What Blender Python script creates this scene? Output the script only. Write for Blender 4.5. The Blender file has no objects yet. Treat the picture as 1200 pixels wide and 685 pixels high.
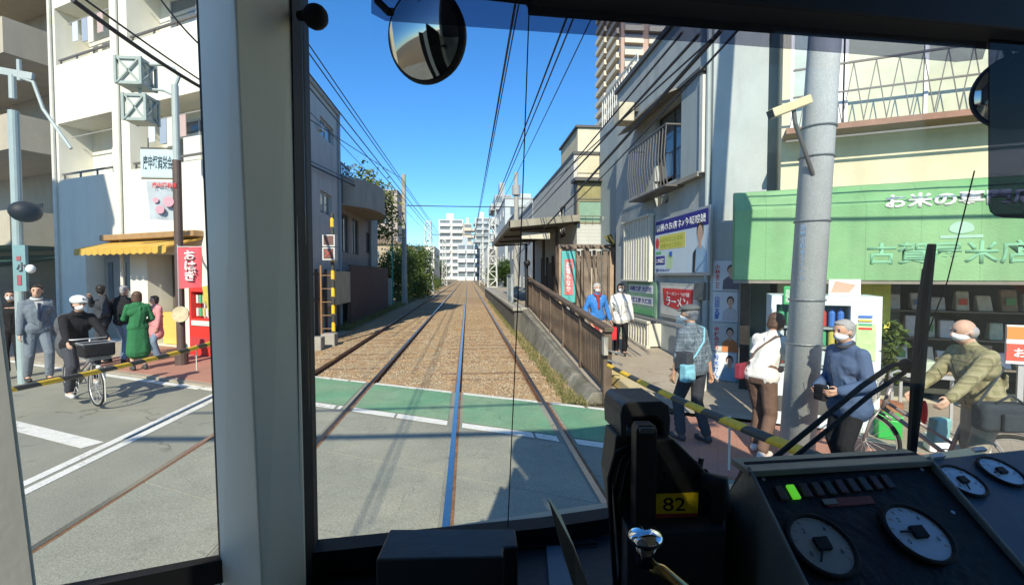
import bpy, bmesh, math, random
from mathutils import Vector, Matrix, noise
random.seed(7)
rad = math.radians
C = bpy.context.scene.collection
sc = bpy.context.scene
V = Vector
# ------------------------------------------------------------ camera
EYE = V((0, 0, 2.0)); FPX = 560.0
PITCH = rad(2.05); YAW = rad(5.3)
FW = V((math.sin(YAW)*math.cos(PITCH), math.cos(YAW)*math.cos(PITCH), -math.sin(PITCH)))
RT = V((math.cos(YAW), -math.sin(YAW), 0)); UP = RT.cross(FW)
cam_d = bpy.data.cameras.new('camera'); cam = bpy.data.objects.new('camera', cam_d); C.objects.link(cam)
cam.location = EYE
cam.matrix_world = Matrix.Translation(EYE) @ Matrix((RT, UP, -FW)).transposed().to_4x4()
cam_d.lens = FPX/1200*36; cam_d.sensor_width = 36; cam_d.clip_end = 6000; cam_d.clip_start = 0.02
sc.camera = cam
def ray(px, py):
    return FW + RT*((px-600)/FPX) + UP*((342.5-py)/FPX)
def atY(px, py, y): d = ray(px, py); return EYE + d*(y/d.y)
def atX(px, py, x): d = ray(px, py); return EYE + d*(x/d.x)
def atZ(px, py, z=0.0): d = ray(px, py); return EYE + d*((z-EYE.z)/d.z)
U = V((.876, -.482, 0)).normalized(); N = V((.482, .876, 0)).normalized(); ZZ = V((0, 0, 1))
def atN(px, py, c): d = ray(px, py); return EYE + d*(c/d.dot(N))
WD = V((1, .2, 0)).normalized(); WN = V((-.2, 1, .16)).normalized()   # windscreen direction and normal, raked
W0 = V((-.31, 1.0, 1.44))
def atW(px, py, off=0.0):
    d = ray(px, py); return EYE + d*(((W0-EYE).dot(WN)+off)/d.dot(WN))
# ------------------------------------------------------------ materials
def M(name, col, rough=.8, var=.12, scale=4.0, bump=0.0, metal=0.0, streak=0.0, spec=.4, fine=0.0, em=None, coat=0.0, tint=None, bscale=35, bdist=.02):
    m = bpy.data.materials.new(name); m.use_nodes = True
    nt = m.node_tree; n = nt.nodes; L = nt.links
    b = n['Principled BSDF']
    b.inputs['Roughness'].default_value = rough; b.inputs['Metallic'].default_value = metal
    b.inputs['Specular IOR Level'].default_value = spec
    if coat: b.inputs['Coat Weight'].default_value = coat
    g = n.new('ShaderNodeNewGeometry')
    no = n.new('ShaderNodeTexNoise'); no.inputs['Scale'].default_value = scale; no.inputs['Detail'].default_value = 6; no.inputs['Roughness'].default_value = .65
    L.new(g.outputs['Position'], no.inputs['Vector'])
    mr = n.new('ShaderNodeMapRange'); mr.inputs[1].default_value = .25; mr.inputs[2].default_value = .75
    mr.inputs[3].default_value = 1-var; mr.inputs[4].default_value = 1+var
    L.new(no.outputs['Fac'], mr.inputs[0])
    src = mr.outputs[0]
    if streak:
        mp = n.new('ShaderNodeMapping'); mp.inputs['Scale'].default_value = (1.9, 1.9, .28)
        L.new(g.outputs['Position'], mp.inputs['Vector'])
        n2 = n.new('ShaderNodeTexNoise'); n2.inputs['Scale'].default_value = 1.3; n2.inputs['Detail'].default_value = 7
        L.new(mp.outputs[0], n2.inputs['Vector'])
        m2 = n.new('ShaderNodeMapRange'); m2.inputs[1].default_value = .48; m2.inputs[2].default_value = .85
        m2.inputs[3].default_value = 1; m2.inputs[4].default_value = 1-streak
        L.new(n2.outputs['Fac'], m2.inputs[0])
        mu = n.new('ShaderNodeMath'); mu.operation = 'MULTIPLY'; L.new(src, mu.inputs[0]); L.new(m2.outputs[0], mu.inputs[1]); src = mu.outputs[0]
    if fine:
        n3 = n.new('ShaderNodeTexNoise'); n3.inputs['Scale'].default_value = 90; n3.inputs['Detail'].default_value = 3
        L.new(g.outputs['Position'], n3.inputs['Vector'])
        m3 = n.new('ShaderNodeMapRange'); m3.inputs[1].default_value = .3; m3.inputs[2].default_value = .7
        m3.inputs[3].default_value = 1-fine; m3.inputs[4].default_value = 1+fine
        L.new(n3.outputs['Fac'], m3.inputs[0])
        mu = n.new('ShaderNodeMath'); mu.operation = 'MULTIPLY'; L.new(src, mu.inputs[0]); L.new(m3.outputs[0], mu.inputs[1]); src = mu.outputs[0]
    vm = n.new('ShaderNodeVectorMath'); vm.operation = 'SCALE'
    if tint:
        mx = n.new('ShaderNodeMix'); mx.data_type = 'RGBA'
        mx.inputs[6].default_value = (*col, 1); mx.inputs[7].default_value = (*tint, 1)
        n4 = n.new('ShaderNodeTexNoise'); n4.inputs['Scale'].default_value = scale*.37+.2; n4.inputs['Detail'].default_value = 8
        L.new(g.outputs['Position'], n4.inputs['Vector'])
        m4 = n.new('ShaderNodeMapRange'); m4.inputs[1].default_value = .4; m4.inputs[2].default_value = .62
        L.new(n4.outputs['Fac'], m4.inputs[0]); L.new(m4.outputs[0], mx.inputs[0]); L.new(mx.outputs[2], vm.inputs[0])
    else:
        vm.inputs[0].default_value = col
    L.new(src, vm.inputs['Scale']); L.new(vm.outputs[0], b.inputs['Base Color'])
    if bump:
        bp = n.new('ShaderNodeBump'); bp.inputs['Strength'].default_value = bump; bp.inputs['Distance'].default_value = bdist
        n5 = n.new('ShaderNodeTexNoise'); n5.inputs['Scale'].default_value = bscale; n5.inputs['Detail'].default_value = 4
        L.new(g.outputs['Position'], n5.inputs['Vector']); L.new(n5.outputs['Fac'], bp.inputs['Height']); L.new(bp.outputs[0], b.inputs['Normal'])
    if em:
        b.inputs['Emission Color'].default_value = (*col, 1); b.inputs['Emission Strength'].default_value = em
    return m
def lines(m, axis='z', period=.1, amount=.25, width=.12, axis2=None, period2=.3):
    """dark joint lines (tiles, boards, courses) as a pattern of the material"""
    nt = m.node_tree; n = nt.nodes; L = nt.links; b = n['Principled BSDF']
    lk = b.inputs['Base Color'].links[0]; src = lk.from_socket
    g = n.new('ShaderNodeNewGeometry')
    def one(ax, per):
        d = n.new('ShaderNodeVectorMath'); d.operation = 'DOT_PRODUCT'; L.new(g.outputs['Position'], d.inputs[0])
        d.inputs[1].default_value = {'x': (1, 0, 0), 'y': (0, 1, 0), 'z': (0, 0, 1), 'u': tuple(U), 'n': tuple(N), 'd': (.707, .707, 0)}[ax]
        q = n.new('ShaderNodeMath'); q.operation = 'DIVIDE'; L.new(d.outputs['Value'], q.inputs[0]); q.inputs[1].default_value = per
        f = n.new('ShaderNodeMath'); f.operation = 'FRACT'; L.new(q.outputs[0], f.inputs[0])
        c = n.new('ShaderNodeMath'); c.operation = 'LESS_THAN'; L.new(f.outputs[0], c.inputs[0]); c.inputs[1].default_value = width
        return c.outputs[0]
    s = one(axis, period)
    if axis2:
        t = one(axis2, period2); mm = n.new('ShaderNodeMath'); mm.operation = 'MAXIMUM'; L.new(s, mm.inputs[0]); L.new(t, mm.inputs[1]); s = mm.outputs[0]
    r = n.new('ShaderNodeMapRange'); r.inputs[3].default_value = 1; r.inputs[4].default_value = 1-amount; L.new(s, r.inputs[0])
    vm = n.new('ShaderNodeVectorMath'); vm.operation = 'SCALE'; L.new(src, vm.inputs[0]); L.new(r.outputs[0], vm.inputs['Scale'])
    L.new(vm.outputs[0], b.inputs['Base Color'])
    return m
def wear(m, scale=.8, width=.010, amount=.45, spots=.25):
    """cracks, tyre-worn patches and oil spots that belong to the surface itself"""
    nt = m.node_tree; n = nt.nodes; L = nt.links; b = n['Principled BSDF']
    src = b.inputs['Base Color'].links[0].from_socket; g = n.new('ShaderNodeNewGeometry')
    nz = n.new('ShaderNodeTexNoise'); nz.inputs['Scale'].default_value = 3; nz.inputs['Detail'].default_value = 5; L.new(g.outputs['Position'], nz.inputs['Vector'])
    ad = n.new('ShaderNodeVectorMath'); ad.operation = 'MULTIPLY_ADD'; L.new(nz.outputs['Color'], ad.inputs[0]); ad.inputs[1].default_value = (.5, .5, .5); L.new(g.outputs['Position'], ad.inputs[2])
    v = n.new('ShaderNodeTexVoronoi'); v.feature = 'DISTANCE_TO_EDGE'; v.inputs['Scale'].default_value = scale; L.new(ad.outputs[0], v.inputs['Vector'])
    r = n.new('ShaderNodeMapRange'); r.inputs[1].default_value = 0; r.inputs[2].default_value = width; r.inputs[3].default_value = 1-amount; r.inputs[4].default_value = 1; L.new(v.outputs['Distance'], r.inputs[0])
    mk = n.new('ShaderNodeTexNoise'); mk.inputs['Scale'].default_value = .9; L.new(g.outputs['Position'], mk.inputs['Vector'])
    mr = n.new('ShaderNodeMapRange'); mr.inputs[1].default_value = .48; mr.inputs[2].default_value = .56; L.new(mk.outputs['Fac'], mr.inputs[0])
    mi = n.new('ShaderNodeMix'); mi.inputs[2].default_value = 1; L.new(mr.outputs[0], mi.inputs[0]); L.new(r.outputs[0], mi.inputs[3]); mi.inputs[2].default_value = 1
    s2 = n.new('ShaderNodeTexNoise'); s2.inputs['Scale'].default_value = 2.6; s2.inputs['Detail'].default_value = 9; s2.inputs['Roughness'].default_value = .72; L.new(g.outputs['Position'], s2.inputs['Vector'])
    m2 = n.new('ShaderNodeMapRange'); m2.inputs[1].default_value = .56; m2.inputs[2].default_value = .72; m2.inputs[3].default_value = 1; m2.inputs[4].default_value = 1-spots; L.new(s2.outputs['Fac'], m2.inputs[0])
    s3 = n.new('ShaderNodeTexNoise'); s3.inputs['Scale'].default_value = 160; s3.inputs['Detail'].default_value = 2; L.new(g.outputs['Position'], s3.inputs['Vector'])
    m3 = n.new('ShaderNodeMapRange'); m3.inputs[1].default_value = .35; m3.inputs[2].default_value = .68; m3.inputs[3].default_value = .72; m3.inputs[4].default_value = 1.3; L.new(s3.outputs['Fac'], m3.inputs[0])
    a = n.new('ShaderNodeMath'); a.operation = 'MULTIPLY'; L.new(mi.outputs[0], a.inputs[0]); L.new(m2.outputs[0], a.inputs[1])
    c = n.new('ShaderNodeMath'); c.operation = 'MULTIPLY'; L.new(a.outputs[0], c.inputs[0]); L.new(m3.outputs[0], c.inputs[1])
    vm = n.new('ShaderNodeVectorMath'); vm.operation = 'SCALE'; L.new(src, vm.inputs[0]); L.new(c.outputs[0], vm.inputs['Scale']); L.new(vm.outputs[0], b.inputs['Base Color']); return m
def glass_mat(name, tint=(1, 1, 1), refl=1.0):
    m = bpy.data.materials.new(name); m.use_nodes = True; nt = m.node_tree; n = nt.nodes; L = nt.links
    n.remove(n['Principled BSDF'])
    t = n.new('ShaderNodeBsdfTransparent'); t.inputs[0].default_value = (*tint, 1)
    g = n.new('ShaderNodeBsdfGlossy'); g.inputs['Roughness'].default_value = .02
    f = n.new('ShaderNodeLayerWeight'); f.inputs[0].default_value = .5
    e = n.new('ShaderNodeMath'); e.operation = 'POWER'; e.inputs[1].default_value = 4; L.new(f.outputs['Facing'], e.inputs[0])
    k = n.new('ShaderNodeMath'); k.operation = 'MULTIPLY_ADD'; k.inputs[1].default_value = .35*refl; k.inputs[2].default_value = .022*refl; L.new(e.outputs[0], k.inputs[0])
    x = n.new('ShaderNodeMixShader'); L.new(k.outputs[0], x.inputs[0]); L.new(t.outputs[0], x.inputs[1]); L.new(g.outputs[0], x.inputs[2])
    L.new(x.outputs[0], n['Material Output'].inputs[0]); return m
def leafmat(name, c1, c2):
    m = bpy.data.materials.new(name); m.use_nodes = True; nt = m.node_tree; n = nt.nodes; L = nt.links; b = n['Principled BSDF']
    b.inputs['Roughness'].default_value = .6; b.inputs['Specular IOR Level'].default_value = .25
    g = n.new('ShaderNodeNewGeometry'); r = n.new('ShaderNodeMix'); r.data_type = 'RGBA'
    r.inputs[6].default_value = (*c1, 1); r.inputs[7].default_value = (*c2, 1)
    L.new(g.outputs['Random Per Island'], r.inputs[0]); L.new(r.outputs[2], b.inputs['Base Color'])
    tr = n.new('ShaderNodeBsdfTranslucent'); L.new(r.outputs[2], tr.inputs[0])
    x = n.new('ShaderNodeMixShader'); x.inputs[0].default_value = .3; L.new(b.outputs[0], x.inputs[1]); L.new(tr.outputs[0], x.inputs[2])
    L.new(x.outputs[0], n['Material Output'].inputs[0]); return m
_mc = {}
def flat(col, rough=.6, **k):
    key = (tuple(col), rough, tuple(sorted(k.items())))
    if key not in _mc: _mc[key] = M('paint', col, rough, var=k.pop('var', .06), **k)
    return _mc[key]
# ------------------------------------------------------------ mesh builder
WL = {}; LASTO = [None]
def inv(o): return WL.get(o.name, V((0, 0, 0)))
class MB:
    def __init__(s): s.v = []; s.f = []
    def add(s, vs, fs):
        k = len(s.v); s.v += [V(p) for p in vs]; s.f += [tuple(i+k for i in f) for f in fs]; return s
    def hexa(s, p):   # 8 points: bottom 0-3 ccw, top 4-7
        return s.add(p, [(3, 2, 1, 0), (4, 5, 6, 7), (0, 1, 5, 4), (1, 2, 6, 5), (2, 3, 7, 6), (3, 0, 4, 7)])
    def box(s, a, b):
        (x0, y0, z0), (x1, y1, z1) = [min(i, j) for i, j in zip(a, b)], [max(i, j) for i, j in zip(a, b)]
        return s.hexa([(x0, y0, z0), (x1, y0, z0), (x1, y1, z0), (x0, y1, z0), (x0, y0, z1), (x1, y0, z1), (x1, y1, z1), (x0, y1, z1)])
    def obox(s, c, ax, ay, az, hx, hy, hz):
        c = V(c); r = []
        for z in (-1, 1):
            for x, y in ((-1, -1), (1, -1), (1, 1), (-1, 1)): r.append(c+ax*hx*x+ay*hy*y+az*hz*z)
        return s.hexa(r)
    def bar(s, p, q, w, h=None, up=ZZ):
        p, q = V(p), V(q); d = (q-p); l = d.length; d.normalize(); h = h or w
        x = d.cross(up)
        if x.length < 1e-4: x = d.cross(V((1, 0, 0)))
        x.normalize(); y = x.cross(d)
        return s.obox((p+q)/2, d, x, y, l/2, w/2, h/2)
    def fb(s, F, s0, s1, z0, z1, o0, o1):   # box in a facade frame
        return s.hexa([F.p(s0, z0, o0), F.p(s1, z0, o0), F.p(s1, z0, o1), F.p(s0, z0, o1), F.p(s0, z1, o0), F.p(s1, z1, o0), F.p(s1, z1, o1), F.p(s0, z1, o1)])
    def tube(s, pts, r, n=8, caps=True):
        pts = [V(p) for p in pts]; rs = r if isinstance(r, (list, tuple)) else [r]*len(pts)
        k = len(s.v); prev = None
        for i, p in enumerate(pts):
            t = (pts[min(i+1, len(pts)-1)]-pts[max(i-1, 0)]).normalized()
            if prev is None:
                a = t.cross(ZZ)
                if a.length < 1e-3: a = t.cross(V((1, 0, 0)))
                a.normalize()
            else:
                a = prev - t*prev.dot(t); a.normalize()
            prev = a; b = t.cross(a)
            for j in range(n):
                w = 2*math.pi*j/n; s.v.append(p+(a*math.cos(w)+b*math.sin(w))*rs[i])
        for i in range(len(pts)-1):
            for j in range(n):
                q = (j+1) % n; s.f.append((k+i*n+j, k+i*n+q, k+(i+1)*n+q, k+(i+1)*n+j))
        if caps:
            s.f.append(tuple(k+j for j in reversed(range(n)))); e = k+(len(pts)-1)*n; s.f.append(tuple(e+j for j in range(n)))
        return s
    def prism(s, poly, z0, z1):
        n = len(poly); k = len(s.v)
        s.v += [V((p[0], p[1], z0)) for p in poly]+[V((p[0], p[1], z1)) for p in poly]
        s.f.append(tuple(k+i for i in reversed(range(n)))); s.f.append(tuple(k+n+i for i in range(n)))
        for i in range(n):
            j = (i+1) % n; s.f.append((k+i, k+j, k+n+j, k+n+i))
        return s
    def extr(s, poly, d):    # any planar polygon of 3-D points pushed along d
        n = len(poly); k = len(s.v); d = V(d)
        s.v += [V(p) for p in poly]+[V(p)+d for p in poly]
        s.f.append(tuple(k+i for i in reversed(range(n)))); s.f.append(tuple(k+n+i for i in range(n)))
        for i in range(n):
            j = (i+1) % n; s.f.append((k+i, k+j, k+n+j, k+n+i))
        return s
    def ell(s, c, r, ax=None, nu=14, nv=9):
        c = V(c); r = r if isinstance(r, (tuple, list)) else (r, r, r)
        X, Y, Z = ax or (V((1, 0, 0)), V((0, 1, 0)), V((0, 0, 1)))
        vs = []; fs = []
        for i in range(nv+1):
            a = math.pi*i/nv
            for j in range(nu):
                b = 2*math.pi*j/nu
                vs.append(c+X*r[0]*math.sin(a)*math.cos(b)+Y*r[1]*math.sin(a)*math.sin(b)+Z*r[2]*math.cos(a))
        for i in range(nv):
            for j in range(nu):
                q = (j+1) % nu
                fs.append((i*nu+j, (i+1)*nu+j, (i+1)*nu+q, i*nu+q))
        return s.add(vs, fs)
    def disc(s, c, nrm, r, th, n=32, ry=None):
        nrm = V(nrm).normalized(); a = nrm.cross(ZZ)
        if a.length < 1e-3: a = V((1, 0, 0))
        a.normalize(); b = nrm.cross(a); c = V(c)
        return s.extr([c+a*r*math.cos(2*math.pi*i/n)+b*(ry or r)*math.sin(2*math.pi*i/n) for i in range(n)], nrm*th)
    def ring(s, c, nrm, R, r, n=40, m=8):
        nrm = V(nrm).normalized(); a = nrm.cross(ZZ)
        if a.length < 1e-3: a = V((1, 0, 0))
        a.normalize(); b = nrm.cross(a); c = V(c); k = len(s.v)
        for i in range(n):
            w = 2*math.pi*i/n; d = a*math.cos(w)+b*math.sin(w)
            for j in range(m):
                q = 2*math.pi*j/m; s.v.append(c+d*(R+r*math.cos(q))+nrm*r*math.sin(q))
        for i in range(n):
            for j in range(m):
                i2, j2 = (i+1) % n, (j+1) % m
                s.f.append((k+i*m+j, k+i2*m+j, k+i2*m+j2, k+i*m+j2))
        return s
    def build(s, name, mat, parent=None, smooth=False, bevel=0, label=None, cat=None, group=None, kind=None, seg=2):
        me = bpy.data.meshes.new(name)
        xs = [p.x for p in s.v]; ys = [p.y for p in s.v]; zs = [p.z for p in s.v]
        c = V(((min(xs)+max(xs))/2, (min(ys)+max(ys))/2, min(zs)))
        me.from_pydata([p-c for p in s.v], [], s.f)
        bm = bmesh.new(); bm.from_mesh(me); bmesh.ops.recalc_face_normals(bm, faces=bm.faces); bm.to_mesh(me); bm.free()
        return link(me, name, mat, c, parent, smooth, bevel, label, cat, group, kind, seg)
def link(me, name, mat, c, parent=None, smooth=False, bevel=0, label=None, cat=None, group=None, kind=None, seg=2):
    if mat: me.materials.append(mat)
    if smooth:
        for p in me.polygons: p.use_smooth = True
    o = bpy.data.objects.new(name, me); C.objects.link(o); LASTO[0] = o
    WL[o.name] = c
    if parent: o.parent = parent; o.location = c-inv(parent)
    else: o.location = c
    if bevel:
        b = o.modifiers.new('bevel', 'BEVEL'); b.width = bevel; b.segments = seg; b.limit_method = 'ANGLE'; b.angle_limit = rad(40)
    tag(o, label, cat, group, kind); return o
def tag(o, label=None, cat=None, group=None, kind=None):
    if label: o['label'] = label
    if cat: o['category'] = cat
    if group: o['group'] = group
    if kind: o['kind'] = kind
    return o
def thing(name, loc, label, cat, group=None):
    o = bpy.data.objects.new(name, None); C.objects.link(o); o.location = V(loc); o.empty_display_size = .2; WL[o.name] = V(loc)
    return tag(o, label, cat, group)
def copy_tree(o, loc=None, label=None, parent=None):
    c = o.copy(); C.objects.link(c)
    if parent: c.parent = parent
    if loc is not None: c.location = loc
    if label: c['label'] = label
    for ch in list(o.children): copy_tree(ch, None, None, c)
    return c
class Fr:
    def __init__(s, o, d, n): s.o = V(o); s.d = V(d).normalized(); s.n = V(n).normalized()
    def p(s, a, z, out=0.0): return s.o+s.d*a+s.n*out+ZZ*z
    def hit(s, px, py, out=0.0):
        r = ray(px, py); q = s.o+s.n*out; t = (q-EYE).dot(s.n)/r.dot(s.n); w = EYE+r*t
        return ((w-s.o).dot(s.d), w.z)
def FN(c): return Fr(N*c, U, -N)
def wallgrid(m, F, s0, s1, z0, z1, holes, o0, o1):
    ss = sorted({s0, s1, *[h[0] for h in holes], *[h[1] for h in holes]}); zs = sorted({z0, z1, *[h[2] for h in holes], *[h[3] for h in holes]})
    ss = [a for a in ss if s0 <= a <= s1]; zs = [a for a in zs if z0 <= a <= z1]
    def solid(i, j):
        if i < 0 or j < 0 or i >= len(ss)-1 or j >= len(zs)-1: return False
        a = (ss[i]+ss[i+1])/2; b = (zs[j]+zs[j+1])/2
        return not any(h[0] < a < h[1] and h[2] < b < h[3] for h in holes)
    for i in range(len(ss)-1):
        for j in range(len(zs)-1):
            if not solid(i, j): continue
            a, b, c, d = ss[i], ss[i+1], zs[j], zs[j+1]
            m.add([F.p(a, c, o1), F.p(b, c, o1), F.p(b, d, o1), F.p(a, d, o1)], [(0, 1, 2, 3)])
            m.add([F.p(a, c, o0), F.p(b, c, o0), F.p(b, d, o0), F.p(a, d, o0)], [(3, 2, 1, 0)])
            if not solid(i-1, j): m.add([F.p(a, c, o0), F.p(a, c, o1), F.p(a, d, o1), F.p(a, d, o0)], [(0, 1, 2, 3)])
            if not solid(i+1, j): m.add([F.p(b, c, o0), F.p(b, c, o1), F.p(b, d, o1), F.p(b, d, o0)], [(3, 2, 1, 0)])
            if not solid(i, j-1): m.add([F.p(a, c, o0), F.p(b, c, o0), F.p(b, c, o1), F.p(a, c, o1)], [(0, 1, 2, 3)])
            if not solid(i, j+1): m.add([F.p(a, d, o0), F.p(b, d, o0), F.p(b, d, o1), F.p(a, d, o1)], [(3, 2, 1, 0)])
def window(F, s0, s1, z0, z1, out, parent, fm, pm, mull=1, tr=0, w=.05):
    m = MB(); e = .004
    m.fb(F, s0+e, s1-e, z0+e, z0+w, out-.02, out+.03).fb(F, s0+e, s1-e, z1-w, z1-e, out-.02, out+.03)
    m.fb(F, s0+e, s0+w, z0+w, z1-w, out-.02, out+.03).fb(F, s1-w, s1-e, z0+w, z1-w, out-.02, out+.03)
    for i in range(mull):
        a = s0+(s1-s0)*(i+1)/(mull+1); m.fb(F, a-w/2, a+w/2, z0+w, z1-w, out-.018, out+.026)
    for i in range(tr):
        a = z0+(z1-z0)*(i+1)/(tr+1); m.fb(F, s0+w, s1-w, a-w/2, a+w/2, out-.016, out+.022)
    f = m.build('window', fm, parent)
    MB().fb(F, s0+w, s1-w, z0+w, z1-w, out-.015, out+.0).build('pane', pm, f)
    return f
_font = None
def text(body, F, s, z, h, out, mat, parent, name='lettering', w=None, vertical=False, ext=.002, bold=0.0, d=None, up=None, o=None):
    """text lying on a facade frame (or on origin o with direction d, up), starting at s,z ; h = height, w = total width"""
    cu = bpy.data.curves.new('t', 'FONT'); cu.body = '\n'.join(body) if vertical else body
    cu.size = 1; cu.extrude = 0; cu.resolution_u = 3; cu.offset = bold
    if vertical: cu.space_line = .95
    ob = bpy.data.objects.new('t', cu); C.objects.link(ob); dg = bpy.context.evaluated_depsgraph_get(); dg.update()
    me = bpy.data.meshes.new_from_object(ob.evaluated_get(dg)); bpy.data.objects.remove(ob); bpy.data.curves.remove(cu)
    if not me.vertices: return None
    xs = [v.co.x for v in me.vertices]; ys = [v.co.y for v in me.vertices]
    x0, x1, y0, y1 = min(xs), max(xs), min(ys), max(ys)
    sy = h/(y1-y0); sx = (w/(x1-x0)) if w else sy
    if d is None: d, up, nn, org = F.d, ZZ, F.n, F.p(s, z, out)
    else: d = V(d).normalized(); up = V(up).normalized(); nn = d.cross(up); org = V(o)
    if d.cross(up).dot(nn) < 0 and False: pass
    bm = bmesh.new(); bm.from_mesh(me)
    for v in bm.verts: v.co = org+d*(v.co.x-x0)*sx+up*(v.co.y-y0)*sy
    if ext:
        r = bmesh.ops.extrude_face_region(bm, geom=bm.faces[:])
        for e in r['geom']:
            if isinstance(e, bmesh.types.BMVert): e.co += nn*ext
    bmesh.ops.recalc_face_normals(bm, faces=bm.faces)
    me2 = bpy.data.meshes.new(name); bm.to_mesh(me2); bm.free(); bpy.data.meshes.remove(me)
    c = sum((v.co for v in me2.vertices), V())/len(me2.vertices)
    for v in me2.vertices: v.co -= c
    return link(me2, name, mat, c, parent)
# ------------------------------------------------------------ light and air
w = bpy.data.worlds.new('World'); sc.world = w; w.use_nodes = True
SUN_AZ, SUN_EL = rad(13), rad(36)        # direction the light travels, measured from +Y towards +X
nt = w.node_tree; sky = nt.nodes.new('ShaderNodeTexSky'); sky.sky_type = 'NISHITA'; sky.sun_disc = False
sky.sun_elevation = SUN_EL; sky.sun_rotation = math.pi+SUN_AZ; sky.ozone_density = 5.0; sky.air_density = 1.0; sky.dust_density = .3
hs_ = nt.nodes.new('ShaderNodeHueSaturation'); hs_.inputs['Saturation'].default_value = 1.12
mu_ = nt.nodes.new('ShaderNodeMix'); mu_.data_type = 'RGBA'; mu_.blend_type = 'MULTIPLY'; mu_.inputs[0].default_value = 1; mu_.inputs[7].default_value = (.82, 1.0, 1.16, 1)
nt.links.new(sky.outputs[0], mu_.inputs[6]); nt.links.new(mu_.outputs[2], hs_.inputs['Color']); nt.links.new(hs_.outputs[0], nt.nodes['Background'].inputs[0]); nt.nodes['Background'].inputs[1].default_value = .135
sd = bpy.data.lights.new('sun', 'SUN'); sd.energy = 4.6; sd.angle = rad(.5); sd.color = (1, .915, .76)
so = bpy.data.objects.new('sun', sd); C.objects.link(so)
LD = V((math.sin(SUN_AZ)*math.cos(SUN_EL), math.cos(SUN_AZ)*math.cos(SUN_EL), -math.sin(SUN_EL)))
so.rotation_euler = LD.to_track_quat('-Z', 'Y').to_euler(); so.location = (0, -5, 12)
sc.view_settings.view_transform = 'Standard'; sc.view_settings.look = 'None'; sc.view_settings.gamma = 1
sc.view_settings.exposure = .5
sc.cycles.max_bounces = 8; sc.cycles.transparent_max_bounces = 24; sc.cycles.caustics_reflective = False; sc.cycles.caustics_refractive = False
sc.cycles.sample_clamp_indirect = 4
# ------------------------------------------------------------ materials
asph = M('asphalt', (.25, .25, .20), .85, .14, 1.3, .25, fine=.18, tint=(.30, .29, .225))
slab = M('concrete_slab', (.27, .272, .215), .85, .12, 2.0, .2, fine=.14, tint=(.325, .315, .24))
soil = M('soil', (.20, .15, .09), .95, .3, 3, .5, fine=.3)
ballm = M('ballast', (.35, .225, .115), .95, .28, 5, .8, fine=.4, tint=(.38, .29, .17))
stone = M('stones', (.40, .27, .15), .95, .35, 9, .2, tint=(.42, .345, .24))
green = wear(M('green_paint', (.15, .32, .18), .75, .15, 2.2, .2, fine=.15, tint=(.22, .33, .20)), 1.2, .012, .35, .22)
white = wear(M('road_paint', (.72, .71, .64), .7, .10, 9, .1, fine=.12), 5, .05, .4, .35)
pink = M('red_paving', (.42, .21, .15), .85, .12, 2.5, .2, fine=.15)
wear(asph, .55, .012, .5, .3); wear(slab, .9, .008, .35, .22); wear(pathm0, .7, .01, .4, .3) if False else None
lines(pink, 'u', .2, .18, .04, 'n', .1)
steel = M('rail_steel', (.42, .42, .42), .26, .08, 8, metal=1)
rust = M('rust', (.17, .085, .045), .85, .3, 15, .3, tint=(.26, .13, .06))
conc = M('concrete', (.36, .34, .29), .9, .16, 2.5, .4, streak=.35, fine=.12)
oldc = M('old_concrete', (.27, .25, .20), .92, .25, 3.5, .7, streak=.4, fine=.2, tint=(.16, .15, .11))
pathm = wear(M('path', (.36, .31, .24), .9, .14, 2.0, .3, fine=.15), .8, .01, .4, .3)
blackm = M('black', (.015, .015, .016), .6, .1)
# ------------------------------------------------------------ ground
def poly(pts, z0, z1): return MB().prism(pts, z0, z1)
def band(c0, c1, u0, u1): return [tuple((N*c0+U*u0)[:2]), tuple((N*c0+U*u1)[:2]), tuple((N*c1+U*u1)[:2]), tuple((N*c1+U*u0)[:2])]
MB().box((-900, -300, -.6), (900, 2600, -.12)).build('ground', soil, kind='structure')
MB().prism(band(-4.2, 7.05, -70, 40), -.115, 0).build('road', asph, kind='structure')
# track bed beyond the crossing
def line_y(c, x): return (c-N.x*x)/N.y
bx0, bx1 = -4.25, 1.95
poly([(bx0, line_y(7.08, bx0)), (bx1, line_y(7.08, bx1)), (bx1, 420), (bx0, 420)], -.115, -.085).build('track_bed', ballm, kind='structure')
# concrete slabs of the crossing between the rails (with open joints)
for i, (xa, xb) in enumerate([(-3.12, -1.86), (-1.74, -.24), (-.12, 1.13)]):
    m = MB(); c = -1.2
    while c < 5.3:
        d = min(c+1.32, 5.38)
        q = []
        for cc, xx in ((c, xa), (c, xb), (d-.012, xb), (d-.012, xa)): q.append((xx, line_y(cc, xx)))
        m.prism(q, -.05, .004); c = d
    m.build('crossing_slab', slab, kind='structure')
def strip(c0, c1, u0, u1, z, mat, name): return MB().prism(band(c0, c1, u0, u1), z-.003, z).build(name, mat, kind='structure')
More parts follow.
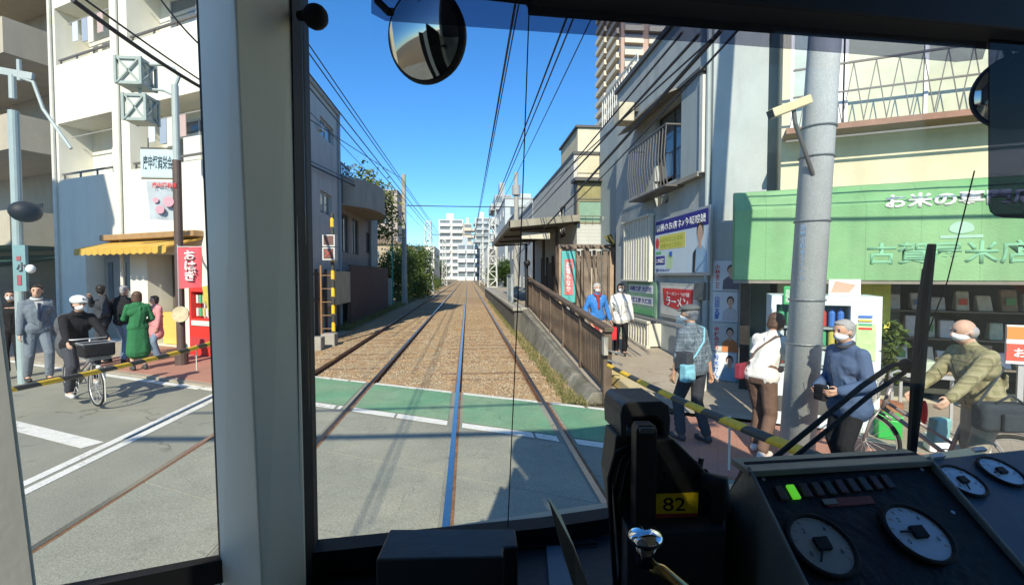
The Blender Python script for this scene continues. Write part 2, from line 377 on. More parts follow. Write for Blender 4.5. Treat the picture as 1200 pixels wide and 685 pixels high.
# green walking band and its white edges, cut where the rails run
RX = [-3.18, -1.80, -.18, 1.19]
def u_at(c, x): return (x-N.x*c)/U.x
edges = [-4.35]+RX+[3.0]
for c0, c1, mt, nm, z in ((5.64, 6.96, green, 'green_band', .0085), (5.44, 5.60, white, 'white_line', .0085), (6.98, 7.07, white, 'white_line', .0085)):
    for i in range(5):
        a = edges[i]+(.10 if i else -.9); b = edges[i+1]-(.10 if i < 4 else 0)
        if nm == 'white_line' and c0 < 6 and i == 1: a += .25
        q = [(xx, line_y(cc, xx)) for cc, xx in ((c0, a), (c0, b), (c1, b), (c1, a))]
        if nm == 'white_line':     # worn paint: broken into uneven dashes
            x = a; 
            while x < b:
                e = min(x+random.uniform(.35, .9), b)
                j = [random.uniform(-.012, .012) for _ in range(4)]
                q = [(xx, line_y(cc, xx)) for cc, xx in ((c0+j[0], x), (c0+j[1], e), (c1+j[2], e), (c1+j[3], x))]
                poly(q, z-.003, z).build(nm, white, kind='structure'); x = e+random.choice((.0, .03, .05))+.001
        else: poly(q, z-.003, z).build(nm, mt, kind='structure')
# markings of the left road
MB().box((-4.30, 2.2, 0), (-4.19, 8.6, .006)).box((-4.13, 2.2, 0), (-4.02, 8.6, .006)).build('edge_line', white, kind='structure')
strip(3.02, 3.24, -40, u_at(3.1, -4.42), .006, white, 'centre_line')
strip(5.42, 5.56, -40, u_at(5.5, -4.7), .006, white, 'side_line')
# pavements
poly([tuple((N*5.62+U*u_at(5.62, -4.42))[:2]), tuple((N*5.62-U*60)[:2]), tuple((N*8.3-U*60)[:2]), (-4.42, line_y(8.3, -4.42))], .0, .035).build('left_pavement', pathm, kind='structure')
poly([(-4.42, line_y(5.75, -4.42)), (-8.4, line_y(5.75, -8.4)), (-8.4, line_y(8.2, -8.4)), (-4.42, line_y(8.2, -4.42))], .036, .046).build('red_pavement', pink, kind='structure')
poly([(2.15, line_y(5.1, 2.15)), (2.15, line_y(7.05, 2.15)), tuple((N*7.1+U*1.2)[:2]), tuple((N*9.4+U*2.0)[:2]), tuple((N*9.4+U*14)[:2]), tuple((N*5.1+U*14)[:2])], .0, .03).build('right_pavement', pink, kind='structure')
poly([(3.0, line_y(7.25, 3.0)), tuple((N*7.2+U*1.2)[:2]), tuple((N*6.6+U*2.0)[:2]), tuple((N*6.4+U*14)[:2]), tuple((N*9.6+U*14)[:2]), (4.5, line_y(9.6, 4.5)), (3.0, 9.0)], .031, .038).build('shop_forecourt', pathm, kind='structure')
# ------------------------------------------------------------ rails
for i, x in enumerate(RX):
    t = thing('rail', (x, 0, -.1), ['left rail of the far left track, rusty at its sides', 'right rail of the left track, dark and dull', 'bright rail straight ahead, shining blue with a rusty edge', 'rail beside the platform, rusty brown with a polished top'][i], 'rail', 'rails of the two tracks')
    m = MB(); y0, y1 = line_y(7.05, x), 380
    m.box((x-.055, y0, -.09), (x+.055, y1, -.075)).box((x-.012, y0, -.075), (x+.012, y1, -.04)).box((x-.036, y0, -.04), (x+.036, y1, -.001))
    m.build('rail_body', rust, t)
    MB().box((x-.03, -6, .0), (x+.03, y0, .0075)).box((x-.03, y0, .0), (x+.03, y1, .004)).build('rail_head', steel, t)
    MB().box((x+.034, -6, -.03), (x+.062, y0, .0055)).build('rail_edge', rust, t)
# check rails and sleepers
slp = M('sleeper_wood', (.25, .16, .09), .95, .3, 9, .5)
for (xa, xb) in ((-3.55, -1.42), (-.55, 1.56)):
    g = 'sleepers of the left track' if xa < -2 else 'sleepers of the right track'
    y = 9.4; k = 0; base = None
    while y < 45:
        if y > line_y(7.1, xa)+.2:
            if base is None:
                base = MB().box((xa, y, -.16), (xb, y+.2, -.078)).build('sleeper', slp, label='wooden sleeper sunk in the brown ballast of the '+('left' if xa < -2 else 'right')+' track', cat='sleeper', group=g)
                y0 = base.location.y
            else:
                c = copy_tree(base, (base.location.x+random.uniform(-.03, .03), y, base.location.z+random.uniform(-.012, .006)))
        y += .68
# loose stones
def stones(x0, x1, y0, y1, n, s0, s1, mat, name='gravel', zf=-.085, seed=1, ok=None):
    r = random.Random(seed); m = MB()
    for _ in range(n):
        x = r.uniform(x0, x1); y = y0+(y1-y0)*r.random()**1.7
        if ok and not ok(x, y): continue
        s = r.uniform(s0, s1); a = r.uniform(0, 6.28)
        d1 = V((math.cos(a), math.sin(a), r.uniform(-.3, .3))).normalized(); d2 = V((-d1.y, d1.x, r.uniform(-.3, .3))).normalized(); d3 = d1.cross(d2)
        c = V((x, y, zf+s*.25)); p = [c+d1*s, c-d1*s*r.uniform(.7, 1), c+d2*s*.75, c-d2*s*.8, c+d3*s*.6, c-d3*s*.6]
        m.add(p, [(0, 2, 4), (2, 1, 4), (1, 3, 4), (3, 0, 4), (2, 0, 5), (1, 2, 5), (3, 1, 5), (0, 3, 5)])
    return m.build(name, mat, kind='stuff', label='brown and grey track stones lying between the rails' if name == 'gravel' else None, cat='gravel')
okf = lambda x, y: y > line_y(7.12, x) and all(abs(x-q) > .075 for q in RX)
stones(-4.2, 1.9, 6.3, 34, 40000, .012, .028, stone, ok=okf)
# verges
verge = M('verge_soil', (.24, .20, .12), .95, .3, 3, .6, fine=.3, tint=(.30, .27, .19))
poly([(-5.2, line_y(7.08, -5.2)), (-4.25, line_y(7.08, -4.25)), (-4.25, 380), (-5.2, 380)], -.115, -.03).build('left_verge', verge, kind='structure')
def grass(name, spots, h, mat, label):
    m = MB(); r = random.Random(len(spots))
    for (x, y, z) in spots:
        for _ in range(5):
            a = r.uniform(0, 6.28); dx, dy = math.cos(a), math.sin(a); s = r.uniform(.5, 1.2)*h; wd = .006+.004*r.random()+s*.03
            p = V((x+r.uniform(-.05, .05), y+r.uniform(-.05, .05), z)); l = V((dx, dy, 0))*s*.5
            m.add([p+V((-dy, dx, 0))*wd, p-V((-dy, dx, 0))*wd, p+l*.6+ZZ*s*.8, p+l+ZZ*s], [(0, 1, 2), (0, 2, 3)])
    return m.build(name, mat, kind='stuff', label=label, cat='grass')
grm = leafmat('grass', (.12, .14, .04), (.34, .30, .13))
r = random.Random(3)
sp = [(1.55+abs(r.gauss(0, .22)), 7.2+r.random()**1.5*30, -.07) for _ in range(950)]
sp = [s for s in sp if s[0] < 2.0 and s[1] > line_y(7.2, s[0])]
grass('grass', sp, .09, grm, 'dry tufts of grass between the right rail and the platform wall')
sp = [(-4.3-abs(r.gauss(0, .45)), 18+r.random()**1.3*60, -.05) for _ in range(2600)]
sp = [s for s in sp if s[0] > -6]
grass('grass', sp, .16, grm, 'green weeds along the left verge of the tracks')
# ------------------------------------------------------------ platform, ramp and fence
def rampz(y): return 0.0 if y < 7.6 else min(.8, (y-7.6)*.8/9.8)
m = MB(); ys = [7.0, 7.6, 10, 13, 17.4, 48]
for a, b in zip(ys, ys[1:]):
    m.hexa([(2.2, a, -.1), (4.6, a, -.1), (4.6, b, -.1), (2.2, b, -.1), (2.2, a, rampz(a)+.012), (4.6, a, rampz(a)+.012), (4.6, b, rampz(b)+.012), (2.2, b, rampz(b)+.012)])
m.build('ramp_path', pathm, kind='structure')
pl = thing('platform_wall', (1.95, 17, -.1), 'low weathered concrete wall carrying the station ramp beside the right rail', 'wall')
m = MB()
def wz(y): return max(.10, rampz(y)-.04)
ys = [7.55, 9, 11, 13, 15, 17.4]
for a, b in zip(ys, ys[1:]):
    xa = 1.98 if a < 14 else 1.98
    m.hexa([(1.86, a, -.11), (2.19, a, -.11), (2.19, b-.01, -.11), (1.86, b-.01, -.11), (2.02, a, wz(a)), (2.19, a, wz(a)), (2.19, b-.01, wz(b)), (2.02, b-.01, wz(b))])
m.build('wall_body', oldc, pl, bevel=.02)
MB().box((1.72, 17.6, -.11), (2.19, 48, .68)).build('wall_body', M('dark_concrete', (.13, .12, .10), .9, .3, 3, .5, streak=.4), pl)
MB().box((1.66, 17.5, .69), (2.19, 48, .81)).build('coping', conc, pl, bevel=.012)
# yellow kerb block
MB().hexa([(2.62, 6.9, .02), (2.86, 6.9, .02), (2.70, 9.2, .1), (2.46, 9.2, .1), (2.62, 6.9, .17), (2.86, 6.9, .17), (2.70, 9.2, .34), (2.46, 9.2, .34)]).build('kerb_block', M('yellow_kerb', (.62, .45, .13), .85, .2, 5, .3, tint=(.5, .42, .26)), bevel=.02, label='yellow painted concrete kerb block at the foot of the station ramp', cat='kerb')
wood = M('brown_fence_paint', (.115, .078, .052), .65, .2, 6, .2, streak=.3, tint=(.16, .115, .08))
woodd = M('dark_wood', (.085, .06, .045), .8, .25, 5, .3, streak=.3)
fe = thing('ramp_fence', (2.26, 12.5, 0), 'brown slatted fence running up the station ramp beside the tracks', 'fence')
yy = 7.62; FX = 2.27
sl = MB(); nb = 0
posts = [7.62+i*1.75 for i in range(7)]
def fz(y): return rampz(y)
m = MB(); m.bar((FX, 7.5, fz(7.5)+1.12), (FX, 18.2, fz(17.3)+1.14), .15, .075); m.build('handrail', wood, fe, bevel=.012)
MB().bar((FX, 7.6, fz(7.6)+.95), (FX, 18.1, fz(17.2)+.95), .05, .06).build('rail', wood, fe)
MB().bar((FX, 7.6, fz(7.6)+.14), (FX, 18.1, fz(17.2)+.12), .05, .06).build('rail', wood, fe)
pm = MB().box((FX-.07, 7.56, 0), (FX+.07, 7.70, fz(7.6)+1.08)); pm.build('post', wood, fe, bevel=.01)
for p in posts[1:]:
    MB().box((FX-.05, p-.05, fz(p)-.05), (FX+.05, p+.05, fz(p)+1.08)).build('post', wood, fe, bevel=.01)
m = MB(); y = 7.78
while y < 18.1:
    if all(abs(y-p) > .07 for p in posts): m.box((FX-.012, y-.03, fz(y)+.1), (FX+.012, y+.03, fz(y)+.98))
    y += .115
m.build('slats', wood, fe)
MB().box((FX-.10, 7.45, .72), (FX-.03, 7.58, 1.0)).build('notice_plate', M('weathered', (.4, .37, .3), .8, .2), fe)
# brackets of the gate receiver at the near post
MB().tube([(FX, 7.54, .78), (FX+.12, 7.42, .76), (FX+.22, 7.45, .72)], .018).tube([(FX, 7.54, .62), (FX+.12, 7.42, .6), (FX+.2, 7.45, .56)], .018).build('bracket', M('galv', (.35, .35, .33), .5, .1, metal=.6), fe)
# platform shelter
grey = M('grey_metal', (.33, .34, .33), .6, .12, 5, streak=.2)
dgrey = M('dark_metal', (.09, .09, .085), .6, .15, 5)
sh = thing('platform_shelter', (2.9, 23, .8), 'dark flat roofed shelter on the tram platform with brown posts', 'shelter')
rp = [(1.62, 18.3), (4.3, 18.3), (4.3, 30), (1.62, 30)]
MB().hexa([(1.62, 18.2, 3.86), (4.25, 18.2, 4.1), (4.25, 30, 4.1), (1.62, 30, 3.86), (1.62, 18.2, 4.0), (4.25, 18.2, 4.24), (4.25, 30, 4.24), (1.62, 30, 4.0)]).build('roof', M('roof_grey', (.15, .15, .13), .7, .2, 3, streak=.3), sh, bevel=.02)
MB().box((1.54, 18.08, 3.80), (1.62, 30.1, 4.07)).build('gutter', M('fascia', (.23, .22, .19), .7, .2, 3, streak=.4), sh, bevel=.01)
MB().hexa([(1.55, 18.08, 3.80), (4.3, 18.08, 4.08), (4.3, 18.19, 4.08), (1.55, 18.19, 3.80), (1.55, 18.08, 4.07), (4.3, 18.08, 4.32), (4.3, 18.19, 4.32), (1.55, 18.19, 4.07)]).build('fascia', M('fascia2', (.30, .28, .22), .7, .2, 3, streak=.4), sh)
for y in (19.2, 22.6, 26, 29.4):
    MB().box((3.55, y-.06, .8), (3.67, y+.06, 3.98)).build('post', woodd, sh)
    MB().bar((3.61, y, 3.93), (1.7, y, 3.80), .07, .09).build('beam', woodd, sh)
MB().box((2.1, 18.5, 3.42), (3.2, 18.56, 3.66)).build('sign_board', M('signcream', (.55, .52, .42), .6), sh)
# back wall of the platform, brown boards and benches
bw = thing('platform_screen', (3.95, 21, .8), 'dark brown boarded screen at the back of the platform under the shelter', 'screen')
for i, y in enumerate([15.6, 17.2, 18.8, 20.4, 22, 23.6, 25.2]):
    MB().box((3.9, y, .5), (4.02, y+.12, 2.9)).build('post', woodd, bw)
    if i < 6: MB().box((3.94, y+.16, .95), (3.98, y+1.5, 2.0 if i % 2 else 2.6)).build('board', M('board', (.12, .075, .05), .8, .3, 6, streak=.3), bw)
rm = M('gate_grey', (.30, .34, .36), .6, .15, 4)
pr = thing('platform_barrier', (2.0, 22, .8), 'grey slatted barrier standing on the platform edge under the shelter', 'barrier')
m = MB()
for k in range(12): m.box((1.85+.03, 20.6+k*.16, .84), (1.85+.06, 20.72+k*.16, 1.98))
m.build('slats', rm, pr); MB().box((1.85, 20.5, 1.99), (1.96, 22.6, 2.05)).box((1.85, 20.5, .82), (1.96, 20.57, 1.98)).box((1.85, 22.5, .82), (1.96, 22.58, 1.98)).build('frame', rm, pr)
kp = thing('camera_post', (2.18, 17.6, .8), 'slim black post with a small camera head at the start of the platform', 'post')
MB().tube([(2.18, 17.6, .7), (2.18, 17.6, 2.35)], .06).build('post', blackm, kp); MB().ell((2.18, 17.5, 2.45), (.13, .17, .12)).build('head', blackm, kp, smooth=True)
MB().box((2.4, 18.2, .8), (2.9, 18.7, 1.35)).build('bin_box', dgrey, label='low dark box standing at the end of the platform', cat='box', bevel=.02)
# ------------------------------------------------------------ materials of the buildings
wwall = M('white_render', (.74, .72, .62), .85, .05, 1.2, .1, streak=.12)
cream = M('cream_render', (.62, .56, .40), .85, .08, 1.5, .1, streak=.22)
beige = M('beige_tile', (.46, .41, .31), .8, .08, 2, streak=.15); lines(beige, 'z', .07, .12, .12, 'u', .2)
greyw = M('grey_render', (.50, .50, .46), .85, .08, 1.2, .1, streak=.2)
bluew = M('pale_blue_render', (.40, .44, .43), .8, .12, 1.4, .2, streak=.34)
bluew2 = M('pale_blue_render_b', (.34, .40, .41), .8, .08, 1.4, .1, streak=.2)
browr = M('brown_roof', (.2, .15, .11), .8, .15)
alum = M('aluminium', (.5, .5, .49), .45, .08, 5, metal=.5)
dframe = M('bronze_frame', (.07, .06, .055), .5, .1)
pane = M('window_pane', (.10, .13, .15), .06, .2, .8, spec=.8)
paneg = M('green_curtain_pane', (.23, .36, .27), .12, .2, 2.5, spec=.8)
panel_ = M('pale_pane', (.45, .52, .46), .15, .2, 1.5, spec=.7)
rail_m = M('railing_metal', (.13, .12, .11), .5, .1)
pipem = M('white_pipe', (.62, .62, .56), .6, .1, 4, streak=.2)
# ============ white apartment building on the left (faces the camera across the road)
F = FN(8.25)
sA = F.hit(66, 300)[0]; sB = F.hit(262, 300)[0]; sC = (V((-5.4, (8.25+.482*5.4)/.876, 0))).dot(U)
def S(px): return F.hit(px, 300)[0]
wb = thing('apartment_building', F.p(sA, 0), 'white apartment building with recessed balconies and a yellow awning at street level', 'building')
holes = []
fl = [(5.0, 6.75), (8.55, 10.3), (11.9, 13.8)]
cols = [(S(73), S(136)), (S(156), sC-.6)]
for z0, z1 in fl:
    for a, b in cols: holes.append((a, b, z0, z1))
gh = [(S(100), S(152), .03, 2.75), (S(172), S(212), .03, 2.6)]
m = MB(); wallgrid(m, F, sA, sC, 0, 15.2, holes+gh, -.9, 0)
m.prism([tuple(F.p(sA, 0, -.9)[:2]), tuple(F.p(sC-.02, 0, -.9)[:2]), (-8.6, 19.5), tuple(F.p(sA, 0, -7)[:2])], 0, 15.2)
m.build('wall', wwall, wb)
for a, b in cols:
    for z0, z1 in fl:
        m = MB(); m.fb(F, a+.02, b-.02, z0+.16, z0+.21, -.12, -.06)
        n_ = int((b-a)/.9)
        for k in range(n_+1): q = a+.1+(b-a-.2)*k/n_; m.fb(F, q-.02, q+.02, z0, z0+.16, -.11, -.07)
        m.build('railing', rail_m, wb)
        mid = (a+b)/2; W_ = min(2.6, (b-a)*.62)
        if a == cols[0][0]:
            window(F, a+(b-a)*.48, b-.08, z0+.05, z1-.30, -.87, wb, alum, panel_ if z0 > 6 else pane, 1)
        else:
            window(F, a+.55, a+2.9, z0+.05, z1-.28, -.87, wb, alum, pane, 1); window(F, a+3.2, a+5.0, z0+.05, z1-.28, -.87, wb, alum, panel_, 1)
        MB().tube([F.p(a+.1, z1-.35, -.3), F.p(b-.1, z1-.35, -.3)], .018).build('drying_pole', alum, wb)
        if (a == cols[0][0]) == (z0 > 6):
            for k_ in range(4):
                q = a+.35+k_*.42+.1*(k_ % 2); MB().fb(F, q, q+.30, z1-.95-.1*(k_ % 3), z1-.36, -.31, -.29).build('laundry', [flat((.55, .62, .68)), flat((.30, .36, .45)), flat((.62, .60, .55)), flat((.5, .38, .36))][k_], wb)
# big upper window with dark curtain at the right bay
m = MB().fb(F, S(232)-.9, S(232)-.2, 5.0, 5.75, -.7, -.25); m.build('air_conditioner', M('ac_white', (.62, .62, .58), .5, .05), wb, bevel=.02)
m = MB().fb(F, S(112), S(116)+.7, 5.0, 5.95, -.85, -.5); m.build('air_conditioner', M('ac_white', (.62, .62, .58), .5, .05), wb, bevel=.02)
for px_ in (146, 70):
    MB().tube([F.p(S(px_), 0.1, .07), F.p(S(px_), 15, .07)], .05).build('drain_pipe', pipem, wb)
m = MB(); a, b = S(103), S(150); m.fb(F, a, b, .03, 2.7, -.5, -.42)
dd = m.build('entrance_door', M('door_grey', (.28, .27, .25), .5, .08), wb)
for k in range(3):
    q = a+(b-a)*(k+.5)/3; MB().fb(F, q-.12, q+.12, 1.0, 2.4, -.415, -.40).build('pane', pane, dd)
a, b = S(173), S(211)
m = MB(); m.fb(F, a, b, .03, 2.58, -.7, -.65); m.build('shop_front', M('shop_dark', (.09, .075, .06), .5, .4, 1.5), wb)
m = MB(); m.fb(F, a+.1, b-.5, .05, .95, -.6, -.3); m.build('counter', M('counter_yellow', (.66, .46, .12), .6, .1), wb)
m = MB(); m.fb(F, a+.3, b-.7, 1.1, 1.7, -.62, -.55); m.build('menu_board', M('menu', (.6, .6, .55), .6, .2, 6), wb)
# awning
aw0, aw1 = S(131), S(238)
m = MB(); m.add([F.p(aw0, 2.98, .02), F.p(aw1, 2.98, .02), F.p(aw1, 2.72, .9), F.p(aw0, 2.72, .9), F.p(aw0, 2.94, .02), F.p(aw1, 2.94, .02), F.p(aw1, 2.68, .9), F.p(aw0, 2.68, .9)],
      [(0, 1, 2, 3), (7, 6, 5, 4), (0, 3, 7, 4), (1, 5, 6, 2), (3, 2, 6, 7), (0, 4, 5, 1)])
k = int((aw1-aw0)/.28)
for i in range(k):
    s0 = aw0+(aw1-aw0)*i/k; s1 = aw0+(aw1-aw0)*(i+1)/k-.01
    m.add([F.p(s0, 2.68, .9), F.p(s1, 2.68, .9), F.p(s1, 2.57, .91), F.p((s0+s1)/2, 2.53, .91), F.p(s0, 2.57, .91)], [(0, 1, 2, 3, 4)])
m.build('awning', M('awning_yellow', (.60, .36, .06), .7, .1, 3, streak=.15), wb)
m = MB(); m.fb(F, aw0-.05, aw1+.05, 3.0, 3.16, .0, .28); m.build('awning_box', M('awn_brown', (.35, .22, .1), .6, .2), wb, bevel=.02)
# ============ far left beige apartment with deep balconies
F = FN(9.6); L0 = F.hit(-80, 300)[0]; L1 = F.hit(64, 300)[0]
lb = thing('apartment_building', F.p(L1, 0), 'beige tiled apartment block at the far left with deep boxy balconies', 'building')
m = MB().fb(F, L0, L1, 0, 22, -9, -1.8); m.build('wall', beige, lb)
for i, z in enumerate([3.1, 6.5, 9.9, 13.4, 16.9]):
    q = L1-.2-(.0 if i % 2 else .35)
    m = MB(); m.fb(F, L0, q, z, z+.22, -1.79, 1.0).fb(F, L0, q-.15, z+.22, z+1.25, .85, 1.0).fb(F, q-.15, q, z+.22, z+1.25, -1.79, 1.0)
    m.build('balcony', beige, lb)
    window(F, L1-3.1, L1-1.2, z+.25, z+2.3, -1.76, lb, alum, pane, 1)
    m = MB(); 
    for k in range(12): m.fb(F, L1-5.2+k*.14, L1-5.17+k*.14, z+.25, z+1.9, -1.2, -1.17)
    m.fb(F, L1-5.2, L1-3.6, z+1.9, z+1.95, -1.21, -1.16).build('railing', rail_m, lb)
m = MB().fb(F, L0, L1-.3, .0, 2.9, -1.78, -1.6); m.build('ground_floor', M('dark_shop', (.05, .05, .045), .5, .4, 1.2), lb)
m = MB(); m.add([F.p(L0, 2.9, -1.5), F.p(L1-.4, 2.9, -1.5), F.p(L1-.4, 2.45, 1.2), F.p(L0, 2.45, 1.2)], [(0, 1, 2, 3)])
m.add([F.p(L0, 2.84, -1.5), F.p(L1-.4, 2.84, -1.5), F.p(L1-.4, 2.3, 1.2), F.p(L0, 2.3, 1.2)], [(3, 2, 1, 0)]); m.build('awning', M('dark_green_awning', (.04, .11, .07), .7, .2), lb)
# ============ grey three-storey building beside the track (left)
F = Fr((-5.0, 12.2, 0), (0, 1, 0), (1, 0, 0))
gb = thing('corner_building', F.p(0, 0), 'plain grey building with small sliding windows beside the left track', 'building')
hs = []
def wpx(p0, y0, p1, y1):
    a, z1 = F.hit(p0, y0); b, z0 = F.hit(p1, y1); return (min(a, b), max(a, b), min(z0, z1), max(z0, z1))
hs = [wpx(375, 135, 391, 172), wpx(375, 222, 389, 255)]
m = MB(); wallgrid(m, F, .75, 7.2, 0, 8.15, hs, -.15, 0); m.prism([(-5.15, 13.2), (-5.15, 19.4), (-10, 19.4), (-10, 17.6), (-6.0, 14.6)], 0, 8.15); m.build('wall', greyw, gb)
m = MB(); m.fb(F, .70, 7.26, 8.15, 8.32, -1.0, .06); m.build('roof_edge', conc, gb)
for h in hs: window(F, *h, -.1, gb, alum, pane, 1, w=.06)
MB().tube([F.p(7.0, .1, .07), F.p(7.0, 8.1, .07)], .05).build('drain_pipe', M('pipe_b', (.30, .36, .38), .6, .1), gb)
MB().fb(F, 4.6, 4.9, 6.9, 7.1, 0, .12).build('vent_hood', alum, gb)
# low wall, posts and cream panel beside it
ft = thing('panel_fence', (-4.72, 15.5, 0), 'cream panel fence on posts in front of the grey building beside the signal', 'fence')
MB().box((-4.66, 16.4, .95), (-4.62, 19.4, 2.15)).build('panel', M('panel_cream', (.42, .38, .27), .7, .15, 2, streak=.3), ft)
for y in (14.2, 15.4, 16.4, 17.9, 19.4): MB().box((-4.74, y-.05, -.1), (-4.66, y+.05, 2.2)).build('post', woodd, ft)
MB().box((-4.74, 14.2, 1.2), (-4.68, 16.4, 1.28)).box((-4.74, 14.2, 2.0), (-4.68, 16.4, 2.08)).build('rail', woodd, ft)
bf = thing('board_fence', (-5.0, 20, 0), 'dark brown boarded fence below the rounded balcony', 'fence')
m = MB(); y = 20.2
while y < 29.4: m.box((-4.84, y, -.1), (-4.80, y+.30, 2.35)); y += .31
m.build('boards', M('fence_brown', (.10, .06, .05), .8, .25, 5, streak=.3), bf); MB().box((-4.86, 20.1, 2.36), (-4.78, 29.5, 2.44)).build('cap_rail', woodd, bf)
# concrete blocks at the foot of the signal
for q, (x, y) in enumerate([(-4.25, 13.8), (-4.1, 14.6)]):
    MB().box((x-.2, y-.2, -.1), (x+.2, y+.2, .28)).build('concrete_block', conc, bevel=.03, label=['concrete footing block lying before the striped signal post', 'smaller tilted looking footing block beside the striped signal post'][q], cat='block')
# ============ rounded balcony house
F = Fr((-5.4, 19.9, 0), (0, 1, 0), (1, 0, 0))
rb = thing('house', F.p(0, 0), 'beige house with a rounded balcony between the grey building and the trees', 'house')
hs = [(1.2, 2.6, 3.0, 4.7), (3.2, 4.6, 3.0, 4.7), (6.4, 7.5, 3.2, 4.3)]
m = MB(); wallgrid(m, F, 0, 9.0, 0, 6.0, hs, -.15, 0); m.fb(F, 0, 9.0, 0, 6.0, -6, -.15); m.build('wall', M('house_beige', (.33, .29, .25), .85, .1, 2, streak=.2), rb)
for h in hs: window(F, *h, -.1, rb, dframe, pane, 1, w=.07)
m = MB(); arc = [F.p(3.8+2.9*math.cos(t), 0, 1.35*math.sin(t)) for t in [math.pi*i/14 for i in range(15)]]
m.prism([tuple(p[:2]) for p in arc], 4.95, 6.15); m.build('balcony', M('balcony_beige', (.38, .34, .27), .85, .1, 2, streak=.25), rb)
m = MB()
for i in range(9): m.box((-5.2, 20.0+i*.22, 5.0), (-5.17, 20.03+i*.22, 6.6))
m.box((-5.21, 19.95, 6.6), (-5.15, 21.9, 6.66)); m.build('railing', rail_m, rb)
for i, y in enumerate((26.9, 27.5, 28.1)): MB().tube([(-5.25, y, .1), (-5.25, y, 6.5-.5*i)], .11).build('pipe', M('pipe_g', (.38, .40, .36), .5, .1, metal=.3), rb)
# utility cabinet
cb = thing('utility_cabinet', (-5.9, 33, -.1), 'pale grey utility cabinet standing by the track before the concrete pole', 'cabinet')
p0 = atY(437, 326, 33); p1 = atY(458, 355, 33)
MB().box((p0.x, 33, .0), (p1.x, 33.7, p0.z)).build('body', M('cab_grey', (.44, .44, .38), .6, .12, 3, streak=.2), cb, bevel=.02)
for zz in (1.0, 1.45): MB().box((p0.x+.3, 32.97, zz), (p0.x+.4, 32.995, zz+.1)).box((p0.x+.8, 32.97, zz), (p0.x+.9, 32.995, zz+.1)).build('vent', dgrey, cb)
MB().box((p0.x-.05, 32.9, -.12), (p1.x+.05, 33.8, .0)).build('plinth', conc, cb)
# ============ poles
def conc_pole(x, y, h, r, label, lean=0, mat=None, z0=-.1):
    t = thing('utility_pole', (x, y, z0), label, 'pole')
    MB().tube([(x, y, z0), (x+lean, y, h)], [r, r*.7], 16).build('pole', mat or M('pole_conc', (.36, .35, .31), .85, .1, 3, .2, streak=.2), t, smooth=False)
    return t
pA = conc_pole(-4.4, 34, 9.0, .2, 'round concrete pole carrying the span wire at the left of the tracks')
p = atY(605, 202, 34); pB = conc_pole(p.x, 34, p.z, .21, 'round concrete pole rising behind the shelter roof at the right of the tracks')
MB().tube([(p.x, 34, p.z-1.6), (p.x, 34, p.z-.9)], .3, 14).build('transformer', grey, pB)
gp = thing('signal_mast', (-5.0, 33, -.1), 'thin green mast standing beside the cabinet', 'mast'); q = atY(459, 218, 33)
MB().tube([(q.x, 33, -.1), (q.x, 33, q.z)], .05).build('mast', M('mast_green', (.05, .30, .20), .5, .1), gp); MB().box((q.x-.12, 32.9, q.z-.6), (q.x+.12, 33.1, q.z-.3)).build('bracket', dgrey, gp)
def lattice(x, y, h, w_, label):
    t = thing('lattice_mast', (x, y, -.1), label, 'mast', 'white lattice catenary masts')
    mt = M('white_mast', (.62, .64, .60), .6, .1, 4)
    m = MB(); k = w_
    for sx in (-1, 1):
        for sy in (-1, 1): m.bar((x+sx*k, y+sy*k, -.1), (x+sx*k*.55, y+sy*k*.55, h), .09)
    m.build('legs', mt, t); m = MB(); n_ = int(h/.75)
    for i in range(n_):
        z0 = h*i/n_; z1 = h*(i+1)/n_; f0 = k*(1-.45*i/n_); f1 = k*(1-.45*(i+1)/n_); s = 1 if i % 2 else -1
        for sy in (-1, 1): m.bar((x-s*f0, y+sy*f0, z0), (x+s*f1, y+sy*f1, z1), .06).bar((x-f1, y+sy*f1, z1), (x+f1, y+sy*f1, z1), .06)
        for sx in (-1, 1): m.bar((x+sx*f0, y-s*f0, z0), (x+sx*f1, y+s*f1, z1), .06)
    m.build('bracing', mt, t)
lattice(-4.5, 56, 8.2, .55, 'nearest white lattice mast at the left of the tracks beyond the bushes')
q = atY(577, 255, 50); lattice(q.x, 50, q.z, .5, 'white lattice mast at the right of the tracks beyond the platform')
lattice(-4.6, 96, 9, .5, 'farther white lattice mast at the left of the tracks')
lattice(3.0, 100, 9, .5, 'farther white lattice mast at the right of the tracks')
# ============ blue-grey building with the posters (right)
F = Fr((4.55, 8.6, 0), (0, 1, 0), (-1, 0, 0)); F2 = Fr((4.55, 8.6, 0), U, -N); FB = F
bb = thing('poster_building', (4.55, 8.6, 0), 'pale blue rendered building covered with posters beside the station path', 'building')
def wp(F, p0, y0, p1, y1):
    a, z1 = F.hit(p0, y0); b, z0 = F.hit(p1, y1); return (min(a, b), max(a, b), min(z0, z1), max(z0, z1))
wh = wp(F, 768, 140, 802, 205)
sh2 = wp(F, 766, 213, 783, 237)
m = MB(); wallgrid(m, F, 0, 5.8, 0, 7.5, [wh, sh2], -.2, 0)
wallgrid(m, F2, 0.0, .90, 0, 7.5, [], -.2, 0)
e = F2.p(.9, 0); m.prism([(4.75, 8.72), (4.75, 14.4), (11, 14.4), (11, 9.0), tuple(F2.p(.9, 0, -.21)[:2])], 0, 7.5)
m.build('wall', bluew, bb)
m = MB().fb(F, -.05, 5.85, 7.5, 7.62, -.3, .07).fb(F2, .07, .95, 7.5, 7.62, -.3, .07); m.build('roof_edge', dgrey, bb)
window(F, *wh, -.14, bb, dframe, pane, 1, 0, w=.06); window(F, *sh2, -.14, bb, dframe, pane, 0, 0, w=.05)
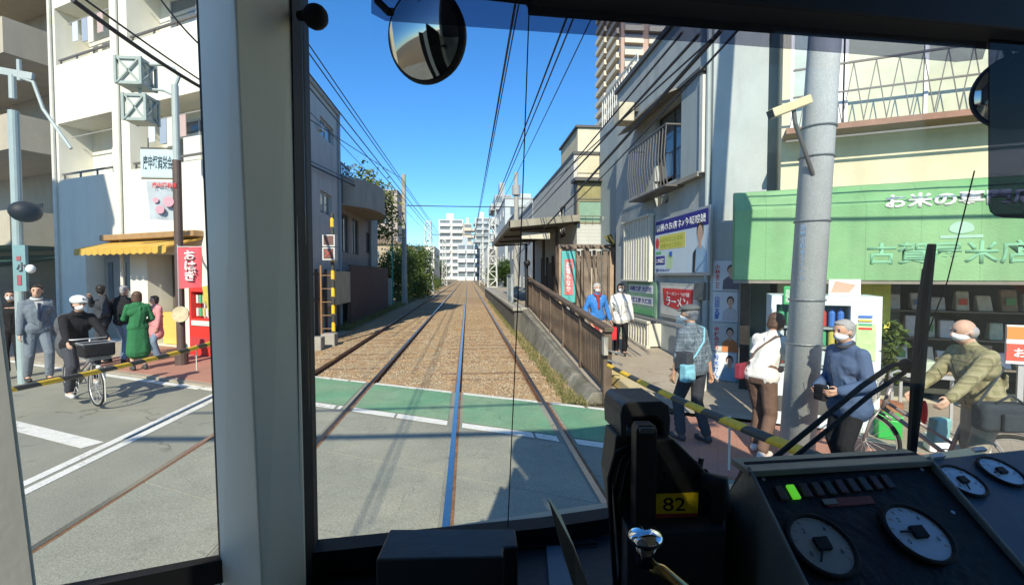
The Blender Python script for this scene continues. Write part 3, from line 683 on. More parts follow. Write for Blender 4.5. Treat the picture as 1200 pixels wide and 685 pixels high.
# window guard, hood and lean-to pieces
a, b, z0, z1 = wh
m = MB(); g0 = wp(F, 755, 178, 802, 218)
m.fb(F, g0[0], g0[1], g0[2], g0[2]+.03, .0, .42).fb(F, g0[0], g0[1], g0[3]-.03, g0[3], .39, .42)
m.fb(F, g0[0], g0[0]+.02, g0[3]-.03, g0[3], .0, .39).fb(F, g0[1]-.02, g0[1], g0[3]-.03, g0[3], .0, .39)
k = 14
for i in range(k+1):
    s = g0[0]+.02+(g0[1]-g0[0]-.04)*i/k; zt = g0[3]-.03
    m.tube([F.p(s, g0[2]+.02, .36), F.p(s, (g0[2]+zt)/2, .44), F.p(s, zt, .40)], .012, 6)
m.build('window_guard', rail_m, bb)
h0 = wp(F, 745, 128, 802, 145)
m = MB(); m.add([F.p(h0[0], z1+.22, 0), F.p(h0[1], z1+.22, 0), F.p(h0[1], z1+.02, .5), F.p(h0[0], z1+.02, .5), F.p(h0[0], z1+.18, 0), F.p(h0[1], z1+.18, 0), F.p(h0[1], z1-.02, .5), F.p(h0[0], z1-.02, .5)], [(0, 1, 2, 3), (7, 6, 5, 4), (0, 3, 7, 4), (1, 5, 6, 2), (3, 2, 6, 7)])
m.build('window_hood', M('hood', (.24, .22, .19), .8, .25, 3), bb)
MB().fb(F, b+.0, b+.45, z1-.05, z1+.4, .52, .9).build('box_unit', M('unit', (.5, .46, .34), .7, .2, 5), bb, bevel=.02)
# shutter box (raised panel) right of window and white down pipe
p0 = wp(F, 804, 105, 836, 196)
m = MB(); m.fb(F, .28, p0[1], p0[2], p0[3], .003, .10); m.build('shutter_box', bluew2, bb, bevel=.01)
m = MB().fb(F, .18, p0[1]+.1, p0[3]+.001, p0[3]+.06, 0.003, .18); m.build('ledge', dgrey, bb)
MB().fb(F, .14, .26, p0[2]-.05, p0[3]-.1, .01, .14).build('white_post', pipem, bb)
MB().fb(F, .27, 3.2, p0[2]-.10, p0[2]-.01, 0.003, .16).build('ledge', M('ledge', (.28, .27, .23), .8, .2), bb)
MB().tube([F.p(.06, 0, .06), F.p(.06, 7.4, .06)], .045).build('drain_pipe', M('pipe_bl', (.33, .38, .38), .6, .1), bb)
MB().fb(F, 3.9, 4.25, 6.35, 6.6, .003, .1).build('vent', dgrey, bb)
# louvred window shutter
lv = wp(F, 735, 263, 767, 328)
m = MB(); n_ = 11
for i in range(n_):
    s = lv[0]+(lv[1]-lv[0])*i/n_; m.fb(F, s, s+(lv[1]-lv[0])/n_*.55, lv[2], lv[3], .04, .14)
m.fb(F, lv[0], lv[1], lv[2]-.04, lv[2]-.001, .02, .16).fb(F, lv[0], lv[1], lv[3]+.001, lv[3]+.05, .02, .18); m.build('louvre', M('louvre_white', (.66, .64, .54), .6, .1, 3), bb)
# lower white guard rail
lg = wp(F, 736, 385, 768, 416)
m = MB()
for i in range(12):
    s = lg[0]-.3+(lg[1]-lg[0]+.3)*i/12; m.fb(F, s, s+.06, .32, .86, .3, .33)
m.fb(F, lg[0]-.35, lg[1]+.1, .861, .92, .27, .36).fb(F, lg[0]-.35, lg[1]+.1, .26, .319, .27, .36).fb(F, lg[0]-.33, lg[0]-.28, .32, .86, .0, .3).build('guard_rail', M('guard_white', (.6, .58, .48), .6, .15, 3, streak=.2), bb)
MB().fb(F, .1, 3.6, .95, 1.0, .22, .26).build('handrail', alum, bb)
# electric meter
em_ = wp(F, 821, 330, 832, 352)
MB().fb(F, em_[0], em_[1], em_[2], em_[3], .003, .14).build('meter_box', M('meter', (.10, .12, .12), .4, .1), bb, bevel=.02)
MB().tube([F.p(.5, 1.7, .05), F.p(.5, 0.05, .05)], .02).tube([F.p(.72, 1.6, .04), F.p(.72, 0.4, .04)], .015).build('conduit', M('conduit', (.5, .48, .4), .6, .1), bb)
# -- signs on it
def board(F, r, out, name, label, frame, face, th=.05, w_=.05):
    t = thing(name, F.p((r[0]+r[1])/2, r[2], out), label, 'sign')
    m = MB(); m.fb(F, r[0], r[1], r[2], r[3], out, out+th); m.build('frame', frame, t, bevel=.005)
    if face: m = MB(); m.fb(F, r[0]+w_, r[1]-w_, r[2]+w_, r[3]-w_, out+th-.001, out+th+.006); m.build('face', face, t)
    return t
skin_p = flat((.55, .36, .26)); hair_p = flat((.03, .025, .02)); blu_p = flat((.05, .16, .5)); navy = flat((.03, .03, .22)); w_p = flat((.75, .76, .74)); lb_p = flat((.30, .46, .60)); red_p = flat((.62, .05, .05)); yel_p = flat((.62, .58, .12)); g_p = flat((.14, .42, .18))
FR = Fr((4.55, 8.6, 0), (0, -1, 0), (-1, 0, 0))     # text reads towards the near end
def rr(r): return (-r[1], -r[0], r[2], r[3])
r = rr(wp(F, 773, 250, 838, 322)); r = (r[0], r[1], 2.0, 3.3)
W_ = r[1]-r[0]
t = board(FR, r, .06, 'optician_sign', 'large blue and white billboard showing a man in a pale blue shirt', alum, M('bill_face', (.56, .66, .72), .5, .05))
o_ = .118
MB().fb(FR, r[0]+.05, r[1]-.05, r[3]-.36, r[3]-.05, .112, o_).build('band', navy, t)
text('駅前のお店ネ♪今坂眼鏡', FR, r[0]+.10, r[3]-.30, .17, o_+.002, w_p, t, w=W_-.25, bold=.012)
MB().fb(FR, r[0]+.28, r[0]+W_*.62, r[2]+.58, r[2]+.90, .112, o_).build('yellow_patch', yel_p, t, bevel=.01)
text('メガネのことなら', FR, r[0]+.33, r[2]+.76, .09, o_+.002, flat((.35, .42, .05)), t, w=W_*.45)
text('おまかせください', FR, r[0]+.4, r[2]+.63, .09, o_+.002, flat((.35, .42, .05)), t, w=W_*.42)
MB().extr([FR.p(r[0]+.17+.1*math.cos(a), r[2]+.74+.13*math.sin(a), .112) for a in [i*math.pi/9 for i in range(18)]], FR.n*.006).build('emblem', red_p, t)
MB().fb(FR, r[0]+.09, r[0]+.6, r[2]+.24, r[2]+.44, .112, o_).build('blue_patch', navy, t)
text('この信頼！', FR, r[0]+.12, r[2]+.28, .11, o_+.002, w_p, t, w=.44, bold=.02)
MB().fb(FR, r[0]+.09, r[0]+.4, r[2]+.48, r[2]+.55, .112, o_).build('green_patch', g_p, t)
text('☎0120-86-4141', FR, r[0]+.10, r[2]+.08, .08, o_+.002, navy, t, w=.75)
MB().extr([FR.p(r[0]+x, r[2]+z, .112) for x, z in ((.65, .18), (1.0, .12), (1.05, .42), (.72, .5))], FR.n*.005).build('map', flat((.50, .66, .38)), t)
MB().fb(FR, r[0]+.85, r[0]+1.0, r[2]+.42, r[2]+.52, .12, .124).build('map_mark', blu_p, t)
def portrait(F, x, z, h, parent, shirt, out, hair=hair_p, dark=False):
    cx = x; q = out
    def el(cx, cz, rx, rz, o, mat, nm): MB().extr([F.p(cx+rx*math.cos(a), cz+rz*math.sin(a), o) for a in [i*math.pi/10 for i in range(20)]], F.n*.002).build(nm, mat, parent)
    MB().extr([F.p(cx-.30*h, z, q), F.p(cx+.30*h, z, q), F.p(cx+.27*h, z+.38*h, q), F.p(cx+.10*h, z+.52*h, q), F.p(cx-.10*h, z+.52*h, q), F.p(cx-.27*h, z+.38*h, q)], F.n*.002).build('shirt', shirt, parent)
    el(cx, z+.80*h, .135*h, .19*h, q, hair, 'hair'); el(cx, z+.54*h, .06*h, .10*h, q+.0022, skin_p, 'neck'); el(cx, z+.74*h, .105*h, .165*h, q+.0025, skin_p, 'face')
portrait(FR, r[1]-.36, r[2]+.06, 1.0, t, lb_p, .1185)
MB().extr([FR.p(r[1]-.63, r[2]+.06, .1255), FR.p(r[1]-.55, r[2]+.06, .1255), FR.p(r[1]-.50, r[2]+.52, .1255), FR.p(r[1]-.62, r[2]+.45, .1255)], FR.n*.003).build('jacket', hair_p, t)
# ramen sign
r = (-2.05, -.95, .82, 1.80)
q = wp(F, 777, 332, 822, 384); r = (-q[1], -q[0], 1.05, 1.83)
t = board(FR, r, .02, 'ramen_sign', 'white framed sign with a red noodle curtain picture under the billboard', M('sg_frame', (.42, .42, .38), .6, .15), M('sgw', (.60, .58, .52), .6, .1), .05, .06)
W_ = r[1]-r[0]
MB().extr([FR.p(r[0]+.14*W_, r[2]+.28, .077), FR.p(r[0]+.86*W_, r[2]+.16, .077), FR.p(r[1]-.18, r[3]-.12, .077), FR.p(r[0]+.16, r[3]-.12, .077)], FR.n*.004).build('red_curtain', red_p, t)
text('ラーメン・つけ麺', FR, r[0]+.2*W_, r[3]-.28, .09, .083, w_p, t, w=W_*.6, bold=.01)
text('ラーメン', FR, r[0]+.2*W_, r[2]+.26, .22, .083, w_p, t, w=W_*.58, bold=.03)
# green workshop sign
q = wp(F, 737, 330, 771, 384); r = (-q[1], -q[0], .95, 1.85)
t = board(FR, r, .02, 'workshop_sign', 'green sign with two white name strips on the wall behind the woman in white', M('gr_frame', (.14, .24, .18), .6, .1), M('gr_face', (.20, .36, .24), .6, .2, 3), .04, .04)
W_ = r[1]-r[0]
for z in (.62, .32):
    MB().fb(FR, r[0]+.1*W_, r[1]-.08*W_, r[2]+z-.02, r[2]+z+.18, .066, .07).build('name_strip', w_p, t)
text('印刷工房 大日社', FR, r[0]+.14*W_, r[2]+.64, .13, .0715, navy, t, w=W_*.74, bold=.02)
text('特殊工房 久保田', FR, r[0]+.14*W_, r[2]+.34, .13, .0715, navy, t, w=W_*.74, bold=.02)
MB().fb(FR, r[0]+.1*W_, r[1]-.08*W_, r[2]+.06, r[2]+.2, .066, .07).build('strip', g_p, t)
# election-like portrait posters: a column on the road face corner
r0 = F2.hit(842, 320)[0]; r1 = F2.hit(862, 320)[0]
cols_ = [(.05, 1.72, 'top portrait poster with a man on white, at the building corner'), (.05, 1.14, 'portrait poster with a bright blue name panel, second from the top of the corner column'), (.05, .56, 'portrait poster with an orange suit, third from the top of the corner column'), (.05, -.02+.06, 'lowest portrait poster in the column at the corner with a blue figure')]
for i, (s, z, lab) in enumerate(cols_):
    rct = (.04, .46, z, z+.55)
    t = thing('poster', F2.p(.25, z, .02), lab, 'poster', None)
    MB().fb(F2, *rct, .01, .018).build('sheet', M('sheet', (.62, .66, .70), .6, .08, 6) if i != 2 else M('sheet2', (.5, .52, .5), .6, .1, 6), t)
    portrait(F2, .34, z+.02, .46, t, [flat((.08, .09, .14)), flat((.5, .5, .52)), flat((.55, .2, .07)), lb_p][i], .0185)
    text(['小林まこと', '山田太郎', '中村みどり', '鈴木けん'][i], F2, .07, z+.04, .44, .0185, blu_p if i in (1, 3) else red_p, t, w=.09, vertical=True, bold=.03)
t = thing('notice_board', FR.p(-.85, .75, .3), 'pale blue notice panel on the wall behind the man in the flat cap', 'sign')
q = wp(F, 826, 378, 843, 408)
MB().fb(FR, -1.05, -.30, .70, 1.18, .16, .19).build('panel', M('pbl', (.34, .47, .52), .6, .08, 3), t, bevel=.004)
text('通学路につき', FR, -1.0, 1.0, .08, .192, flat((.2, .3, .36)), t, w=.6); text('徐行ねがいます', FR, -1.0, .86, .08, .192, flat((.2, .3, .36)), t, w=.62)
# ============ neighbour with white balcony railing above
F = Fr((5.2, 14.6, 0), (0, 1, 0), (-1, 0, 0))
nb_ = thing('neighbour_building', (5.2, 14.6, 0), 'pale building behind the poster building with white balcony railings on its roof terrace', 'building')
m = MB().fb(F, 0, 4.0, 0, 7.6, -5, 0); m.build('wall', bluew2, nb_)
m = MB()
for k in range(16): m.fb(F, k*.26, k*.26+.03, 7.6, 8.8, -.08, -.05)
m.fb(F, 0, 4.0, 8.8, 8.86, -.09, -.04).fb(F, 0, 4.0, 7.62, 7.7, -.09, -.04)
m.build('railing', pipem, nb_)
# ============ house with the bay window
FS = Fr((4.25, 19.0, 0), (0, 1, 0), (-1, 0, 0)); FF = Fr((4.25, 19.0, 0), (1, 0, 0), (0, -1, 0))
hb = thing('bay_window_house', (4.25, 19, 0), 'white weatherboard house with a bay window and a round lamp behind the wooden gate', 'house')
wside = M('weatherboard', (.52, .52, .48), .8, .08, 2, streak=.15); lines(wside, 'z', .14, .28, .1)
z_top = FF.hit(672, 181)[1]
hs = [(1.6, 3.0, 3.7, 5.1), (6.5, 7.6, 3.9, 4.9)]
m = MB(); wallgrid(m, FS, 0, 12, 0, z_top, hs, -.15, 0); m.build('side_wall', wside, hb)
for h in hs: window(FS, *h, -.1, hb, dframe, pane, 1)
bw_ = (.12, 1.62, 4.15, 5.85)
crw = M('front_cream', (.62, .56, .44), .85, .08, 2, streak=.15)
m = MB(); wallgrid(m, FF, .16, 3.4, 0, z_top, [], -.15, .0); m.box((4.41, 19.16, 0), (7.6, 31, z_top)); m.build('front_wall', crw, hb)
m = MB(); m.fb(FF, -.03, 3.45, z_top+.002, z_top+.12, -12, .05); m.build('roof_edge', dgrey, hb)
m = MB().fb(FF, .0, 2.1, 2.75, 4.0, .005, .6); m.build('bay_base', wside, hb)
m = MB().fb(FF, -.12, 2.2, 5.65, 5.78, .005, .78); m.build('bay_roof', dgrey, hb)
m = MB().fb(FF, .15, 1.95, 6.1, z_top-.05, .005, .04); m.build('panel', cream, hb)
m = MB().fb(FF, .0, 2.1, 4.0, 5.65, .005, .5); bb2 = m.build('bay_box', dgrey, hb)
window(FF, .02, 2.08, 4.02, 4.95, .54, hb, M('olive_frame', (.22, .2, .12), .6, .1), paneg, 1, 0, w=.07)
window(FF, .02, 2.08, 4.97, 5.63, .54, hb, M('olive_frame2', (.22, .2, .12), .6, .1), M('amber_pane', (.30, .27, .13), .1, .3, 2, spec=.8), 1, 0, w=.07)
m = MB().fb(FF, .0, 2.1, 4.28, 4.31, .66, .69)
for k in range(8): m.fb(FF, .02+k*.29, .04+k*.29, 4.02, 4.28, .67, .685)
m.build('sill_rail', rail_m, hb)
lp = FF.hit(714, 256, .9)
MB().ell(FF.p(lp[0], lp[1], .9), .27).build('globe_lamp', M('globe', (.75, .72, .6), .4, .03), hb, smooth=True); MB().bar(FF.p(lp[0], lp[1]-.26, .9), FF.p(lp[0]+.1, lp[1]-.3, 0.02), .05).build('lamp_arm', dgrey, hb)
MB().box((5.1, 22, z_top+.12), (7.4, 26, z_top+2.0)).build('roof_room', cream, hb)
MB().box((5.0, 21.9, z_top+2.0), (7.5, 26.1, z_top+2.1)).build('roof_room_cap', dgrey, hb)
# wooden gate / fence in front
wg = thing('wooden_fence', (3.9, 14.9, .5), 'tall weathered vertical plank fence with a top beam behind the two women', 'fence')
gwood = M('grey_wood', (.24, .19, .15), .85, .25, 6, .3, streak=.4, tint=(.17, .13, .10))
a0 = atY(657, 340, 15.4).x; a1 = 5.1; x = a0; m = MB()
i = 0
while x < a1:
    w_ = .11+.03*(i % 3); m.box((x, 15.36+.02*(i % 2), .3), (x+w_, 15.40+.02*(i % 2), 2.82-.03*(i % 2))); x += w_+.035; i += 1
m.build('planks', gwood, wg); MB().box((a0-.1, 15.26, 2.86), (a1+.2, 15.40, 3.0)).box((a0-.1, 15.42, 2.45), (a1, 15.5, 2.55)).build('beam', gwood, wg)
k = 0
for px_ in (657, 686, 716):
    q = atY(px_, 340, 15.3).x; MB().box((q-.07, 15.2, .3), (q+.07, 15.34, 2.855)).build('post', M('post_tan', (.42, .30, .20), .8, .2, 5, streak=.2) if px_ != 686 else gwood, wg)
# rafters ends under the top
m = MB()
for k in range(9): m.box((a0+k*.25, 15.05, 2.9), (a0+k*.25+.08, 15.25, 2.97))
m.build('rafter_ends', gwood, wg)
# flag-like advertising board by the platform
ad = thing('vertical_sign', (3.6, 14.6, .3), 'narrow teal framed vertical sign with a red and white face at the ramp', 'sign')
q = atY(666, 320, 14.6).x
MB().tube([(q, 14.6, .5), (q, 14.6, 1.2)], .05).build('foot', grey, ad)
MB().box((q-.22, 14.55, 1.15), (q+.22, 14.68, 2.75)).build('case', M('teal', (.10, .42, .40), .5, .1, 3), ad, bevel=.03)
MB().box((q-.13, 14.535, 1.4), (q+.13, 14.549, 2.5)).build('face', M('redface', (.62, .16, .16), .5, .2, 4), ad)
Fq = Fr((q, 14.535, 0), (1, 0, 0), (0, -1, 0)); text('都電もなか', Fq, -.09, 1.5, .9, .001, w_p, ad, w=.16, vertical=True, bold=.03)
# hanging pot plant on the gate
hp = thing('pot_plant', (4.95, 15.0, 2.2), 'dark pot with spiky leaves hanging beside the gate post', 'plant')
q = atY(722, 290, 15.0)
MB().tube([(q.x, 15.0, q.z-.35), (q.x, 15.0, q.z)], [.12, .17], 12).build('pot', blackm, hp)
m = MB(); rr_ = random.Random(5)
for k in range(26):
    a = rr_.uniform(0, 6.28); l = rr_.uniform(.25, .6); d = V((math.cos(a), math.sin(a), 0)); e_ = V((-d.y, d.x, 0))*.015; b_ = V((q.x, 15.0, q.z))
    m.add([b_-e_, b_+e_, b_+d*l*.6+ZZ*l*.8, b_+d*l+ZZ*l*.7], [(0, 1, 2), (0, 2, 3)])
m.build('leaves', grm, hp)
# ============ cream shop building with the green awning (rice shop)
F = FN(9.25); FC = F
def S(px, py=300, o=0): return F.hit(px, py, o)[0]
s0 = S(913); s9 = S(1260)+2
cb_ = thing('rice_shop', F.p(s0, 0), 'cream shop building with a long green awning and a railed balcony window above', 'shop')
zr = F.hit(950, 160)[1]
win_r = (s0+.12, s9-.5, F.hit(960, 158)[1], 7.4)
so_ = (S(1016), s9-.4, .04, 2.30)
m = MB(); wallgrid(m, F, s0, s9, 0, 9, [win_r, so_, (S(880), S(905), 0, 2.2)], -.25, 0)
m.prism([tuple(F.p(s0, 0, -.26)[:2]), tuple(F.p(s9, 0, -.26)[:2]), tuple(F.p(s9, 0, -7)[:2]), tuple(F.p(s0, 0, -7)[:2])], 2.6, 9)
m.build('wall', cream, cb_)
window(F, win_r[0], S(985), win_r[2], win_r[3], -.15, cb_, alum, panel_, 1, 0, w=.06)
window(F, S(985)+.02, win_r[1], win_r[2], win_r[3], -.15, cb_, alum, M('pane_cream', (.50, .52, .36), .25, .25, 1.2, spec=.6), 3, 0, w=.05)
m = MB(); zb = win_r[2]; o_ = .42
for zz, th in ((zb+.92, .03), (zb+.5, .025)): m.fb(F, s0+.1, s9-.3, zz, zz+th, o_, o_+th)
for k in range(24):
    sx = s0+.2+k*.28; m.bar(F.p(sx, zb+.05, o_+.02), F.p(sx+.14, zb+.92, o_+.02), .012).bar(F.p(sx+.28, zb+.05, o_+.02), F.p(sx+.14, zb+.92, o_+.02), .012)
m.build('railing', rail_m, cb_)
MB().fb(F, s0+.02, s9-.2, zb-.05, zb+.04, .004, .46).build('ledge', M('rust_ledge', (.28, .16, .11), .8, .25, 4), cb_)
MB().fb(F, s0+.02, s9-.2, zb-.17, zb-.14, .38, .41).build('lower_rail', rail_m, cb_)
# shop inside
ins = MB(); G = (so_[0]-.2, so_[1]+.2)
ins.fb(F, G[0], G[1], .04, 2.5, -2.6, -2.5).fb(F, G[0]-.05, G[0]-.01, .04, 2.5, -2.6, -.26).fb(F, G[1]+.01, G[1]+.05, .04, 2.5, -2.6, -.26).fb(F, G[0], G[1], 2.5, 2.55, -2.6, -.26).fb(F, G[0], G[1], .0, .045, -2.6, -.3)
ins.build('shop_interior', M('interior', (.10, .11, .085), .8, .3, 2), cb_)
m = MB()
for z in (.5, .95, 1.4, 1.85): m.fb(F, G[0]+.2, G[1]-.3, z, z+.025, -1.1, -.6)
m.build('shelf', M('shelf', (.18, .16, .12), .7, .1), cb_)
rr_ = random.Random(11); pk = 0
def lastbag(): return [o for o in bpy.data.objects if o.name.startswith('rice_bag')][-1] if False else LASTO[0]
pkm = [M('pack_a', (.62, .60, .50), .5, .2, 12), M('pack_b', (.42, .48, .36), .5, .3, 14), M('pack_c', (.30, .22, .14), .6, .3, 12), M('pack_d', (.62, .62, .62), .4, .2, 15)]
for z in (.53, .98, 1.43, 1.88):
    s = G[0]+.28
    while s < G[1]-.5:
        w_ = rr_.uniform(.13, .24); h_ = rr_.uniform(.20, .36); tw_ = rr_.uniform(-.02, .02); q = F.p(s+w_/2, z, -.75)
        MB().hexa([F.p(s, z, -.85), F.p(s+w_, z, -.85), F.p(s+w_, z, -.66), F.p(s, z, -.66), F.p(s+.004+tw_, z+h_, -.80), F.p(s+w_-.004+tw_, z+h_*rr_.uniform(.93, 1), -.80), F.p(s+w_-.004+tw_, z+h_, -.72), F.p(s+.004+tw_, z+h_, -.72)]).build('rice_bag', pkm[rr_.randrange(4)], bevel=.015,
            label='small bag of rice standing on the shelves inside the shop', cat='bag', group='bags of rice on the shop shelves')
        if pk % 2 == 0: MB().fb(F, s+w_*.2, s+w_*.8, z+h_*.3, z+h_*.62, -.657, -.654).build('label', flat([(.6, .1, .06), (.1, .3, .12), (.65, .55, .1), (.1, .2, .45)][pk//2 % 4]), lastbag())
        s += w_+rr_.uniform(.04, .16); pk += 1
MB().fb(F, so_[0], so_[1], 2.32, 2.46, .004, .10).build('shop_header', M('hdr', (.30, .40, .22), .6, .2, 3), cb_)
MB().fb(F, S(868), S(880)-.01, .04, 2.25, .004, .15).build('granite_pier', M('granite', (.035, .032, .03), .25, .4, 20, spec=.6), cb_)
MB().fb(F, S(881), S(905)-.01, .04, 2.2, -.22, -.16).build('side_door', M('door_green', (.05, .10, .09), .3, .2, 2), cb_)
# awning, quarter round
Fa = F; o1 = 1.1
zT = 3.33; zB = 1.93
sa0 = Fa.hit(860, 280, o1)[0]; sa1 = s9-.2
prof = [(.01, zT+.05), (.35, zT+.05), (.72, zT-.02), (.98, zT-.22), (o1, zT-.34), (o1, zB+.25), (o1, zB)]
m = MB(); k = len(prof); seg_n = 24
vs = []; 
for i in range(seg_n+1):
    s = sa0+(sa1-sa0)*i/seg_n
    for o_, z in prof: vs.append(Fa.p(s, z, o_+.010*math.sin(i*2.1)*(zT-.3 < z < zT)))
fs = [(i*k+j, (i+1)*k+j, (i+1)*k+j+1, i*k+j+1) for i in range(seg_n) for j in range(k-1)]
m.add(vs, fs); m.add([Fa.p(sa0, z, o_) for o_, z in prof]+[Fa.p(sa0, zB, .01)], [tuple(range(k+1))])
aw = m.build('awning', lines(M('awning_green', (.165, .37, .16), .75, .14, 1.3, .3, streak=.3, tint=(.22, .40, .19)), 'u', .62, .22, .014), cb_)
aw.modifiers.new('s', 'SOLIDIFY').thickness = .012
MB().fb(Fa, sa0, sa1, zB-.05, zB-.01, o1-.04, o1+.03).build('awning_bar', M('bar', (.22, .2, .16), .5, .2), cb_)
def onaw(px, py): return Fa.hit(px, py, o1+.05)
o1w = o1+.0065
l0 = onaw(1038, 254); l1 = onaw(1218, 234)
text('お米の専門店', Fa, l0[0], zT-.42, .20, o1w, M('lettering_white', (.78, .80, .74), .6, .1), aw, w=(l1[0]-l0[0])*1.02, bold=.035)
l0 = onaw(1012, 300)
fad = M('faded_letters', (.20, .44, .26), .7, .1)
text('古賀屋米店', Fa, l0[0]+.05, zB+.22, .30, o1w, fad, aw, w=1.75, bold=.02, ext=.0006)
q = onaw(1128, 290)
MB().extr([Fa.p(q[0]+.13*math.cos(a), zB+.68+.10*math.sin(a)*(1 if math.sin(a) > 0 else .6), o1w) for a in [i*math.pi/10 for i in range(20)]], Fa.n*.001).fb(Fa, q[0]-.22, q[0]+.22, zB+.56, zB+.60, o1w, o1w+.001).build('emblem', M('emb', (.33, .52, .40), .7, .1), aw)
# yellow vertical banners hanging
for i, px_ in enumerate((1012, 1033)):
    q = Fa.hit(px_, 365, .35)
    MB().fb(Fa, q[0]-.11, q[0]+.11, 1.15, 1.9, .34, .345).build('banner', M('ban_y', (.62, .60, .10), .7, .2, 6), label=['yellow hanging banner at the left edge of the shop opening', 'second yellow banner, nearer the bald man, under the awning'][i], cat='banner')
# red and white sign board, right of shop
rs = thing('stand_sign', Fa.p(S(1190), 0, 1.4), 'red and white stand sign at the right edge beside the bald man', 'sign')
q = Fa.hit(1192, 400, 1.0)
MB().fb(Fa, q[0]-.12, q[0]+.5, 0.86, 1.36, 1.0, 1.04).build('panel', w_p, rs); MB().fb(Fa, q[0]-.12, q[0]+.5, 0.90, 1.12, 1.041, 1.046).build('red_panel', flat((.6, .10, .06)), rs)
MB().fb(Fa, q[0]-.12, q[0]+.5, 1.18, 1.34, 1.041, 1.046).build('orange_panel', flat((.7, .25, .06)), rs)
text('お米券', Fa, q[0]-.05, .94, .13, 1.047, w_p, rs, w=.45, bold=.03)
MB().fb(Fa, q[0]+.02, q[0]+.08, 0.03, .86, .96, 1.0).build('post', alum, rs)
# ============ vending machines
def vending(c, pxl, pxr, zt, body, label, rows, glow):
    G_ = FN(c); a, b = G_.hit(pxl, 400)[0], G_.hit(pxr, 400)[0]
    t = thing('vending_machine', G_.p((a+b)/2, .04), label, 'vending machine')
    m = MB(); wallgrid(m, G_, a, b, .04, zt, [(a+.06, b-.32, .78, zt-.12)], -.5, 0); m.fb(G_, a, b, .04, zt, -.72, -.5); m.build('body', body, t)
    MB().fb(G_, a+.06, b-.32, .78, zt-.12, -.30, -.28).build('display_back', glow, t)
    n_ = 0
    cols = [flat((.65, .06, .05), .3), flat((.08, .2, .6), .3), flat((.7, .7, .7), .3), flat((.4, .2, .08), .3), flat((.1, .4, .2), .3), flat((.65, .5, .1), .3)]
    for r_ in range(rows):
        z = .84+r_*(zt-.98)/rows
        MB().fb(G_, a+.06, b-.32, z-.04, z-.01, -.27, -.05).build('shelf', alum, t)
        s = a+.13; k_ = 0
        while s < b-.38:
            MB().tube([G_.p(s, z, -.12), G_.p(s, z+.17, -.12), G_.p(s, z+.21, -.12), G_.p(s, z+.235, -.12)], [.038, .038, .016, .016], 10).build('drink_sample', cols[(k_//2+r_*2) % 6], t)
            s += .095; k_ += 1
    MB().fb(G_, a+.06, b-.32, .78, zt-.12, -.03, -.024).build('front_glass', glass_mat('vm_glass', (.93, .97, .97)), t)
    MB().fb(G_, b-.26, b-.06, .95, 1.4, .0005, .012).build('coin_panel', M('coin', (.45, .62, .3), .5, .3, 9), t)
    MB().fb(G_, a+.1, b-.36, .22, .42, .0005, .02).build('delivery_flap', dgrey, t, bevel=.005)
    MB().fb(G_, b-.27, b-.07, .5, .72, .0005, .01).build('sticker', M('stk', (.65, .70, .75), .5, .2, 9), t)
    for k_ in range(4): MB().fb(G_, b-.24, b-.10, 1.48-k_*.05, 1.505-k_*.05, .013, .016).build('label', cols[[1, 5, 4, 0][k_]], t)
    return t, G_, a, b
vbody = M('vm_white', (.62, .70, .72), .35, .05, 2)
vt, G_, a, b = vending(7.15, 903, 1033, 1.74, vbody, 'large pale drinks vending machine under the green awning behind the utility pole', 3, M('vm_blue', (.12, .34, .46), .4, .1))
zz = G_.hit(990, 336)[1]
t = thing('price_card', G_.p(G_.hit(992, 340)[0], 1.75, -.1), 'picture card standing on top of the drinks vending machine', 'card')
q = G_.hit(992, 340)[0]
MB().fb(G_, q-.17, q+.17, 1.745, 1.95, -.12, -.105).build('card', w_p, t); MB().extr([G_.p(q-.15, 1.78, -.104), G_.p(q+.05, 1.78, -.104), G_.p(q+.12, 1.88, -.104), G_.p(q-.1, 1.93, -.104)], G_.n*.003).build('picture', skin_p, t)
t = thing('green_sign', G_.p(G_.hit(926, 350)[0], 1.7), 'small green square sign on top of the vending machine left of the pole', 'sign')
q = G_.hit(926, 348)[0]; MB().fb(G_, q-.08, q+.08, 1.62, 1.86, .03, .05).build('panel', flat((.05, .35, .12)), t, bevel=.01); text('自販機', G_, q-.06, 1.65, .17, .052, w_p, t, w=.05, vertical=True)
# red vending machine on the left pavement
q0 = atN(222, 405, 7.9)
G2 = FN(7.6); a, b = G2.hit(222, 380)[0], G2.hit(246, 380)[0]+.25
t = thing('drink_machine', G2.p((a+b)/2, .05), 'red vending machine beside the brown lamp post on the left pavement', 'vending machine')
redm = M('vm_red', (.62, .04, .03), .35, .08, 2)
m = MB(); wallgrid(m, G2, a, b, .05, 1.72, [(a+.08, b-.1, .95, 1.60)], -.35, 0); m.fb(G2, a, b, .05, 1.72, -.6, -.35); m.build('body', redm, t, bevel=.01)
MB().fb(G2, a+.08, b-.1, .95, 1.6, -.3, -.28).build('display_back', M('pale', (.6, .62, .62), .5, .1), t)
for z in (1.0, 1.32):
    for k in range(6): s = a+.15+k*(b-a-.3)/6; MB().tube([G2.p(s, z, -.12), G2.p(s, z+.2, -.12)], .035, 8).build('drink_sample', [flat((.65, .65, .65), .3), flat((.1, .4, .2), .3), flat((.6, .5, .2), .3)][k % 3], t)
MB().fb(G2, a+.1, b-.12, .78, .9, .001, .02).build('panel', flat((.55, .66, .6)), t); MB().fb(G2, a+.1, b-.12, .25, .5, .001, .02).build('delivery_flap', flat((.5, .05, .05)), t)
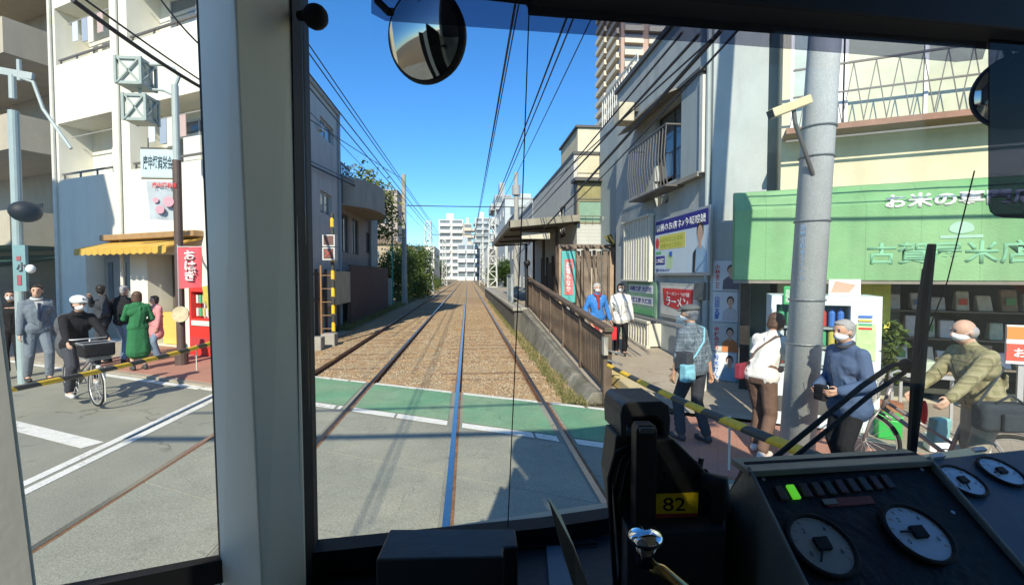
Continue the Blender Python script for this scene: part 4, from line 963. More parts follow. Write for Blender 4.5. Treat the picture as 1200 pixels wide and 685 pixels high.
# second red block (cigarette kiosk) farther right
G3 = FN(7.7); a3 = b+.05
t = thing('red_cabinet', G3.p(a3+.3, .05), 'tall dark red cabinet to the right of the red vending machine', 'cabinet')
MB().fb(G3, a3, a3+.7, .05, 2.15, -.5, 0).build('body', M('dkred', (.5, .04, .04), .4, .1), t, bevel=.01)
for k in range(3): MB().fb(G3, a3+.08, a3+.22, 1.9-k*.35, 2.0-k*.35, .001, .01).build('mark', w_p, t)
# ============ street furniture, left
brown = M('brown_pole', (.10, .07, .06), .55, .15, 5); blp = M('pale_blue_paint', (.38, .44, .43), .5, .08, 4, streak=.15)
b0 = atZ(213, 427, .04)
lpst = thing('lamp_post', b0, 'brown and pale grey lamp post with two caged lanterns on a curved arm', 'lamp post')
D = b0.y
def lpp(px, py, dy=0): return atY(px, py, D+dy)
zt = lpp(211, 100).z; zm = lpp(211, 188).z
MB().tube([b0, (b0.x, b0.y, zm)], .085, 14).tube([(b0.x, b0.y, .04), (b0.x, b0.y, .3)], .13, 14).build('lower_pole', brown, lpst)
MB().tube([(b0.x, b0.y, zm), (b0.x, b0.y, zt)], .07, 14).build('upper_pole', blp, lpst)
m = MB(); p0 = V((b0.x, b0.y, zt-.05)); e = lpp(176, 76); mid = lpp(203, 80)
m.tube([p0, lpp(210, 90), mid, lpp(190, 76), e], .035); p1 = V((b0.x, b0.y, zt-.45)); m.tube([p1, lpp(204, 112), lpp(192, 106), lpp(176, 105)], .03).tube([lpp(164, 103), lpp(164, 112)], .03)
m.build('arm', blp, lpst)
frm = M('lantern_frame', (.30, .36, .34), .5, .1)
for (x0, y0, x1, y1) in ((143, 71, 176, 104), (151, 113, 180, 145)):
    a = lpp(x0, y0); b = lpp(x1, y1); w_ = (b.x-a.x); h_ = a.z-b.z; c = (a+b)/2
    lt = MB().box((c.x-w_*.38, D-w_*.38, b.z+.04), (c.x+w_*.38, D+w_*.38, a.z-.04)).build('lantern', M('lantern_glass', (.55, .58, .52), .3, .1, 3), lpst)
    m = MB(); k = w_*.45
    for z in (b.z, a.z-.06): m.box((c.x-k, D-k, z), (c.x+k, D+k, z+.06))
    for sx in (-1, 1):
        for sy in (-1, 1): m.box((c.x+sx*k-.025, D+sy*k-.025, b.z), (c.x+sx*k+.025, D+sy*k+.025, a.z))
    for yy in (-k, k): m.bar((c.x-k, D+yy, b.z), (c.x+k, D+yy, a.z), .03).bar((c.x-k, D+yy, a.z), (c.x+k, D+yy, b.z), .03)
    for xx in (-k, k): m.bar((c.x+xx, D-k, b.z), (c.x+xx, D+k, a.z), .03).bar((c.x+xx, D-k, a.z), (c.x+xx, D+k, b.z), .03)
    m.build('cage', frm, lt)
FP = Fr((0, D, 0), (1, 0, 0), (0, -1, 0))
# shopping street sign and banner hung from the post
ss_ = thing('street_sign', lpp(188, 200), 'pale hanging sign with six dark characters on the lamp post', 'sign')
a = lpp(165, 175); b = lpp(206, 208)
MB().box((a.x, D-.02, b.z), (b.x, D+.02, a.z)).build('panel', M('sign_pale', (.46, .58, .60), .5, .05, 3), ss_)
text('庚申塚商栄会', FP, a.x+.05, b.z+.16, .30, .022, flat((.05, .09, .12)), ss_, w=(b.x-a.x)-.1, bold=.02)
MB().bar((a.x, D, a.z+.03), (b0.x, D, a.z+.03), .03).bar((a.x, D, b.z-.03), (b0.x, D, b.z-.03), .03).bar((a.x+.15, D, a.z+.03), (a.x+.15, D, a.z+.25), .02).build('bracket', dgrey, ss_)
bn = thing('banner', lpp(190, 240), 'white cloth banner with a pink flower drawing hanging below the street sign', 'banner')
a = lpp(172, 212); b = lpp(206, 258)
m = MB(); n1 = 8; vs = []
for i in range(n1+1):
    for j in range(n1+1):
        u, v = i/n1, j/n1; vs.append(V((a.x+(b.x-a.x)*u+.04*v*(1-u), D-.02+.05*math.sin(u*7+v*3)*v, a.z+(b.z-a.z)*v)))
m.add(vs, [(i*(n1+1)+j, (i+1)*(n1+1)+j, (i+1)*(n1+1)+j+1, i*(n1+1)+j+1) for i in range(n1) for j in range(n1)])
cl = m.build('cloth', M('cloth_white', (.40, .45, .48), .8, .12, 3), bn, smooth=True)
Fb = FP
text('庚申塚参道', Fb, a.x+.16, a.z-.16, .12, .09, red_p, bn, w=.5, bold=.02)
for (cx, cz, rr0) in ((.30, -.62, .09), (.48, -.45, .11), (.22, -.42, .06)):
    MB().extr([V((a.x+cx+rr0*math.cos(t), D-.085, a.z+cz+rr0*math.sin(t))) for t in [i*math.pi/8 for i in range(16)]], (0, -.003, 0)).build('flower', flat((.62, .30, .36)), bn)
# red flag on thin pole
fl_ = thing('flag', (b0.x-.06, D-.1, .05), 'red upright flag with white lettering tied in front of the lamp post', 'flag')
a = atY(208, 289, D-.15); b = atY(238, 338, D-.15)
MB().tube([(a.x, D-.15, 1.0), (a.x, D-.15, a.z+.05)], .012).tube([(a.x, D-.15, a.z), (b.x+.03, D-.15, a.z)], .01).build('pole', alum, fl_)
m = MB(); vs = []
for i in range(9):
    for j in range(9):
        u, v = i/8, j/8; vs.append(V((a.x+(b.x-a.x)*u-.05*v*u, D-.15+.05*math.sin(u*6+v*2)*u, a.z+(b.z-a.z)*v+.03*u*v)))
m.add(vs, [(i*9+j, (i+1)*9+j, (i+1)*9+j+1, i*9+j+1) for i in range(8) for j in range(8)]); m.build('cloth', M('flag_red', (.68, .10, .12), .8, .08, 3), fl_, smooth=True)
Fl = Fr((0, D-.15, 0), (1, 0, 0), (0, -1, 0)); text('おはぎ', Fl, a.x+.16, b.z+.16, .66, .06, flat((.8, .62, .6)), fl_, w=.24, vertical=True, bold=.05)
# round mirror / sign at chest height
MB().disc(atY(212, 368, D-.2), (0, -1, .1), .17, .03).build('badge_disc', M('disc', (.5, .42, .26), .5, .3, 8), lpst)
# pale pole with teal sign at the far left
q = atY(22, 300, 9.6)
lp2 = thing('street_pole', (q.x, 9.6, .04), 'pale turquoise street pole with a vertical sign at the far left', 'pole')
zt2 = atY(22, 88, 9.6).z
MB().tube([(q.x, 9.6, .0), (q.x, 9.6, atY(22, 130, 9.6).z)], .078, 14).build('lower_pole', M('turq', (.30, .38, .38), .5, .1, 4), lp2)
MB().tube([(q.x, 9.6, 5.2), (q.x, 9.6, zt2)], .055, 12).tube([(q.x+.12, 9.6, 5.9), (q.x+.12, 9.6, zt2-.1)], .035).tube([(q.x-.5, 9.6, zt2+.05), (q.x, 9.6, zt2), (q.x+.35, 9.6, zt2-.12), (q.x+.5, 9.6, zt2-.6), (q.x+.95, 9.6, zt2-1.3)], .03).build('upper_pole', blp, lp2)
MB().bar((q.x-1.4, 9.6, zt2+.25), (q.x+.35, 9.6, zt2-.02), .06, .12).build('lamp_arm', blp, lp2)
a = atY(14, 287, 9.4); b = atY(31, 341, 9.4)
sg = MB().box((a.x, 9.4, b.z), (b.x, 9.46, a.z)).build('sign_plate', M('turq2', (.17, .30, .32), .5, .1, 4), lp2)
Fs = Fr((0, 9.4, 0), (1, 0, 0), (0, -1, 0)); text('小', Fs, a.x+.06, a.z-.48, .17, .004, flat((.05, .04, .05)), sg, bold=.05)
MB().box((a.x+.07, 9.39, a.z-.72), (b.x-.07, 9.398, a.z-.54)).box((a.x+.07, 9.39, a.z-.28), (b.x-.07, 9.398, a.z-.20)).build('marks', flat((.3, .08, .1)), sg)
MB().ell(atY(30, 248, 9.4), (.22, .25, .19)).build('mirror_back', blackm, lp2, smooth=True); MB().ell(atY(36, 315, 9.4), (.07, .07, .08)).build('lamp', w_p, lp2, smooth=True)
# ============ crossing gates
stripe = bpy.data.materials.new('gate_stripes'); stripe.use_nodes = True
nt = stripe.node_tree; n_ = nt.nodes; b_ = n_['Principled BSDF']; b_.inputs['Roughness'].default_value = .5
tc = n_.new('ShaderNodeNewGeometry'); sx_ = n_.new('ShaderNodeSeparateXYZ'); nt.links.new(tc.outputs['Position'], sx_.inputs[0])
a1_ = n_.new('ShaderNodeMath'); a1_.operation = 'ADD'; nt.links.new(sx_.outputs[1], a1_.inputs[0]); nt.links.new(sx_.outputs[2], a1_.inputs[1])
d_ = n_.new('ShaderNodeMath'); d_.operation = 'DIVIDE'; d_.inputs[1].default_value = .52; nt.links.new(a1_.outputs[0], d_.inputs[0])
f_ = n_.new('ShaderNodeMath'); f_.operation = 'FRACT'; nt.links.new(d_.outputs[0], f_.inputs[0])
g_ = n_.new('ShaderNodeMath'); g_.operation = 'GREATER_THAN'; g_.inputs[1].default_value = .5; nt.links.new(f_.outputs[0], g_.inputs[0])
nz = n_.new('ShaderNodeTexNoise'); nz.inputs['Scale'].default_value = 14; nt.links.new(tc.outputs['Position'], nz.inputs[0])
mx = n_.new('ShaderNodeMix'); mx.data_type = 'RGBA'; mx.inputs[6].default_value = (.82, .50, .03, 1); mx.inputs[7].default_value = (.05, .05, .045, 1); nt.links.new(g_.outputs[0], mx.inputs[0])
mr_ = n_.new('ShaderNodeMapRange'); mr_.inputs[3].default_value = .75; mr_.inputs[4].default_value = 1.2; nt.links.new(nz.outputs[0], mr_.inputs[0])
vm_ = n_.new('ShaderNodeVectorMath'); vm_.operation = 'SCALE'; nt.links.new(mx.outputs[2], vm_.inputs[0]); nt.links.new(mr_.outputs[0], vm_.inputs['Scale']); nt.links.new(vm_.outputs[0], b_.inputs['Base Color'])
def gate(t, p, q, r0, r1, rods):
    p, q = V(p), V(q); n = 14
    MB().tube([p+(q-p)*i/n-ZZ*.05*math.sin(math.pi*i/n) for i in range(n+1)], [r0+(r1-r0)*i/n for i in range(n+1)], 12).build('boom', stripe, t)
    for k in rods:
        c = p+(q-p)*k; MB().tube([c, c-ZZ*.42], .008, 6).build('hanging_rod', flat((.6, .58, .5)), t)
LG0 = atX(26, 453, -4.45); LG1 = atX(262, 396, -4.45)
lg_ = thing('crossing_gate', (-4.45, 8.9, 0), 'lowered yellow and black crossing gate across the road on the left', 'crossing gate')
dirv = (LG1-LG0).normalized()
gate(lg_, LG1+dirv*.85, LG0-dirv*.15, .042, .028, (.35, .75))
MB().box((-4.35, 9.15, 0), (-4.0, 9.6, 1.2)).build('machine_box', M('gate_yellow', (.60, .42, .05), .5, .15, 4), lg_, bevel=.03)
# yellow safety net hanging at the gate root
m = MB()
pts = [(242, 336), (247, 352), (252, 370), (256, 385), (261, 398)]
vs = []
for i, (x, y) in enumerate(pts):
    vs += [atY(x-5-(i % 2)*2, y, 8.3), atY(x+5+(i % 2)*3, y-3, 8.4)]
m.add(vs, [(2*i, 2*i+1, 2*i+3, 2*i+2) for i in range(4)]); o = m.build('yellow_strap', M('strap', (.62, .48, .08), .7, .2, 12), lg_); o.modifiers.new('s', 'SOLIDIFY').thickness = .02
rg = thing('crossing_gate', (2.1, 2.0, 0), 'lowered yellow and black crossing gate in front of the man in the flat cap', 'crossing gate')
RG0 = atX(713, 428, 1.86); RG1 = atX(990, 543, 2.06)
dirv = (RG1-RG0).normalized()
gate(rg, RG1+dirv*.9, RG0, .040, .026, (.12, .42))
bx_ = RG1+dirv*1.1
MB().box((bx_.x-.2, bx_.y-.3, 0), (bx_.x+.25, bx_.y+.2, 1.2)).build('machine_box', M('gate_yellow2', (.60, .42, .05), .5, .15, 4), rg, bevel=.03)
# second, raised-lying bar stub near the ramp
MB().bar(atZ(712, 455, .05), atZ(735, 473, .03), .05).build('steel_strip', dgrey, label='thin dark steel strip lying across the foot of the ramp', cat='strip')
# white guard rail near the cap man
wgr = thing('guard_rail', (3.9, 6.9, .03), 'white tubular guard rail behind the man in the flat cap', 'guard rail')
a = V((3.95, 8.3, .03)); b = V((4.02, 7.75, .03))
MB().tube([a, a+ZZ*.8, a+ZZ*.85+(b-a)*.05, b+ZZ*.85-(b-a)*.05, b+ZZ*.8, b], .03).tube([a+ZZ*.45, b+ZZ*.45], .022).build('tube', M('guard_w', (.62, .60, .50), .5, .15, 5, streak=.2), wgr)
# ============ warning signal of the crossing (left, striped post)
q = atY(391, 392, 14.8); zt = atY(391, 250, 14.8).z; x = q.x
sgp = thing('crossing_signal', (x, 14.8, -.1), 'yellow and black striped signal post with two lamp heads beside the grey building', 'signal')
MB().tube([(x, 14.8, -.1), (x, 14.8, zt)], .055, 14).build('post', stripe, sgp)
sgm = M('signal_white', (.58, .58, .54), .5, .1)
for (y0, y1) in ((275, 289), (290, 305)):
    a = atY(378, y0, 14.6); b = atY(393, y1, 14.6)
    hd = MB().box((a.x, 14.55, b.z), (b.x, 14.85, a.z)).build('lamp_head', sgm, sgp, bevel=.015)
    MB().box((a.x+.04, 14.54, b.z+.05), (b.x-.04, 14.549, a.z-.03)).build('face', flat((.14, .07, .06)), hd)
    if y0 > 280:
        c = (a+b)/2; MB().bar((a.x+.08, 14.535, b.z+.1), (b.x-.08, 14.535, a.z-.08), .02).bar((a.x+.08, 14.535, a.z-.08), (b.x-.08, 14.535, b.z+.1), .02).build('cross_mark', flat((.6, .1, .06)), hd)
m = MB().tube([(x-.35, 14.8, -.1), (x-.35, 14.8, 2.3)], .03); 
for k in range(5): m.bar((x-.35, 14.8, .4+k*.4), (x, 14.8, .4+k*.4), .02)
m.build('cage', M('cage', (.3, .17, .08), .6, .2), sgp)
# ============ utility pole, right foreground
up0 = V((3.40, 4.62, .03)); tp = atY(967, 40, 4.62)
dv = V((tp.x-up0.x-.02, 0, tp.z)).normalized()
upo = thing('utility_pole', up0, 'thick grey concrete utility pole on the right pavement behind the man in blue', 'pole')
MB().tube([up0, up0+V(((tp.x-up0.x)*2.3, 0, (tp.z)*2.3))], [.165, .125], 24).build('pole', M('pole_near', (.50, .53, .52), .8, .10, 3, .06, streak=.3, fine=.15), upo, smooth=True)
def onp(z): return up0+V((tp.x-up0.x, 0, tp.z))*((z-.03)/tp.z)
def onr(z): return .165-.04*z/11+.006
for z in (1.3, 1.75, 2.55, 3.2, 3.5): MB().ring(onp(z), (0, 0, 1), onr(z), .010, 24, 6).build('band', M('band', (.2, .22, .22), .5, .1, metal=.4), upo)
Fp = Fr(onp(0)+V((0, -.162, 0)), (1, 0, 0), (0, -1, 0))
text('巣鴨自動車スクール', Fp, -.13, 1.95, .55, .006, flat((.12, .2, .3)), upo, w=.06, vertical=True, bold=.02)
cc = thing('security_camera', onp(3.15), 'long cream security camera housing fixed to the utility pole', 'security camera')
a = atY(903, 134, 4.45); b = atY(948, 117, 4.45)
MB().bar(a, b, .10, .085).build('housing', M('cam_cream', (.60, .52, .30), .5, .15, 5), cc, bevel=.01)
MB().bar(a-(b-a)*.01, a+(b-a)*.10, .092, .075).build('lens_hood', blackm, cc); MB().tube([a+(b-a)*.6-ZZ*.04, a+(b-a)*.65-ZZ*.18, onp(3.0)+V((-.1, -.1, 0))], .02).build('bracket', dgrey, cc)
# ============ left foreground shadow caster: pole and building across the road (outside the frame)
# ============ overhead wires
wire = M('wire', (.03, .03, .035), .6, .1)
def cable(pts, r, label, group='overhead wires above the tracks', sag=0.0):
    r *= 1.45
    m = MB(); P_ = []
    for a, b in zip(pts, pts[1:]):
        a, b = V(a), V(b); n = 8
        for i in range(n): t = i/n; P_.append(a+(b-a)*t-ZZ*sag*4*t*(1-t))
    P_.append(V(pts[-1])); m.tube(P_, r, 5)
    return m.build('overhead_wire', wire, label=label, cat='wire', group=group)
ZW = 5.25
lab = 'thin black overhead wire running along the tracks against the blue sky'
for x, z, r in ((.57, ZW, .009), (.72, ZW+.55, .008), (-2.5, ZW, .009), (-2.6, ZW+.6, .008)):
    cable([(x, -4, z), (x, 34, z), (x, 90, z), (x, 200, z)], r, lab, sag=.05)
def vw(px, py, z, r=.012, y0=1.2, sag=.15, lab=lab, y1=34):
    d = ray(px, py); X = d.x/d.z*(z-2)   # a wire parallel to the track
    d = ray(px, py); t = (z-2)/d.z; X = d.x*t
    cable([(X, y0, z), (X, y1, z), (X, 90, z)], r, lab, sag=sag)
vw(660, 25, 7.2, .016); vw(668, 25, 7.6, .014); vw(690, 22, 7.5, .010); vw(600, 26, 8.0, .008)
vw(362, 60, 6.6, .010, sag=.05); vw(362, 100, 6.6, .012, sag=.05); vw(362, 128, 6.3, .007, sag=.05)
labr = 'black service cable crossing in front of the poster building'
def seg(p, q, yp, yq, r, sag, lab): cable([atY(*p, yp), atY(*q, yq)], r, lab, 'service cables in front of the poster building', sag)
seg((846, 35), (605, 300), 4.6, 34, .018, .1, labr); seg((820, 40), (600, 275), 4.6, 34, .012, .1, labr); seg((800, 38), (608, 262), 4.6, 34, .009, .1, labr)
seg((835, 45), (610, 245), 4.6, 34, .008, .05, labr); seg((870, 30), (640, 262), 4.6, 30, .010, .3, labr)
for k, (z, r_) in enumerate(((4.75, .016), (5.02, .009), (5.35, .014))):
    c0 = V((3.33, 4.62, z)); cable([c0, c0+U*14+ZZ*.3], r_, 'cable strung through the thick grey utility pole above the right pavement', 'cables across the road at the near pole', .25)
cable([(-6, -2.0, 6.1), (1.4, -2.15, 6.1)], .042, 'thick span cable across both tracks behind the viewpoint', None, .1)
cable([(-6, -1.3, 6.4), (1.4, -1.25, 6.5)], .02, 'thinner span cable across both tracks overhead', None, .1)
# heavy cable bundle at the upper left
a, b = atY(60, -20, 3.4), atY(240, 105, 3.4)
P = [atX(85, 0, -4.9), atX(240, 105, -4.9), atX(363, 193, -4.85), (-4.7, 33.8, 6.9)]
cable(P, .022, 'thick twisted cable crossing in front of the white apartment building', 'cables at the left', .05)
cable([V(p)+V((0, 0, .12)) for p in P], .010, 'thin cable strung just above the thick twisted cable at the left', 'cables at the left ', .02)
cable([atY(185, -5, 8), atY(240, 58, 8.6), (-4.4, 33.8, 8.6)], .01, 'single thin wire coming down past the upper window of the white apartment', None, .05)
cable([(-4.4, 34, 6.85), (pB.location.x, 34, 6.85)], .022, 'horizontal span wire between the two concrete poles above the tracks', None, .02)
for k, yy in enumerate((56, 96)): cable([(-4.5, yy, 6.7), (3, yy, 6.7)], .02, ['second span wire, between the nearer lattice masts', 'farthest span wire, between the far lattice masts'][k], None, .02)
# ============ trees and shrubs
def foliage(name, blobs, n, s, mat, parent=None, seed=1, **k):
    r = random.Random(seed); m = MB(); tot = sum(b[1][0]*b[1][1]*b[1][2] for b in blobs)
    for c, rd in blobs:
        c = V(c); nn = int(n*rd[0]*rd[1]*rd[2]/tot)
        # clumps inside the blob
        cl = []
        for _ in range(max(5, nn//45)):
            while True:
                v = V((r.uniform(-1, 1), r.uniform(-1, 1), r.uniform(-1, 1)))
                if .25 < v.length < 1: break
            cl.append(c+V((v.x*rd[0], v.y*rd[1], v.z*rd[2])))
        for i in range(nn):
            q = r.choice(cl); g = min(rd)*.28
            p = q+V((r.gauss(0, g), r.gauss(0, g), r.gauss(0, g*.8)))
            a = V((r.gauss(0, 1), r.gauss(0, 1), r.gauss(0, .6))).normalized(); b = a.cross(V((r.gauss(0, 1), r.gauss(0, 1), r.gauss(0, 1)))).normalized(); w_ = s*r.uniform(.6, 1.3)
            m.add([p-a*w_, p+b*w_*.5, p+a*w_, p-b*w_*.5], [(0, 1, 2, 3)])
    return m.build(name, mat, parent, **k)
lf1 = leafmat('leaves_dark', (.030, .065, .015), (.09, .15, .035)); lf2 = leafmat('leaves_yellow', (.10, .15, .03), (.24, .25, .07)); lf3 = leafmat('leaves_mid', (.06, .11, .025), (.15, .20, .05))
bark = M('bark', (.12, .09, .06), .9, .3, 8, .6)
def tree(x, y, h, blobs, n, s, mat, label, seed, group=None):
    t = thing('tree', (x, y, -.1), label, 'tree', group)
    m = MB().tube([(x, y, -.1), (x+.05, y, h*.3), (x-.05, y+.1, h*.6), (x, y, h*.85)], [.14, .11, .08, .03], 8)
    r = random.Random(seed)
    for k in range(7):
        a = r.uniform(0, 6.28); z = h*r.uniform(.35, .7); l = h*.25; m.tube([(x, y, z), (x+math.cos(a)*l*.6, y+math.sin(a)*l*.6, z+l*.5), (x+math.cos(a)*l, y+math.sin(a)*l, z+l)], [.05, .035, .015], 6)
    m.build('trunk', bark, t); foliage('crown', blobs, n, s, mat, t, seed); return t
c = atY(424, 212, 31); tree(c.x, 31, c.z, [((c.x, 31, c.z-.6), (1.6, 1.8, 1.3)), ((c.x+1.1, 31.5, c.z-2.2), (1.0, 1.3, 1.6)), ((c.x-1, 32, c.z-1.5), (1.2, 1.3, 1.3))], 5200, .13, lf2, 'tall yellowish tree showing above the rounded balcony house', 4)
c = atY(466, 300, 38); tree(c.x, 38, 4.2, [((c.x, 38, 2.6), (1.3, 1.6, 1.7)), ((c.x-1, 38, 1.6), (1, 1.2, 1.3))], 4200, .12, lf3, 'sunlit bushy tree behind the concrete pole at the left', 5)
c = atY(486, 300, 44); tree(c.x, 44, 4.4, [((c.x, 44, 2.9), (1.5, 2.4, 1.8)), ((c.x+.8, 43, 1.2), (1.0, 2, 1.1))], 5000, .13, lf3, 'sunlit green tree between the concrete pole and the white lattice mast', 6)
hd = thing('hedge', (-5.3, 50, -.1), 'low green hedge along the left side of the far track', 'hedge')
foliage('foliage', [((-5.4, y, .5), (.75, 2.6, .85)) for y in range(39, 92, 4)], 9000, .10, lf3, hd, 8)
foliage('flowers', [((-5.0, y, .6), (.6, 2.4, .5)) for y in range(40, 80, 5)], 1800, .07, lf2, hd, 9)
for i, (px_, Y_, h) in enumerate(((482, 78, 4.5), (591, 60, 3.8), (585, 84, 3.4), (516, 130, 6))):
    c = atY(px_, 300, Y_); tree(c.x, Y_, h, [((c.x, Y_, h*.6), (1.8, 2.2, h*.42))], 3400, .15, lf1 if i % 2 else lf3,
        ['round green tree at the left beyond the nearest lattice mast', 'green bush tree at the right just beyond the platform end', 'smaller bush tree behind the right lattice mast', 'distant green tree standing below the white towers at the left'][i], 20+i)
# ============ houses along the track
def house(x0, x1, y0, y1, h, mat, label, floors=2, side=1, roof=None, name='house', nw=3, winmat=pane):
    t = thing(name, ((x0+x1)/2, (y0+y1)/2, -.1), label, 'house' if h < 12 else 'building')
    MB().box((x0, y0, -.1), (x1, y1, h)).build('wall', mat, t)
    if roof == 'gable':
        ym = (x0+x1)/2; m = MB()
        m.add([(x0-.3, y0-.3, h-.1), (x1+.3, y0-.3, h-.1), (ym, y0-.3, h+(x1-x0)*.28), (x0-.3, y1+.3, h-.1), (x1+.3, y1+.3, h-.1), (ym, y1+.3, h+(x1-x0)*.28)], [(0, 1, 2), (5, 4, 3), (0, 2, 5, 3), (2, 1, 4, 5), (1, 0, 3, 4)]); m.build('roof', browr, t)
    else: MB().box((x0-.08, y0-.08, h+.002), (x1+.08, y1+.08, h+.18)).build('roof', grey, t)
    xs = x1 if side > 0 else x0; f = Fr((xs, y0, 0), (0, 1, 0), (side, 0, 0)); ff = Fr((x0, y0, 0), (1, 0, 0), (0, -1, 0))
    fh = h/floors
    for k in range(floors):
        for i in range(nw):
            s = (y1-y0)*(i+.5)/nw; window(f, s-.6, s+.6, k*fh+.9, k*fh+2.0, .03, t, alum, winmat, 1)
        for i in range(max(1, nw-1)):
            s = (x1-x0)*(i+.5)/max(1, nw-1); window(ff, s-.6, s+.6, k*fh+.9, k*fh+2.0, .03, t, alum, winmat, 1)
    return t
tan = M('tan_wall', (.42, .34, .24), .85, .1, 2); pale = M('pale_wall', (.46, .50, .50), .85, .1, 2); lgr = M('lightgrey', (.40, .42, .42), .85, .1, 2)
house(-12, -8.0, 58, 66, 5.8, tan, 'tan house with a pitched roof behind the left trees', 2, 1, 'gable')
house(-11.5, -7.2, 70, 80, 5.6, pale, 'pale blue house with a pitched roof at the left of the tracks', 2, 1, 'gable')
house(-11, -7.0, 84, 98, 6.0, lgr, 'light grey flat roofed house beyond the pitched roofs at the left', 2, 1)
house(-12, -7.0, 102, 122, 8.0, wwall, 'white three-storey house far along the left side', 3, 1)
house(-24, -12, 84, 96, 16.5, M('brown_block', (.40, .33, .29), .8, .1), 'brownish apartment block with pale balcony bands behind the concrete pole', 5, 1, None, 'apartment_block', 4)
house(4.9, 9, 36, 46, 7.4, lgr, 'grey flat roofed building behind the right concrete pole', 2, -1)
house(5.2, 10, 48, 62, 8.8, M('gr3', (.3, .32, .33), .85, .1), 'taller grey building beyond the platform at the right', 3, -1)
house(5.0, 10, 64, 80, 12.2, pale, 'pale stepped building at the right of the far tracks', 4, -1, None, 'stepped_building')
house(5.0, 10, 84, 110, 7.5, tan, 'tan building with low roof far along the right side', 2, -1)
house(4.8, 9, 115, 150, 9, wwall, 'white building farthest along the right side of the tracks', 3, -1)
# ============ far apartment towers
def tower(px0, px1, pyt, Y_, depth, mat, label, bal, name='apartment_tower', floors=None, bays=3, base=-.1, fcol=None):
    a = atY(px0, pyt, Y_); b = atY(px1, pyt, Y_); h = a.z
    t = thing(name, ((a.x+b.x)/2, Y_, base), label, 'tower')
    MB().box((a.x, Y_, base), (b.x, Y_+depth, h)).build('wall', mat, t)
    fl = floors or max(3, int(h/3.0)); f = Fr((a.x, Y_, 0), (1, 0, 0), (0, -1, 0)); W = b.x-a.x; m = MB(); g = MB(); fh = h/fl
    sd = 1 if a.x < 0 else -1; f2 = Fr((b.x if sd > 0 else a.x, Y_, 0), (0, 1, 0), (sd, 0, 0))
    for k in range(fl):
        z = k*fh
        for (F_, L_) in ((f, W), (f2, depth)):
            nb = bays if F_ is f else 2
            for i in range(nb):
                s0, s1 = L_*i/nb+L_*.04, L_*(i+1)/nb-L_*.04
                m.fb(F_, s0, s1, z+.1, z+fh*.42, .3, .95); g.fb(F_, s0+.15, s1-.15, z+fh*.42, z+fh*.88, .02, .08)
                m.fb(F_, s0, s1, z-.05, z+.099, .01, .95)
    m.build('balconies', bal, t); g.build('windows', M('far_glass', (.16, .19, .21), .3, .2, .4), t)
    MB().box((a.x+W*.3, Y_+2, h), (a.x+W*.6, Y_+6, h+3.2)).build('roof_house', mat, t)
    return t
tw = M('tower_white', (.60, .60, .56), .8, .06, .2); twb = M('tower_bal', (.70, .70, .66), .7, .05, .2); twg = M('tower_grey', (.40, .45, .48), .8, .06, .2)
tower(514, 543, 257, 235, 12, tw, 'white apartment tower at the end of the tracks, the broader left one', twb, bays=2)
tower(543.5, 553, 262, 230, 10, M('tower_beige', (.58, .48, .36), .8, .06, .2), 'narrow beige apartment tower joined to the right side of the white one', M('tbb', (.6, .5, .38), .7, .05), bays=1)
tower(557, 574, 255, 250, 12, tw, 'slim white apartment tower at the right of the vanishing point', twg, bays=2)
tower(536, 556, 286, 190, 8, twg, 'lower pale grey block with arched top in front of the white towers', twb, bays=2)
tower(499, 512, 300, 180, 8, pale, 'low pale block at the left foot of the white towers', twb, bays=2)
tower(580, 600, 228, 112, 12, M('step_grey', (.36, .37, .38), .8, .06, .3), 'dark grey stepped apartment block at the right above the shelter', lgr, bays=2)
tower(598, 640, 238, 140, 12, pale, 'pale apartment block behind the bay window house', twb, bays=3)
# red-white antenna? plain mast on the tower
tb = tower(730, 815, -210, 120, 22, M('brick_tower', (.44, .31, .25), .8, .08, .3), 'very tall reddish brown high-rise with cream balconies on the right', M('cream_bal', (.64, .57, .44), .7, .06, .3), name='high_rise', bays=3, floors=38)
# distant low town closing the horizon
tn = random.Random(42)
dm = [tan, pale, lgr, wwall, cream]
for i in range(26):
    x = -200+i*16+tn.uniform(-4, 4); y = tn.uniform(255, 330); h = tn.uniform(5, 13)
    if -16 < x < 12: y += 120
    t = thing('distant_house', (x, y, -.1), 'small plain far-off building in the low town on the horizon', 'building', 'far-off buildings on the horizon')
    MB().box((x, y, -.1), (x+tn.uniform(9, 15), y+10, h)).build('wall', dm[i % 5], t); MB().box((x+2, y+2, h), (x+5, y+5, h+2)).build('roof_house', dm[(i+1) % 5], t)
# tram far ahead between the towers
ft_ = thing('distant_tram', (.5, 215, 0), 'small dark tram standing far down the tracks below the towers', 'tram')
MB().box((-.6, 215, .5), (1.6, 226, 3.5)).build('body', M('tram_far', (.20, .10, .09), .5, .1), ft_, bevel=.15); MB().box((-.4, 214.95, 1.8), (1.4, 214.99, 2.9)).build('windscreen', blackm, ft_); MB().box((-.5, 215.4, -.07), (1.5, 225, .5)).build('bogie', blackm, ft_)
# building across the road at the left behind the camera: casts the big shade on the white apartments
bs = thing('corner_house', (-17, 4, -.1), 'pale house outside the left edge whose shade falls on the white apartments', 'house')
MB().box((-24, 2.5, -.1), (-13.3, 5.5, 12.9)).build('wall', cream, bs)
MB().box((-24.1, 2.4, 12.9), (-13.2, 5.6, 13.1)).build('roof', grey, bs)
